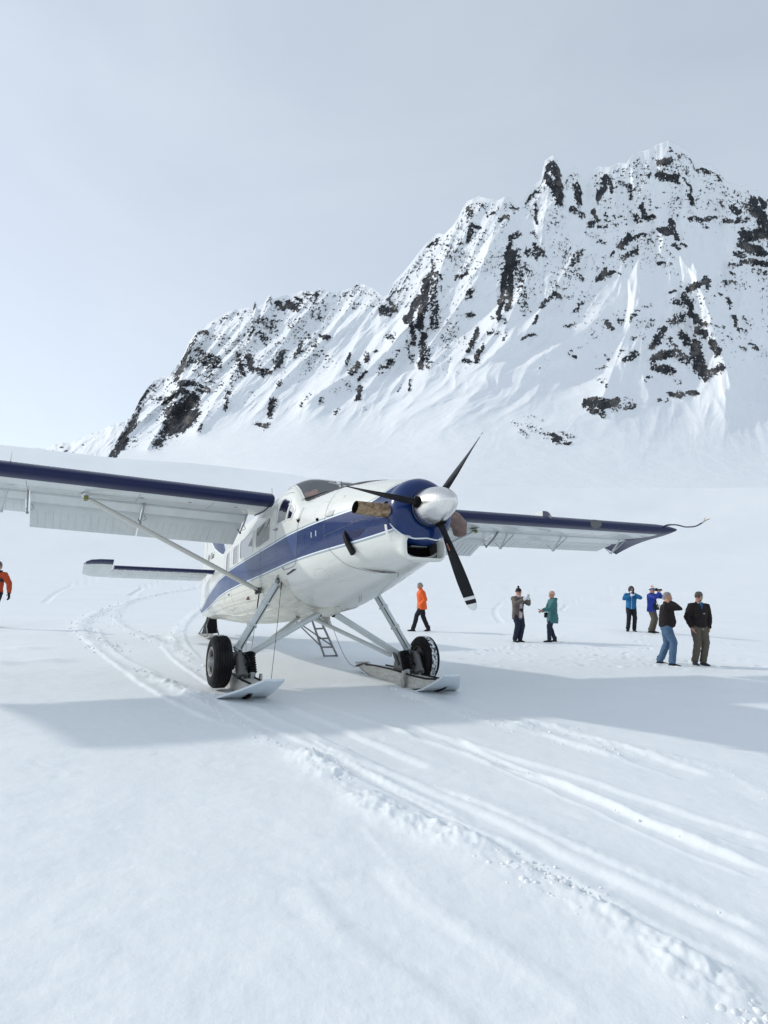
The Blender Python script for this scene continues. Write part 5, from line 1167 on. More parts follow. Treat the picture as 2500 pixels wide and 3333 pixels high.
# ---------------------------------------------------------------- tail
def surf_loop(x0, x1, th, y, z, n_=12):
    c = x0 - x1; lp = []
    for k in range(2 * n_):
        t_ = k / n_ if k < n_ else (2 * n_ - k) / n_; x = (1 - math.cos(pi * t_)) / 2
        h = th * 5 * (.2969 * math.sqrt(x) - .126 * x - .3516 * x * x + .2843 * x ** 3 - .1036 * x ** 4)
        lp.append((x0 - c * x, y, z + (h if k < n_ else -h)))
    return lp
def tilt(L): return [(x, y, z + (x + 7.9) * .155) for x, y, z in L]
for sg in (-1, 1):
    L = [surf_loop(-7.26, -7.95, .11, sg * y, -.29 + .0 * y) for y in (.15, 2.72)]
    mb = MB(); n_ = len(L[0])
    V = L[0] + L[1]; F = []; Mi = []
    for k in range(n_):
        b = (k + 1) % n_; F.append((k, b, b + n_, k + n_)); Mi.append(1 if (L[0][k][0] + L[0][b][0]) / 2 > -7.42 else 0)
    F += [tuple(range(n_ - 1, -1, -1)), tuple(n_ + k for k in range(n_))]; Mi += [0, 0]
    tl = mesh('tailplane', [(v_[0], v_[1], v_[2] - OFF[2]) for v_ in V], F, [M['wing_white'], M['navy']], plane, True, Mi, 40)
    mb = MB(); mb.loft([tilt(surf_loop(-7.90, -8.62, .045, sg * y, -.30)) for y in (.30, 2.74)])
    for i_ in range(26):
        y = .4 + i_ * .09; mb.tube([(-8.1, sg * y, -.365), (-8.5, sg * y, -.405)], .006, 6)
    PB(mb, 'elevator', M['wing_white'], parent=tl, angle=40)
    ml = MB(); Ls = [surf_loop(-7.02, -8.62, .11, sg * 2.75, -.29), surf_loop(-7.03, -8.61, .10, sg * 3.05, -.29), surf_loop(-7.10, -8.56, .09, sg * 3.25, -.29), surf_loop(-7.25, -8.45, .06, sg * 3.36, -.29), surf_loop(-7.45, -8.35, .02, sg * 3.41, -.29)]
    Ls = [tilt(l_) for l_ in Ls]; V = [v_ for l_ in Ls for v_ in l_]; F = []; Mi = []
    for i_ in range(4):
        for k in range(n_):
            a = i_ * n_ + k; b = i_ * n_ + (k + 1) % n_; F.append((a, b, b + n_, a + n_)); Mi.append(1 if (Ls[i_][k][0] + Ls[i_][(k + 1) % n_][0]) / 2 > -7.22 - .12 * (i_ > 1) else 0)
    F += [tuple(range(n_ - 1, -1, -1)), tuple(4 * n_ + k for k in range(n_))]; Mi += [0, 1]
    mesh('elevator_horn', [(v_[0], v_[1], v_[2] - OFF[2]) for v_ in V], F, [M['wing_white'], M['navy']], tl, True, Mi, 40)
    mb = MB()
    for i_ in range(12): y = .45 + i_ * .2; mb.tube([(-7.36, sg * (y - .025), -.335), (-7.40, sg * y, -.348), (-7.36, sg * (y + .025), -.335)], .005, 6)
    PBS(mb, 'vortex_tab', M['pin_white'], parent=tl)
    mb = MB(); mb.tube([(-8.6, sg * 1.25, -.31), (-8.66, sg * 1.25, -.36), (-8.70, sg * 1.25, -.33)], .010, 6); mb.box((-8.62, sg * 1.9, -.302), (.02, 1.3, .012)); PB(mb, 'trim_tab', M['wing_white'], parent=tl)
# fin and rudder, blue band on the fin's leading part
nz, nxx = 150, 120; rows = []
def fin_le(z): return float(np.interp(z, [-.36, -.05, .22, 1.6, 1.85, 1.93], [-6.2, -6.75, -7.06, -8.50, -8.86, -9.25]))
zz_ = np.linspace(-.40, 1.93, nz)
for sgn in (-1, 1):
    Pg = np.zeros((nz, nxx, 3))
    for i_, z in enumerate(zz_):
        x0 = fin_le(z); x1 = -9.22 if z > -.3 else -9.22
        for k in range(nxx):
            t_ = k / (nxx - 1); x = x0 + (x1 - x0) * t_; hh = .085 * (1 - .45 * max(z, 0) / 1.9) * math.sin(min(1, t_ * 2.2) * pi / 2) ** .8 * (1 if t_ < .6 else 1 - .35 * (t_ - .6))
            Pg[i_, k] = (x, sgn * max(hh, .002), z)
    cx = (Pg[:-1, :-1] + Pg[1:, 1:]) / 2
    lim = np.interp(cx[..., 0], [-9.4, -9.0, -8.55, -8.1, -7.7, -7.28, -7.1], [1.55, 1.2, .66, .42, .27, .13, .12])
    f_ = np.where(cx[..., 2] > lim + .05, 2, np.where(cx[..., 2] > lim, 1, 0))
    fo, _ = gridmesh('fin_skin', (Pg if sgn < 0 else Pg[:, ::-1]) - np.array(OFF), [M['white'], M['pin_white'], M['blue']], plane, fm=f_ if sgn < 0 else f_[:, ::-1])
mb = MB(); L = []
for z in (-1.26, -.9, -.4, .3, 1.0, 1.6, 1.85, 1.93):
    hh = .075 * (1 - .4 * max(z, 0) / 1.9) if z > -.5 else .09; x1 = -9.97 if z < 1.7 else -9.85 if z < 1.9 else -9.6; x1 = -9.9 if z < -1.0 else x1
    L.append([(-9.24, -hh, z), (-9.24, hh, z), (-9.6, hh * .55, z), (x1, .006, z), (x1, -.006, z), (-9.6, -hh * .55, z)])
mb.loft(L); rud = PB(mb, 'rudder', M['white'], angle=30)
mb = MB(); mb.ball((-9.98, 0, -1.10), (.09, .05, .05), 12); PB(mb, 'tail_light', M['navy'])
# lettering: registration on the rear side, name on the fin
def lettering(body, origin, xdir, updir, size, name, shear=0.0, mat='text', offn=None):
    cu = bpy.data.curves.new(name, 'FONT'); cu.body = body; cu.size = size; cu.extrude = .001; cu.shear = shear; cu.align_x = 'LEFT'
    tmp = bpy.data.objects.new('tmp', cu); COL.objects.link(tmp); bpy.context.view_layer.update()
    me = bpy.data.meshes.new_from_object(tmp); bpy.data.objects.remove(tmp)
    X = Vector(xdir).normalized(); Yv = Vector(updir); Yv = (Yv - X * Yv.dot(X)).normalized(); Z = X.cross(Yv)
    for v_ in me.vertices:
        p = Vector(origin) + X * v_.co.x + Yv * v_.co.y + Z * v_.co.z
        v_.co = p - B0
    me.materials.clear(); me.materials.append(M[mat]); return link(bpy.data.objects.new(name, me), plane)
lettering('Air Taxi', (-9.0, -.085, .22), (1, -.0, -.02), (0, 0, 1), .26, 'fin_lettering', .3)
lettering('N63', (-6.5, -ysurf(-6.5, -.62) - .012, -.78), (1, -.12, 0.02), (0, .12, 1), .40, 'registration', 0)
# cabin roof fittings
mb = MB(); mb.ball((.32, .28, .27), (.05, .05, .035), 10); mb.ball((.36, .28, .30), (.028, .028, .03), 8); PB(mb, 'roof_beacon', M['teal'])
mb = MB(); mb.tube([(-.75, -.62, .16), (-.80, -.62, .42)], .004, 6); PB(mb, 'whip_aerial', M['cable'])
mb = MB(); mb.tube([(1.34, -.16, -.08), (1.36, -.16, .0), (1.33, -.15, .07)], [.012, .01, .006], 8); mb.box((1.34, -.17, -.06), (.06, .09, .012)); PB(mb, 'temperature_probe', M['cable'])

# ---------------------------------------------------------------- undercarriage
for sg in (-1, 1):
    def fair(P0, P1, chord, thick, name, mat, tt=((0, .6), (.03, 1), (.97, 1), (1, .7))):
        P0, P1 = Vector(P0), Vector(P1); d_ = (P1 - P0).normalized(); u = Vector((1, 0, 0)); u = (u - d_ * u.dot(d_)).normalized(); v_ = d_.cross(u); L = []
        for t_, s_ in tt:
            o = P0.lerp(P1, t_); L.append([o + u * (chord * s_ * math.cos(k * pi / 10)) + v_ * (thick * s_ * math.sin(k * pi / 10)) for k in range(20)])
        mb = MB(); mb.loft(L); return PB(mb, name, mat)
    leg = fair((.37, sg * .12, -1.88), (.37, sg * 1.30, -2.54), .095, .050, 'leg_tube', M['wing_white'])
    fair((-.64, sg * .13, -1.90), (.22, sg * 1.24, -2.56), .050, .036, 'brace_tube', M['wing_white'])
    ol = fair((.335, sg * .835, -1.44), (.415, sg * 1.465, -2.48), .072, .062, 'oleo_strut', M['wing_white'])
    mb = MB(); mb.tube([(.33, sg * .80, -1.31), (.335, sg * .85, -1.46)], .035, 14); PB(mb, 'oleo_piston', M['steel'], parent=ol)
    P0, P1 = Vector((.335, sg * .835, -1.44)), Vector((.415, sg * 1.465, -2.48)); d_ = (P1 - P0).normalized()
    mb = MB()
    for t_ in (.02, .30, .62, .96): o = P0.lerp(P1, t_); mb.tube([o - d_ * .012, o + d_ * .012], .080, 18)
    for t_ in (.30, .62): o = P0.lerp(P1, t_); mb.box(o + Vector((.075, 0, 0)), (.03, .10, .02))
    PBS(mb, 'clamp', M['wing_white'], parent=ol)
    mb = MB(); mb.tube([P0.lerp(P1, t_) + Vector((.068, -sg * .03, 0)) for t_ in np.linspace(.02, 1, 8)], .007, 6); PB(mb, 'brake_hose', M['black'], parent=ol)
    mb = MB(); mb.ball((.34, sg * .79, -1.30), .035, 10); mb.tube([(.33, sg * .78, -1.28), (.33, sg * .74, -1.22)], .018, 8); mb.tube([(.30, sg * .83, -1.36), (.37, sg * .83, -1.36)], .02, 8); PB(mb, 'oleo_joint', M['cable'], parent=ol)
    # wheel
    C_ = Vector((.462, sg * 1.72, -2.622)); Rw = .378; hw = .135
    prof = [(-hw * .80, .205), (-hw * .98, .245), (-hw, .29), (-hw * .9, .335), (-hw * .70, .362)]
    tread = []
    for gcx in (-.078, -.042, -.006, .030, .066): tread += [(gcx, Rw), (gcx + .005, Rw - .013), (gcx + .012, Rw - .013), (gcx + .016, Rw)]
    tread = [(a_ , b_ - .10 * abs(a_) ** 1.6) for a_, b_ in tread]
    prof = prof + tread + [(hw * .72, .362), (hw * .9, .335), (hw, .29), (hw * .98, .245), (hw * .80, .205)]
    mb = MB(); mb.revolve(prof, C_, (0, 1, 0), 64)
    tyre = None
    wh = PB((lambda q: (q.revolve([(-.07, .10), (-.075, .185), (-.10, .195), (-.118, .206), (-.118, .214), (.118, .214), (.118, .206), (.10, .195), (.075, .185), (.07, .10)], C_, (0, 1, 0), 48), q)[1])(MB()), 'wheel_rim', M['grey_metal'])
    PB(mb, 'tyre', M['tyre'], parent=wh, angle=28)
    if sg > 0:
        sn = MB(); sn.revolve([(-.075, Rw - .012), (-.06, Rw + .004), (.0, Rw + .006), (.03, Rw - .0), (.045, Rw - .012)], C_ + Vector((0, .02, 0)), (0, 1, 0), 64); PB(sn, 'packed_snow', M['snowy_tyre'], parent=wh)
    else:
        sn = MB()
        for ang in (0.08, 3.25):
            V = []; n1_ = 9
            for i_ in range(n1_):
                for j in range(4):
                    a = ang + .22 * (i_ / (n1_ - 1) - .5); yv = -.055 + .07 * j / 3 + .01 * math.sin(i_ * 2.3); r_ = Rw + .004 - (.02 if j in (0, 3) or i_ in (0, n1_ - 1) else 0)
                    V.append(C_ + Vector((math.sin(a) * r_, yv, math.cos(a) * r_)))
            sn.add(V, [(i_ * 4 + j, i_ * 4 + j + 1, i_ * 4 + j + 5, i_ * 4 + j + 4) for i_ in range(n1_ - 1) for j in range(3)])
        PB(sn, 'packed_snow', M['snowy_tyre'], parent=wh)
    mb = MB()
    so = sg
    mb.revolve([(0, .075), (.02, .082), (.055, .078), (.10, .055), (.115, .03), (.118, .002)], C_ + Vector((0, so * .045, 0)), (0, so, 0), 24); PB(mb, 'hub_cap', M['steel'], parent=wh)
    mb = MB(); mb.revolve([(-.01, .204), (.004, .218), (.01, .205), (.006, .19), (-.02, .180)], C_ + Vector((0, so * .118, 0)), (0, so, 0), 48); PB(mb, 'rim_flange', M['alu'], parent=wh)
    mb = MB()
    for k in range(6):
        a = k * pi / 3 + .2; mb.tube([C_ + Vector((math.sin(a) * .135, so * .02, math.cos(a) * .135)), C_ + Vector((math.sin(a) * .135, so * .076, math.cos(a) * .135))], .026, 12)
    PBS(mb, 'rim_hole', M['hole'], parent=wh)
    mb = MB(); mb.tube([C_ + Vector((0, -sg * .02, 0)), C_ + Vector((0, -sg * .34, .0))], .05, 14); mb.revolve([(0, .12), (.03, .13), (.05, .12)], C_ - Vector((0, sg * .16, 0)), (0, 1, 0), 24); PB(mb, 'axle', M['cable'])
    # ski pedestal, shock bellows, hydraulic cylinder, fork
    kz = lambda x: -3.05 - .1166 * (x - .46)
    yk = sg * 1.36
    mb = MB(); mb.loft([[(.20, yk - .03, -2.50), (.60, yk - .03, -2.50), (.60, yk + .03, -2.50), (.20, yk + .03, -2.50)], [(.12, yk - .05, kz(.3) + .22), (.72, yk - .05, kz(.3) + .22), (.72, yk + .05, kz(.3) + .22), (.12, yk + .05, kz(.3) + .22)]]); PB(mb, 'ski_pedestal', M['grey_metal'], angle=25)
    mb = MB(); mb.box((.42, sg * 1.42, -2.53), (.34, .26, .09)); mb.tube([(.46, sg * 1.30, -2.50), (.46, sg * 1.30, -2.60)], .06, 14); mb.tube([(.42, sg * 1.18, -2.48), (.40, sg * 1.22, -2.58), (.44, sg * 1.26, -2.72)], .032, 10); PB(mb, 'axle_housing', M['grey_metal'])
    Pb0, Pb1 = Vector((.56, sg * 1.30, -2.50)), Vector((.68, sg * 1.29, -2.80)); prof = []
    n_ = 9
    for k in range(n_ * 2 + 1): prof.append(((Pb1 - Pb0).length * k / (n_ * 2), .085 if k % 2 else .064))
    mb = MB(); mb.revolve(prof, Pb0, (Pb1 - Pb0), 22); PB(mb, 'shock_bellows', M['black'])
    mb = MB(); mb.tube([Pb1, Pb1 + (Pb1 - Pb0).normalized() * .09], [.06, .045], 18); mb.ball(Pb1 + (Pb1 - Pb0).normalized() * .11, .04, 10); PB(mb, 'shock_piston', M['steel'])
    cy0, cy1 = Vector((.62, sg * 1.47, -2.52)), Vector((.86, sg * 1.45, -2.98)); d_ = (cy1 - cy0)
    mb = MB(); mb.revolve([(0, .02), (.0, .045), (.05, .05), (.06, .078), (.24, .078), (.30, .074), (.305, .085), (.36, .085), (.365, .05), (.37, .02)], cy0, d_, 24); cyl = PB(mb, 'hydraulic_cylinder', M['grey_metal'], angle=40)
    mb = MB(); mb.tube([cy0 + d_ * .66, cy1], .022, 10); mb.box(cy1 - Vector((0, .03, 0)), (.05, .012, .12)); mb.box(cy1 + Vector((0, .03, 0)), (.05, .012, .12)); PB(mb, 'cylinder_rod', M['steel'], parent=cyl)
    mb = MB()
    rg = np.random.RandomState(int(20 + sg))
    for k in range(5):
        a_ = Vector((.50 + .1 * rg.rand(), sg * (1.22 + .25 * rg.rand()), -2.5)); b_ = Vector((.72 + .1 * rg.rand(), sg * (1.28 + .2 * rg.rand()), -2.72 - .1 * rg.rand())); c_ = (a_ + b_) / 2 + Vector((.13, -sg * .08 * rg.rand(), .03))
        mb.tube([a_, c_, b_], .008, 6)
    PBS(mb, 'hydraulic_hose', M['black'])
    mb = MB(); mb.loft([[(.74, sg * 1.16, -2.80), (.80, sg * 1.16, -2.80), (.80, sg * 1.19, -2.80), (.74, sg * 1.19, -2.80)], [(.66, sg * 1.16, -2.93), (.80, sg * 1.16, -2.93), (.80, sg * 1.19, -2.93), (.66, sg * 1.19, -2.93)], [(.70, sg * 1.175, -3.07), (.78, sg * 1.175, -3.07), (.78, sg * 1.20, -3.07), (.70, sg * 1.20, -3.07)]]); PB(mb, 'ski_bracket', M['alu'], smooth=False)
    # ski: plank with upturned nose tapering to a lip, box girder along the inner side
    def yi(x): return 1.20
    def yo(x): return float(np.interp(x, [-1.25, .72, 1.02, 1.30, 1.98], [1.50, 1.54, 1.93, 1.88, 1.47]))
    def zs(x): return kz(x) + (.36 * (max(0, x - 1.05) / .93) ** 1.3 + 0.17 * (max(0, -.55 - x) / .7) ** 1.7)
    xs_ = np.concatenate([np.linspace(-1.25, -.55, 8), np.linspace(-.3, 1.0, 6), np.linspace(1.08, 1.98, 14)]); rows_t = []; rows_b = []
    for x in xs_:
        a_, b_ = yi(x), yo(x); rows_t.append([(x, sg * (a_ + (b_ - a_) * t_), zs(x) + .022) for t_ in np.linspace(0, 1, 9)]); rows_b.append([(x, sg * (a_ + (b_ - a_) * t_), zs(x) - .004 - .012 * math.exp(-((t_ - .5) / .12) ** 2)) for t_ in np.linspace(0, 1, 9)])
    n_ = len(xs_); V = [p for r_ in rows_b for p in r_] + [p for r_ in rows_t for p in r_]; F = []; Mi = []
    for i_ in range(n_ - 1):
        for k in range(8):
            a = i_ * 9 + k; F.append((a, a + 1, a + 10, a + 9)); Mi.append(0)
            a += n_ * 9; F.append((a, a + 9, a + 10, a + 1)); Mi.append(2 if xs_[i_] > 1.0 else 1)
        for k in (0, 8):
            a = i_ * 9 + k; F.append((a, a + 9, a + 9 + n_ * 9, a + n_ * 9)); Mi.append(0)
    for i_ in (0, n_ - 1):
        for k in range(8): a = i_ * 9 + k; F.append((a, a + 1, a + 1 + n_ * 9, a + n_ * 9)); Mi.append(0)
    ski = mesh('ski', [(v_[0], v_[1], v_[2] - OFF[2]) for v_ in V], F, [M['ski_white'], M['ski_top'], M['dark_ski']], plane, True, Mi, 40)
    mb = MB(); L = []
    for x, hh in ((-1.05, .03), (-.85, .12), (-.5, .19), (.2, .21), (.9, .20), (1.35, .13), (1.70, .03)):
        z0 = zs(x) + .018; L.append([(x, sg * 1.225, z0), (x, sg * 1.245, z0 + hh), (x, sg * 1.49, z0 + hh), (x, sg * 1.51, z0)])
    mb.loft(L); PB(mb, 'box_girder', M['ski_top'], parent=ski, angle=25)
    mb = MB(); mb.tube([(x, sg * 1.25, zs(x) + .018 + h_) for x, h_ in ((-.85, .125), (-.5, .195), (.2, .215), (.9, .205), (1.35, .135), (1.66, .045))], .016, 6); mb.tube([(x, sg * 1.485, zs(x) + .018 + h_) for x, h_ in ((-.5, .195), (.2, .215), (.9, .205), (1.35, .135))], .018, 6); PBS(mb, 'girder_seal', M['black'], parent=ski)
    mb = MB(); L = []
    for x in np.linspace(1.02, 1.52, 9):
        t_ = (x - 1.02) / .5; z0 = zs(x) - .016; wk = .045 * math.sin(max(.08, min(1, t_ * 1.2)) * pi * .8) + .01
        yc_ = sg * 1.52; L.append([(x, yc_ - wk, z0), (x, yc_, z0 - .012), (x, yc_ + wk, z0)])
    mb.loft(L, close=False, cap=False); PB(mb, 'keel_runner', M['hole'], parent=ski)
    # snow cleared wire from ski nose and tail to fuselage
    tipn = Vector((1.86, sg * 1.35, zs(1.86) + .02))
    mb = MB(); topp = Vector((.36, sg * .76, -1.36))
    if sg < 0:
        mb.tube([topp, topp.lerp(tipn, .4) + Vector((0, 0, -.05)), tipn], .0042, 6)
        mb.tube([topp + Vector((0, 0, .02)), topp.lerp(tipn, .12)], .010, 8)
    else:
        b_ = Vector((-1.05, 1.25, zs(-1.05) + .06)); q = []
        for t_ in np.linspace(0, 1, 12): p = Vector((-.4, .30, -1.84)).lerp(b_, t_ ** 1.0); p.z = -1.84 + (b_.z + 1.84) * (1 - (1 - t_) ** .55 * 1.0) if False else p.z - .42 * math.sin(pi * t_) * t_; p.x += -.1 * math.sin(pi * t_); q.append(p)
        mb.tube(q, .0045, 6); mb.tube([b_ - Vector((.0, .12, .02)), b_ + Vector((.05, .0, .02)), b_ + Vector((.15, .05, .03))], .014, 6)
    PB(mb, 'check_cable', M['cable'], parent=ski)
    if sg < 0:
        a_ = Vector((-.66, -.84, -1.50)); b_ = Vector((.10, -1.20, -2.95)); mb = MB(); mb.tube([a_, a_.lerp(b_, .5), b_], .0045, 6); mb.tube([a_, a_.lerp(b_, .10), a_.lerp(b_, .18)], [.010, .014, .008], 8)
        PB(mb, 'check_cable', M['cable'], parent=ski)
# belly fairing where the legs meet
mb = MB(); L = []
for x, w_, d_ in ((-.05, .10, .01), (.15, .22, .05), (.36, .26, .085), (.6, .22, .05), (.85, .10, .005)):
    zc = zunder(min(x, .9), 0); L.append([(x, w_ * math.cos(a), zc + .03 - (d_ + .03) * math.sin(a)) for a in np.linspace(0, pi, 11)])
mb.loft(L, close=False, cap=False); PB(mb, 'leg_fairing', M['belly'])
mb = MB()
for sg in (-1, 1): mb.ball((.36, sg * .13, -1.91), (.07, .05, .035), 10); mb.ball((-.64, sg * .14, -1.895), (.05, .04, .03), 8)
PBS(mb, 'leg_socket', M['hole'])
mb = MB(); mb.loft([[(-.3, .30, -1.80), (-.75, .30, -1.80), (-.75, .315, -1.80), (-.3, .315, -1.80)], [(-.35, .34, -2.02), (-.72, .34, -2.02), (-.72, .352, -2.02), (-.35, .352, -2.02)]]); PB(mb, 'blade_aerial', M['grey_strap'], smooth=False)
mb = MB()
for x in (1.55, 1.62): mb.tube([(x, .05, zunder(x, .05)), (x - .01, .05, zunder(x, .05) - .09)], .004, 6)
mb.tube([(2.9, -.0, zunder(2.9, 0)), (2.89, 0, zunder(2.9, 0) - .06)], .004, 6); mb.tube([(-4.2, -.1, zunder(-4.2, .1)), (-4.25, -.1, zunder(-4.2, .1) - .62)], .0045, 6)
PBS(mb, 'drain_whisker', M['cable'])
# tail ski
kz = lambda x: -3.05 - .1166 * (x - .46)
mb = MB(); mb.loft([[(-8.25, -.09, -1.44), (-8.65, -.10, -1.40), (-8.65, .10, -1.40), (-8.25, .09, -1.44)], [(-8.35, -.13, -1.62), (-8.75, -.14, -1.62), (-8.75, .14, -1.62), (-8.35, .13, -1.62)], [(-8.4, -.17, -1.86), (-8.95, -.17, -1.86), (-8.95, .17, -1.86), (-8.4, .17, -1.86)]]); PB(mb, 'tail_ski_boot', M['black'], angle=30)
mb = MB(); L = []
for x, up_ in ((-7.75, .12), (-7.95, .03), (-8.3, 0), (-9.1, 0), (-9.35, .05)):
    z0 = kz(x) + up_ + .01; L.append([(x, -.2, z0), (x, .2, z0), (x, .2, z0 + .03), (x, -.2, z0 + .03)])
mb.loft(L); tsk = PB(mb, 'tail_ski', M['ski_top'], smooth=False)
mb = MB()
for sg in (-1, 1): mb.tube([(-8.5, sg * .12, -1.62), (-8.1, sg * .16, kz(-8.1) + .05)], .02, 8); mb.tube([(-8.7, sg * .12, -1.55), (-9.25, sg * .18, kz(-9.25) + .07)], .018, 8)
PBS(mb, 'ski_link', M['steel'], parent=tsk)

# ---------------------------------------------------------------- boarding ladder on the far side
lad = empty('boarding_ladder', (b2w((-3.0, 1.5, -2.9)).x, b2w((-3.0, 1.5, -2.9)).y, 0), 0, 'grey tubular boarding ladder reaching from the far cabin door to the snow', 'ladder')
inv = Vector(lad.location)
def lpt(b): return b2w(b) - inv
T1, T2 = b2w((-2.95, .86, -1.55)), b2w((-2.58, .86, -1.55))
B1w, B2w = Vector((-1.20, 15.05, gz1(-1.2, 15.05))), Vector((-.92, 15.19, gz1(-.92, 15.19)))
rails = [(T1, B1w), (T2, B2w)]
for a, b in rails:
    mb = MB(); mb.tube([a - inv, b - inv], .024, 8); mb.build('rail', M['steel'], lad)
for t_ in (.24, .42, .62, .80, .985):
    mb = MB(); mb.tube([rails[0][0].lerp(rails[0][1], t_) - inv, rails[1][0].lerp(rails[1][1], t_) - inv], .020, 8); mb.build('rung', M['steel'], lad)
for a, b in rails:
    mb = MB(); mb.tube([b2w((-3.6, .75, -1.75)) - inv + Vector((0, 0, .0)), a.lerp(b, .78) - inv], .016, 8); mb.build('brace', M['steel'], lad)

# ================================================================ PEOPLE
def cloth(name, col, rough=0.85, var=0.25, sheen=0.0):
    mt = principled(name, col, rough, 0, 0, 0.3); t = NT(mt); v = t.coord('Object', (1, 1, 1)); n = t.noise(v, 14, 5, 0.6)
    t.link(t.mix(n, tuple(c * (1 - var) for c in col), tuple(min(1, c * (1 + var)) for c in col)), t.b.inputs['Base Color'])
    t.link(t.bump(t.noise(v, 30, 4, .6), 0.3, 0.01), t.b.inputs['Normal']); return mt
SKIN = cloth('skin', (0.50, 0.27, 0.19), .55, .08)
CM = dict(skin=SKIN, orange=cloth('orange_down', (0.78, 0.115, 0.012), .45, .12), black=cloth('black_fabric', (0.012, 0.013, 0.018), .8), navy=cloth('navy_denim', (0.016, 0.022, 0.045), .85),
          boots=cloth('black_boot', (0.010, 0.010, 0.012), .6), greyhair=cloth('grey_hair', (0.26, 0.25, 0.24), .7, .4), graycoat=cloth('grey_down', (0.115, 0.095, 0.085), .6), pink=cloth('pale_pink_knit', (0.55, 0.42, 0.44), .9, .1),
          white=cloth('white_knit', (0.72, 0.73, 0.75), .9, .08), teal=cloth('teal_shell', (0.045, 0.155, 0.165), .7, .12), beige=cloth('pink_beige_knit', (0.52, 0.34, 0.27), .9, .12), blue=cloth('bright_blue_shell', (0.012, 0.13, 0.31), .6, .15),
          royal=cloth('royal_blue_shell', (0.012, 0.035, 0.27), .6, .2), hood=cloth('grey_fleece', (0.065, 0.075, 0.085), .9), khaki=cloth('grey_khaki_twill', (0.105, 0.092, 0.072), .9, .15), darkbrown=cloth('dark_brown_fleece', (0.016, 0.011, 0.012), .85, .2),
          jeans=cloth('washed_blue_denim', (0.075, 0.135, 0.225), .9, .35), capgrey=cloth('grey_cap_cotton', (0.13, 0.11, 0.10), .9), capblue=cloth('blue_cap_mesh', (0.03, 0.10, 0.16), .9), orangered=cloth('rust_orange_shell', (0.42, 0.055, 0.012), .6, .15),
          charcoal=cloth('charcoal_panel', (0.035, 0.036, 0.045), .8), darkpants=cloth('dark_navy_pants', (0.010, 0.013, 0.022), .8), beard=cloth('brown_beard', (0.13, 0.06, 0.035), .9, .3), knit_orange=cloth('orange_knit', (0.7, 0.22, 0.12), .9), knit_blue=cloth('blue_knit', (0.03, 0.12, 0.26), .9),
          bluecollar=cloth('blue_collar', (0.03, 0.09, 0.20), .8), shoe=cloth('grey_shoe', (0.05, 0.055, 0.06), .8), red=cloth('red_phone_case', (0.5, 0.03, 0.04), .5))
LENSE = principled('black_lens', (0.008, 0.008, 0.010), 0.12)
def remesh(name, mb, mat, parent, vox=.011, smooth=2, disp=None):
    me = bpy.data.meshes.new('tmp'); me.from_pydata([tuple(v) for v in mb.V], [], mb.F)
    bm = bmesh.new(); bm.from_mesh(me); bmesh.ops.recalc_face_normals(bm, faces=bm.faces); bm.to_mesh(me); bm.free()
    o = bpy.data.objects.new('tmp', me); COL.objects.link(o)
    r = o.modifiers.new('r', 'REMESH'); r.mode = 'VOXEL'; r.voxel_size = vox; r.use_smooth_shade = True
    s = o.modifiers.new('s', 'SMOOTH'); s.factor = .5; s.iterations = smooth
    dg = bpy.context.evaluated_depsgraph_get(); dg.update()
    me2 = bpy.data.meshes.new_from_object(o.evaluated_get(dg)); bpy.data.objects.remove(o); bpy.data.meshes.remove(me)
    if disp is not None and len(me2.vertices):
        n = len(me2.vertices); co = np.zeros(n * 3, np.float32); me2.vertices.foreach_get('co', co); co = co.reshape(-1, 3)
        no = np.array([v.normal[:] for v in me2.vertices]); co = co + no * disp(co)[:, None]; me2.vertices.foreach_set('co', co.astype(np.float32).ravel())
    me2.materials.clear(); me2.materials.append(mat); me2.name = name
    me2.polygons.foreach_set('use_smooth', np.ones(len(me2.polygons), dtype=bool)); me2.update()
    return link(bpy.data.objects.new(name, me2), parent)
def folds(seed, amp=.006):
    def f(co):
        x, y, z = co[:, 0], co[:, 1], co[:, 2]
        return amp * (fbm((x + y) * 7, z * 11, 3, seed) + .9 * ridged((x - y) * 5 + z * 3, z * 13, 2, seed + 3) - .4)
    return f
def quilt(seed, amp=.006, pitch=.052):
    ff = folds(seed, .004)
    def f(co): return ff(co) - amp * np.abs(np.cos(co[:, 2] * pi / pitch + .6 * fbm(co[:, 0] * 6, co[:, 1] * 6, 2, seed))) ** 6 * 1.2
    return f
def ik(a, b, l1, l2, pole):
    a, b, pole = Vector(a), Vector(b), Vector(pole); d = b - a; L = min(d.length, (l1 + l2) * .995); dn = d.normalized(); b = a + dn * L
    x = (l1 * l1 - l2 * l2 + L * L) / (2 * L); h = math.sqrt(max(0, l1 * l1 - x * x)); p = (pole - dn * pole.dot(dn)).normalized()
    return a + dn * x + p * h, b
def ell(c, rx, ry, n=16, tilt=0.0, yaw=0.0):
    out_ = []
    for k in range(n):
        a = 2 * pi * k / n; x, y = rx * math.cos(a), ry * math.sin(a); x, y = x * math.cos(yaw) - y * math.sin(yaw), x * math.sin(yaw) + y * math.cos(yaw)
        out_.append(Vector((c[0] + x, c[1] + y, c[2] + y * tilt)))
    return out_
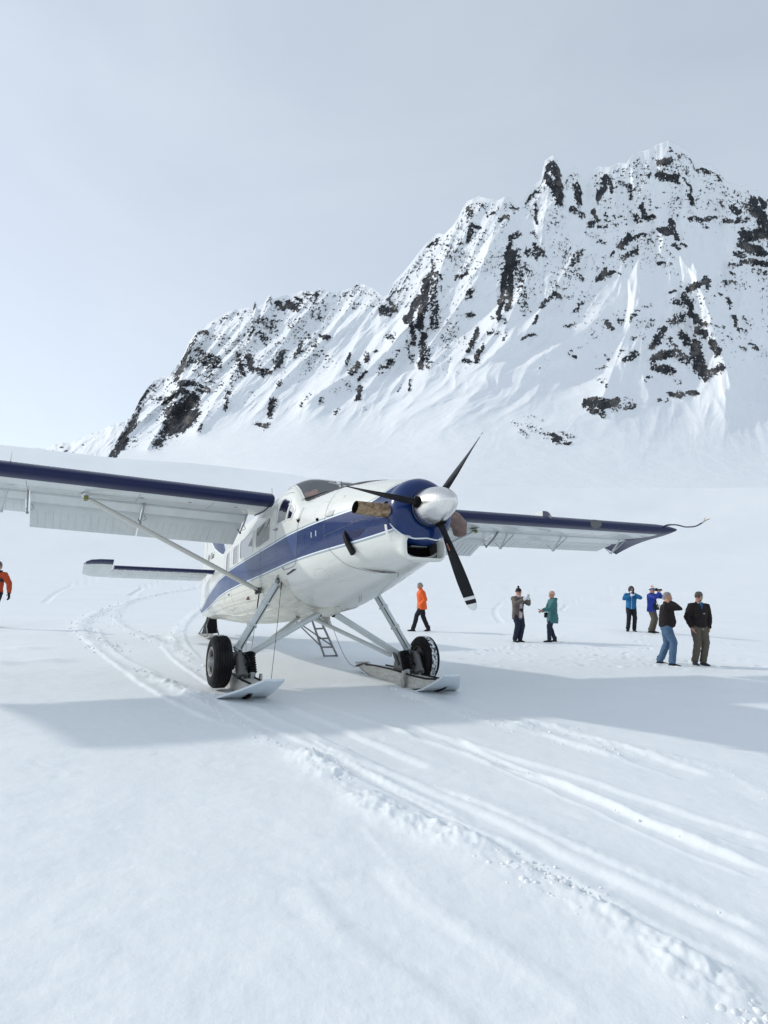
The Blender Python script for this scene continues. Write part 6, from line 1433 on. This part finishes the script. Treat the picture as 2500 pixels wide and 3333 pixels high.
def hand(mb, wrist, d, palm_n, curl=.6, s=1.0, side=1):
    """palm, four fingers of unequal length and a thumb"""
    w_ = Vector(wrist); d = Vector(d).normalized(); n = Vector(palm_n); n = (n - d * n.dot(d)).normalized(); sd = d.cross(n) * side
    mb.tube([w_ - d * .02, w_ + d * .03 * s, w_ + d * .09 * s], [.026 * s, .036 * s, .038 * s], 10, flat=.55, fdir=n)
    for k, ln in enumerate((.072, .082, .076, .060)):
        o = w_ + d * .085 * s + sd * ((k - 1.5) * .019 * s); P = [o]; dd = d.copy()
        for j, f in enumerate((.45, .30, .25)):
            ang = curl * (.5 + .4 * j); dd = (dd * math.cos(ang) + n * math.sin(ang)).normalized(); P.append(P[-1] + dd * ln * f * s)
        mb.tube(P, [.0095 * s, .009 * s, .0085 * s, .007 * s], 8)
    o = w_ + d * .03 * s - sd * .03 * s; a = (d * .6 - sd * .7 + n * .3).normalized(); b = (d * .9 - sd * .1 + n * .5).normalized()
    mb.tube([o, o + a * .035 * s, o + a * .035 * s + b * .03 * s], [.013 * s, .011 * s, .008 * s], 8)
def person(loc, rz, H=1.78, label='', hands=None, feet=((-.11, .0), (.11, .0)), foot_yaw=(8, -8), pelvis=(0, 0), lean=0.0, head_yaw=0.0, head_pitch=0.0, coat='black', trousers='black', shoes='boots', hem=.80,
           bulk=1.0, belly=0.0, hair=None, hat=None, glasses=None, glove=None, quilted=False, elbows=None, shoulder=.19, hem_flare=0.0, legw=1.0, toes=(0, 0), torso_yaw=0.0, seed=1):
    k = H / 1.78
    root = empty('person', (loc[0], loc[1], gz1(loc[0], loc[1]) - .01), rz, label, 'person', None); root.scale = (k, k, k)
    px, py = pelvis; pel = Vector((px, py, .93)); ch = Vector((px, py + lean * .45, 1.40)); nk = Vector((px, py + lean * .62, 1.50)); hd = nk + Vector((0, .015 + lean * .15, .13))
    cy_, sy_ = math.cos(R_(torso_yaw)), math.sin(R_(torso_yaw))
    def ty(v): return Vector((v[0] * cy_ - v[1] * sy_, v[0] * sy_ + v[1] * cy_, v[2]))
    sh = [ch + ty((-shoulder, 0, .015)), ch + ty((shoulder, 0, .015))]
    hp = [pel + Vector((-.09, 0, 0)), pel + Vector((.09, 0, 0))]
    ft = []
    for i, (fx, fy) in enumerate(feet): ft.append(Vector((fx, fy, .09 + toes[i])))
    kn = [ik(hp[i], ft[i], .43, .44, (0.05 * (-1, 1)[i], 1, 0))[0] for i in (0, 1)]
    hands = hands or [(-.27, .03, .80), (.27, .03, .80)]
    el = []; wr = []
    for i in (0, 1):
        pole = (elbows or [(-.5, -.6, -.5), (.5, -.6, -.5)])[i]; e, w_ = ik(sh[i], hands[i], .29, .27, pole); el.append(e); wr.append(w_)
    hy = Matrix.Rotation(R_(head_yaw), 3, 'Z') @ Matrix.Rotation(R_(head_pitch), 3, 'X')
    def H_(v): return hd + hy @ Vector(v)
    # body: one continuous skin surface
    mb = MB()
    def head_loops():
        L = []
        for z, rx, ry, yo_ in ((-.125, .035, .035, .045), (-.112, .048, .052, .036), (-.085, .060, .072, .022), (-.05, .068, .086, .010), (0, .074, .095, 0), (.04, .076, .098, -.002), (.08, .070, .088, -.006), (.11, .050, .062, -.010), (.125, .022, .028, -.012)):
            L.append([H_((rx * math.cos(2 * pi * q / 18), yo_ + ry * math.sin(2 * pi * q / 18), z)) for q in range(18)])
        return L
    mb.loft(head_loops())
    mb.tube([H_((0, .088, .012)), H_((0, .108, -.022)), H_((0, .100, -.034))], [.010, .016, .010], 8)               # nose
    mb.tube([H_((-.026, .078, -.066)), H_((0, .090, -.064)), H_((.026, .078, -.066))], .0085, 8)                       # mouth
    for s_ in (-1, 1): mb.tube([H_((s_ * .074, -.008, .018)), H_((s_ * .082, -.016, .0)), H_((s_ * .074, -.006, -.028))], [.012, .015, .010], 8); mb.ball(H_((s_ * .032, .072, .012)), .014, 8)
    mb.tube([nk - Vector((0, .01, .06)), nk + Vector((0, 0, .02)), H_((0, -.01, -.06))], [.066, .058, .056], 14)
    mb.loft([ell((px, py, .86), .14, .10), ell((px, py, .98), .15, .105), ell((px, py + lean * .15, 1.12), .135, .10), ell(ch - Vector((0, 0, .08)), .155, .11), ell(ch + Vector((0, 0, .05)), .13, .08), ell(nk, .06, .06)])
    for i in (0, 1):
        mb.tube([ch + (sh[i] - ch) * .5, sh[i], el[i], wr[i]], [.05, .055, .040, .027], 12)
        mb.tube([hp[i], kn[i], ft[i] + Vector((0, 0, .02))], [.085, .052, .038], 12)
        d_ = (wr[i] - el[i]).normalized(); pn = Vector((0, 0, 0)) + (Vector((px, py + .1, wr[i].z)) - wr[i])
        if glove is None: hand(mb, wr[i], d_, pn if pn.length > .02 else Vector((0, 1, 0)), .55, 1.05, (1, -1)[i])
        f = R_(foot_yaw[i]); mb.tube([ft[i] + Vector((0, -.03, -.03)), ft[i] + Vector((-math.sin(f) * .12, math.cos(f) * .12, -.055))], [.035, .03], 10)
    remesh('body', mb, CM['skin'], root, .0105, 2)
    # trousers
    mb = MB(); bw = legw
    mb.loft([ell((px, py, .84), .15 * bw, .115 * bw), ell((px, py, .92), .168 * bw, .128 * bw), ell((px, py, 1.02), .16 * bw, .12 * bw)])
    for i in (0, 1):
        a = hp[i]; K = kn[i]; A_ = ft[i]
        mb.tube([a + Vector((0, 0, .02)), a.lerp(K, .35), K + Vector((0, .01, .03)), K.lerp(A_, .35), K.lerp(A_, .75), A_ + Vector((0, 0, .03)), A_ + Vector((0, -.005, -.01))], [.105 * bw, .100 * bw, .080 * bw, .076 * bw, .072 * bw, .074 * bw, .070 * bw], 14)
    remesh('trousers', mb, CM[trousers], root, .012, 1, folds(seed, .009))
    # boots
    mbs = MB()
    for i in (0, 1):
        f = R_(foot_yaw[i]); fw = Vector((-math.sin(f), math.cos(f), 0)); A_ = ft[i]; tz = toes[i]
        fw2 = (fw + Vector((0, 0, -.25 if tz > .01 else 0))).normalized(); b_ = A_ - Vector((0, 0, .09))
        mb = MB(); hgt = .20 if shoes == 'boots' else .09
        mb.tube([A_ + Vector((0, -.005, hgt - .09)), A_ + Vector((0, -.005, -.02)), A_ + Vector((0, 0, -.05))], [.068 if hgt > .1 else .05, .058, .055], 12)
        L = []
        for t_, w_, h_ in ((-.09, .030, .05), (-.07, .042, .075), (0, .046, .10), (.07, .050, .078), (.14, .054, .060), (.19, .046, .048), (.215, .024, .034)):
            o = b_ + fw2 * t_; sd = Vector((fw.y, -fw.x, 0)); L.append([o + sd * (w_ * math.cos(a_)) + Vector((0, 0, max(0.0, h_ * (.35 + .65 * math.sin(a_)) if math.sin(a_) > -.5 else 0.0))) for a_ in np.linspace(0, 2 * pi, 15)[:-1]])
        mb.loft(L); remesh('boot', mb, CM[shoes], root, .011, 1)
    # coat
    mb = MB(); B = bulk
    hx, hyv = (.170 + hem_flare) * B, (.125 + hem_flare) * B
    mb.loft([ell((px, py, hem), hx, hyv + belly * .6, yaw=R_(torso_yaw)), ell((px, py + belly * .3, (hem + .98) / 2 + .01), hx * 1.02, hyv * 1.03 + belly * .9, yaw=R_(torso_yaw)), ell((px, py + lean * .1 + belly * .5, 1.06), .163 * B, .128 * B + belly, yaw=R_(torso_yaw)), ell((px, py + lean * .25 + belly * .3, 1.20), .172 * B, .130 * B + belly * .5, yaw=R_(torso_yaw)), ell(ch - Vector((0, 0, .05)), .19 * B, .135 * B, yaw=R_(torso_yaw)), ell(ch + Vector((0, -.005, .04)), .165 * B, .11 * B, yaw=R_(torso_yaw)), ell(nk - Vector((0, .01, .02)), .085, .08), ell(nk + Vector((0, -.005, .035)), .072, .072)])
    for i in (0, 1):
        mb.tube([ch + (sh[i] - ch) * .45 + Vector((0, 0, .01)), sh[i], sh[i].lerp(el[i], .5), el[i], el[i].lerp(wr[i], .5), wr[i] - (wr[i] - el[i]).normalized() * .0], [.078 * B, .082 * B, .074 * B, .064 * B, .058 * B, .046 * B], 14)
    remesh('jacket', mb, CM[coat], root, .012, 1, quilt(seed) if quilted else folds(seed, .008))
    if glove:
        for i in (0, 1):
            mb = MB(); d_ = (wr[i] - el[i]).normalized(); pn = Vector((px, py + .12, wr[i].z)) - wr[i]
            mb.tube([wr[i] - d_ * .03, wr[i] + d_ * .02], [.042, .038], 10); hand(mb, wr[i], d_, pn if pn.length > .02 else Vector((0, 1, 0)), .5, 1.25, (1, -1)[i]); remesh('glove', mb, CM[glove], root, .0105, 1)
    if hair:
        mb = MB(); L = []
        for z, sc, yo_ in ((-.055, .80, -.036), (-.02, 1.0, -.026), (.03, 1.045, -.018), (.07, 1.04, -.012), (.11, .80, -.010), (.136, .40, -.010)):
            L.append([H_((.079 * sc * math.cos(2 * pi * q / 18), yo_ + .093 * sc * math.sin(2 * pi * q / 18) * (1 if math.sin(2 * pi * q / 18) < 0 or z > .05 else .55), z)) for q in range(18)])
        mb.loft(L); remesh('hair', mb, CM[hair], root, .010, 1, lambda co: .004 * fbm(co[:, 0] * 60, co[:, 2] * 40, 2, 9))
    return dict(root=root, H=H_, hy=hy, wr=wr, el=el, sh=sh, nk=nk, ch=ch, pel=pel, k=k, hd=hd, ty=ty)
def wpt(p, v): return p['root'].matrix_world @ Vector(v) if False else Matrix.Translation(p['root'].location) @ p['root'].rotation_euler.to_matrix().to_4x4() @ Matrix.Diagonal((p['k'], p['k'], p['k'], 1)) @ Vector(v)
def sunglasses(p):
    mb = MB(); H_ = p['H']
    for s_ in (-1, 1):
        c = [H_((s_ * .034 + .028 * math.cos(a), .096 - .25 * (.028 * math.cos(a)) * s_ - .010, .012 + .020 * math.sin(a))) for a in np.linspace(0, 2 * pi, 13)[:-1]]; d = [H_((s_ * .034 + .028 * math.cos(a), .088 - .25 * (.028 * math.cos(a)) * s_ - .012, .012 + .020 * math.sin(a))) for a in np.linspace(0, 2 * pi, 13)[:-1]]
        mb.loft([c, d]); mb.tube([H_((s_ * .060, .078, .018)), H_((s_ * .082, .0, .016))], .005, 6)
    mb.tube([H_((-.012, .092, .018)), H_((.012, .092, .018))], .005, 6); mb.build('sunglasses', LENSE, p['root'])
def beanie(p, mat, pom=None, low=.035, mats=None, name='beanie'):
    H_ = p['H']; mb = MB(); L = []
    for z, sc in ((low, 1.10), (low + .03, 1.13), (.08, 1.10), (.115, .90), (.145, .55), (.155, .15)):
        L.append([H_((.080 * sc * math.cos(2 * pi * q / 18), -.006 + .100 * sc * math.sin(2 * pi * q / 18), z - .030 * (math.sin(2 * pi * q / 18) < 0) * (z < .09))) for q in range(18)])
    for i in range(len(L) - 1): mb.loft([L[i], L[i + 1]], m=(mats[i] if mats else 0), cap=(i == len(L) - 2))
    ml = mat if isinstance(mat, list) else [mat]
    mb.build(name, [CM[q] for q in ml] if len(ml) > 1 else CM[ml[0]], p['root'], angle=80)
    if pom:
        mb = MB(); mb.ball(H_((0, -.01, .185)), .040, 10); remesh('pompom', mb, CM[pom], p['root'], .009, 0, lambda co: .008 * fbm(co[:, 0] * 70, co[:, 2] * 70, 2, 3))
def hood_down(p, mat):
    mb = MB(); n = p['nk']; mb.tube([n + Vector((-.10, .0, -.02)), n + Vector((-.07, -.10, .0)), n + Vector((0, -.14, -.01)), n + Vector((.07, -.10, .0)), n + Vector((.10, 0, -.02))], [.03, .05, .06, .05, .03], 12); remesh('hood', mb, CM[mat], p['root'], .011, 1, folds(8, .006))
def strap(p, pts, name='strap', mat='black', r=.008):
    mb = MB(); mb.tube(pts, r, 6); return mb.build(name, CM[mat], p['root'])
def camera_thing(p, at, dirv, lens=.07, name='photo_camera', label='', body=(.12, .06, .08), group=None):
    """a camera held or hung by p; at and dirv in the person's axes"""
    o = wpt(p, at); e = empty(name, o, p['root'].rotation_euler.z, label, 'camera', group)
    d = Vector(dirv).normalized(); s_ = d.cross(Vector((0, 0, 1))).normalized(); u = s_.cross(d); Rm = Matrix((s_, d, u)).transposed()
    mb = MB(); mb.box((0, 0, 0), body, Rm); mb.box(u * (body[2] / 2 + .012), (.045, .04, .024), Rm); mb.build('camera_body', CM['black'], e, angle=30)
    mb = MB(); mb.revolve([(0, .001), (0, .034), (lens * .5, .036), (lens, .040), (lens, .032), (lens - .02, .001)], d * (body[1] / 2 - .005), d, 18); mb.build('lens', LENSE, e); return e
PI = pi
# 1 man in orange down jacket walking left
p = person((1.52, 24.05), PI / 2 + .12, 1.76, 'grey-haired man in a puffy orange jacket walking left behind the propeller', hands=[(-.17, .10, .95), (.165, .10, .94)], elbows=[(-.5, -.8, -.2), (.5, -.8, -.2)], feet=((-.07, .33), (.08, -.25)), toes=(0, .02), foot_yaw=(0, 0), pelvis=(0, .02), lean=.10, head_pitch=-28, coat='orange', trousers='black', hem=.80, bulk=1.32, hem_flare=.015, hair='greyhair', quilted=True, legw=1.10, seed=3)
mb = MB(); 
for s_ in (-1, 1): mb.tube([p['H']((s_ * .05, .09, .012)), p['H']((s_ * .08, .0, .016))], .004, 6); mb.tube([p['H']((s_ * .034 + .022 * math.cos(a), .096, .010 + .018 * math.sin(a))) for a in np.linspace(0, 2 * pi, 11)], .003, 5)
mb.build('spectacles', CM['black'], p['root'])
mb = MB(); n = p['nk']; mb.loft([ell(n + Vector((0, 0, -.03)), .085, .085), ell(n + Vector((0, .012, .03)), .078, .078), ell(n + Vector((0, .02, .065)), .080, .080)]); remesh('collar', mb, CM['orange'], p['root'], .01, 1)
# 2 woman with phone
p = person((4.36, 21.15), PI + .50, 1.70, 'woman in a black bobble hat and grey padded coat raising a phone with white gloves', hands=[(-.10, .40, 1.43), (.13, .42, 1.40)], elbows=[(-.7, .2, -1), (.7, .2, -1)], feet=((-.09, .02), (.09, -.02)), foot_yaw=(10, -14), head_yaw=8, coat='graycoat', trousers='navy', hem=.74, bulk=1.26, quilted=True, glove='white', legw=1.12, seed=7)
sunglasses(p); beanie(p, 'black', 'black'); mb = MB(); mb.tube([p['nk'] + Vector((-.09, 0, .0)), p['nk'] + Vector((-.04, .09, -.01)), p['nk'] + Vector((.05, .10, 0)), p['nk'] + Vector((.09, 0, .02)), p['nk'] + Vector((0, -.07, .02))], [.03, .035, .035, .03, .03], 10); remesh('scarf', mb, CM['pink'], p['root'], .01, 1, folds(4, .005))
mb = MB(); mb.loft([[Vector((-.045, .155, 1.42)), Vector((.055, .16, 1.42)), Vector((.055, .135, 1.42)), Vector((-.045, .13, 1.42))], [Vector((-.05, .17, 1.1)), Vector((.06, .17, 1.1)), Vector((.06, .14, 1.1)), Vector((-.05, .14, 1.1))], [Vector((-.055, .165, .80)), Vector((.07, .165, .80)), Vector((.07, .13, .80)), Vector((-.055, .13, .80))]]); remesh('shirt_front', mb, CM['pink'], p['root'], .011, 1, folds(5, .004))
o = wpt(p, (.02, .54, 1.50)); ph = empty('phone', o, p['root'].rotation_euler.z, 'silver phone held up in white gloves by the woman in the bobble hat', 'phone'); mb = MB(); mb.box((0, 0, 0), (.075, .010, .15)); mb.build('phone_case', M['grey_strap'], ph, angle=30); mb = MB(); mb.box((0, -.006, 0), (.068, .002, .14)); mb.build('screen', LENSE, ph, smooth=False); mb = MB(); mb.tube([(.02, .005, .05), (.02, .010, .05)], .012, 10); mb.build('phone_lens', LENSE, ph)
camera_thing(p, (.02, .20, 1.07), (0, .4, -1), .05, label='small black camera hanging on the chest of the woman in grey', body=(.09, .05, .07)); strap(p, [(-.07, .06, 1.5), (-.02, .19, 1.3), (.02, .20, 1.12), (.06, .19, 1.3), (.08, .06, 1.5)], 'camera_strap', 'white', .005)
# 3 person in teal coat
p = person((5.50, 21.30), PI / 2 + .10, 1.62, 'person in a long teal coat and pinkish knit cap seen from the side', hands=[(-.12, .40, 1.08), (.10, .36, 1.06)], elbows=[(-.5, -.6, -.8), (.5, -.6, -.8)], feet=((-.08, .14), (.09, -.12)), foot_yaw=(4, -4), coat='teal', trousers='navy', hem=.66, bulk=1.22, hem_flare=.03, lean=.03, head_pitch=-4, seed=11)
sunglasses(p); beanie(p, 'beige', None, .02); hood_down(p, 'teal')
mb = MB(); q = [(-.02, -.14, 1.5), (-.20, -.02, 1.42), (-.235, .03, 1.25), (-.21, .10, 1.02)]; mb.tube([Vector((.10, .05, 1.52)), Vector((-.02, -.145, 1.40)), Vector((-.15, -.10, 1.15)), Vector((-.215, .05, .98))], .010, 6); mb.build('bag_strap', CM['black'], p['root'])
o = wpt(p, (.215, .10, .93)); bg = empty('shoulder_bag', wpt(p, (.23, .12, .93)), p['root'].rotation_euler.z, 'small black camera bag slung at the hip of the person in teal', 'bag'); mb = MB(); mb.loft([rrect(-.05, 0, -.09, .08, .085, .03), rrect(.05, 0, -.09, .08, .085, .03)]); remesh('pouch', mb, CM['black'], bg, .009, 2); mb = MB(); mb.box((.052, 0, .03), (.02, .15, .09)); mb.build('flap', CM['black'], bg, angle=30)
strap(p, [(-.08, .04, 1.50), (.02, .16, 1.36), (.12, .17, 1.18), (.20, .14, 1.0)], 'bag_strap', 'black', .011)
o = wpt(p, (-.02, .47, 1.10)); ph = empty('phone', o, p['root'].rotation_euler.z, 'red phone held at waist height by the person in teal', 'phone'); mb = MB(); mb.box((0, 0, 0), (.075, .14, .012), Matrix.Rotation(.5, 3, 'X')); mb.build('phone_case', CM['red'], ph, angle=30); mb = MB(); mb.box((0, -.004, .008), (.066, .125, .002), Matrix.Rotation(.5, 3, 'X')); mb.build('screen', LENSE, ph, smooth=False)
# 4 hooded person in blue
p = person((9.30, 24.75), PI - .10, 1.66, 'person in a bright blue jacket with grey hood up lifting a camera to the face', hands=[(-.06, .25, 1.48), (.10, .27, 1.40)], elbows=[(-1, 0, -.6), (1, 0, -.6)], feet=((-.12, .0), (.13, .02)), foot_yaw=(6, -22), head_pitch=-14, coat='blue', trousers='black', hem=.88, bulk=1.20, glove='white', legw=1.1, seed=17)
mb = MB(); H_ = p['H']; L = []
for t_, rx, rz_, y in ((0, .092, .105, .085), (.3, .112, .125, .05), (.6, .118, .13, -.02), (.85, .10, .11, -.09), (1, .04, .05, -.13)):
    L.append([H_((rx * math.cos(a), y, .012 + rz_ * math.sin(a) * (1.25 if math.sin(a) > 0 else 1.0))) for a in np.linspace(0, 2 * pi, 17)[:-1]])
inner = [[H_((.075 * math.cos(a), .088, .012 + .092 * math.sin(a))) for a in np.linspace(0, 2 * pi, 17)[:-1]], [H_((.07 * math.cos(a), .03, .012 + .09 * math.sin(a))) for a in np.linspace(0, 2 * pi, 17)[:-1]]]
mb.loft(inner[::-1] + L, cap=True); mb.build('hood', CM['hood'], p['root'], angle=80); sunglasses(p)
strap(p, [(.02, .155, 1.42), (.02, .15, 1.2), (.02, .15, .89)], 'zip', 'white', .007)
camera_thing(p, (.0, .235, 1.52), (0, 1, -.25), .05, label='black camera at the face of the hooded person in blue', body=(.12, .06, .07))
# 5 photographer in royal blue
p = person((9.98, 24.55), PI + .75, 1.70, 'photographer in a royal blue jacket and striped knit hat aiming a long lens', hands=[(-.10, .24, 1.545), (.07, .32, 1.53)], elbows=[(-1, .1, -.7), (.9, .2, -.9)], feet=((-.14, .0), (.14, .0)), foot_yaw=(8, -10), coat='royal', trousers='khaki', hem=.80, bulk=1.2, hem_flare=.01, seed=23)
beanie(p, ['knit_blue', 'white', 'knit_orange'], 'white', .03, [0, 0, 1, 2, 2])
camera_thing(p, (.0, .19, 1.65), (0, 1, .02), .17, label='black camera with long lens raised by the photographer in royal blue', body=(.13, .07, .09))
bg = empty('shoulder_bag', wpt(p, (.02, .20, 1.0)), p['root'].rotation_euler.z, 'black camera bag with pale flap worn by the photographer in royal blue', 'bag'); mb = MB(); mb.loft([rrect(-.08, 0, -.11, .09, .07, .03), rrect(.10, 0, -.11, .09, .07, .03)]); remesh('pouch', mb, CM['black'], bg, .009, 2); mb = MB(); mb.box((-.02, .072, .03), (.16, .012, .07)); mb.build('flap', principled('pale_yellow_flap', (.45, .45, .34), .8), bg, angle=30)
strap(p, [(.10, .02, 1.52), (.05, .17, 1.35), (-.12, .17, 1.1), (-.10, .2, 1.02)], 'bag_strap', 'black', .012)
mb = MB(); mb.loft([ell((0, .11, 1.45), .07, .045), ell((0, .125, 1.15), .085, .045), ell((0, .12, .85), .09, .05)]); remesh('dark_fleece', mb, CM['darkpants'], p['root'], .012, 1)
# 6 man in jeans, back three-quarter, hand on the neck
p = person((6.98, 16.42), -PI / 2 - .55 + .15, 1.80, 'stout grey-haired man in washed blue jeans, one hand on his neck', hands=[(-.25, .02, .92), (.11, .13, 1.52)], elbows=[(-.5, -.5, -.6), (.55, .5, -.7)], feet=((-.14, -.10), (.15, .17)), foot_yaw=(4, -6), head_yaw=-12, pelvis=(0, .05), lean=.02, coat='darkbrown', trousers='jeans', hem=.92, bulk=1.20, belly=.045, legw=1.14, hair='greyhair', hem_flare=-.005, seed=29)
# 7 man with cap
p = person((7.88, 16.52), PI + .08, 1.80, 'bearded man in a grey cap and dark brown jacket standing with hands in pockets', hands=[(-.215, .07, .90), (.215, .07, .90)], elbows=[(-.8, -.7, 0), (.8, -.7, 0)], feet=((-.10, .0), (.11, .0)), foot_yaw=(10, -10), head_yaw=-52, head_pitch=-3, coat='darkbrown', trousers='khaki', shoes='shoe', hem=.91, bulk=1.20, legw=1.14, hair='greyhair', seed=31)
sunglasses(p); H_ = p['H']
mb = MB(); L = []
for z, sc in ((.045, 1.08), (.08, 1.09), (.115, .93), (.14, .62), (.15, .15)): L.append([H_((.080 * sc * math.cos(2 * pi * q / 18), -.006 + .100 * sc * math.sin(2 * pi * q / 18), z - .012 * (math.sin(2 * pi * q / 18) < 0) * (z < .09))) for q in range(18)])
n_ = 18
for i in range(len(L) - 1):
    V = L[i] + L[i + 1]; F = [(q, (q + 1) % n_, (q + 1) % n_ + n_, q + n_) for q in range(n_)]
    for q in range(n_): mb.add(V, [F[q]], 0 if math.sin(2 * pi * (q + .5) / 18) > -.1 else 1)
mb.add(L[-1], [tuple(range(n_))], 0)
cap = mb.build('cap', [CM['capgrey'], CM['capblue']], p['root'], angle=80)
mb = MB(); mb.loft([[H_((.072 * math.cos(a), .07 + r_ * math.sin(a), .052 - dz_ - .012 * math.sin(a) * (r_ > .05))) for a in np.linspace(0, pi, 11)] for r_, dz_ in ((.02, 0), (.105, .0), (.105, .008), (.02, .008))], close=True, cap=False); mb.build('cap_peak', CM['charcoal'], p['root'], angle=40)
mb = MB(); mb.loft([[H_(((.064 + e) * math.cos(a), .012 + (.074 + e) * math.sin(a), z)) for a in np.linspace(-.1, pi + .1, 13)] for z, e in ((-.045, .004), (-.085, .004), (-.118, -.012), (-.128, -.035))], close=False, cap=False); mb.build('beard', CM['beard'], p['root'], angle=80)
mb = MB(); mb.loft([[Vector((-.055, .10, 1.52)), Vector((0, .155, 1.34)), Vector((.055, .10, 1.52)), Vector((0, .09, 1.52))], [Vector((-.045, .115, 1.50)), Vector((0, .168, 1.31)), Vector((.045, .115, 1.50)), Vector((0, .10, 1.51))]]); mb.build('collar_front', CM['bluecollar'], p['root'], smooth=False)
mb = MB(); mb.loft([ell((0, .035, 1.49), .055, .075), ell((0, .03, 1.53), .06, .062)]); mb.build('undershirt', CM['white'], p['root'])
mb = MB(); mb.loft([ell((0, .0, .865), .182, .140), ell((0, .0, .93), .184, .142)]); remesh('shirt_hem', mb, CM['white'], p['root'], .011, 1, folds(2, .004))
mb = MB(); mb.tube([(-.02, .158, 1.25), (-.075, .158, 1.255)], .005, 6); mb.tube([(-.03, .158, 1.235), (-.07, .158, 1.237)], .004, 6); mb.build('chest_logo', M['grey_strap'], p['root'])
# 8 man at the left edge
p = person((-11.05, 19.20), PI - .15, 1.88, 'man in a rust orange and charcoal jacket with black gloves at the left edge', hands=[(-.46, .08, .93), (.40, .05, .92)], elbows=[(-1, -.6, 0.3), (.8, -.6, 0)], shoulder=.215, feet=((-.13, .06), (.11, -.02)), coat='orangered', trousers='darkpants', hem=.88, bulk=1.12, hair='greyhair', glove='boots', seed=37)
sunglasses(p); beanie(p, 'capgrey', None, .04)
mb = MB(); mb.loft([ell((0, .012, 1.44), .135, .125), ell((0, .012, 1.30), .205, .152), ell((0, .012, 1.22), .20, .150)]); remesh('chest_panel', mb, CM['charcoal'], p['root'], .012, 1)
mb = MB(); mb.tube([p['nk'] + Vector((-.12, .0, -.03)), p['nk'] + Vector((-.05, .07, 0)), p['nk'] + Vector((.05, .07, 0)), p['nk'] + Vector((.12, 0, -.03)), p['nk'] + Vector((.06, -.08, .0)), p['nk'] + Vector((-.06, -.08, .0))], .045, 10); remesh('collar', mb, CM['black'], p['root'], .011, 1)
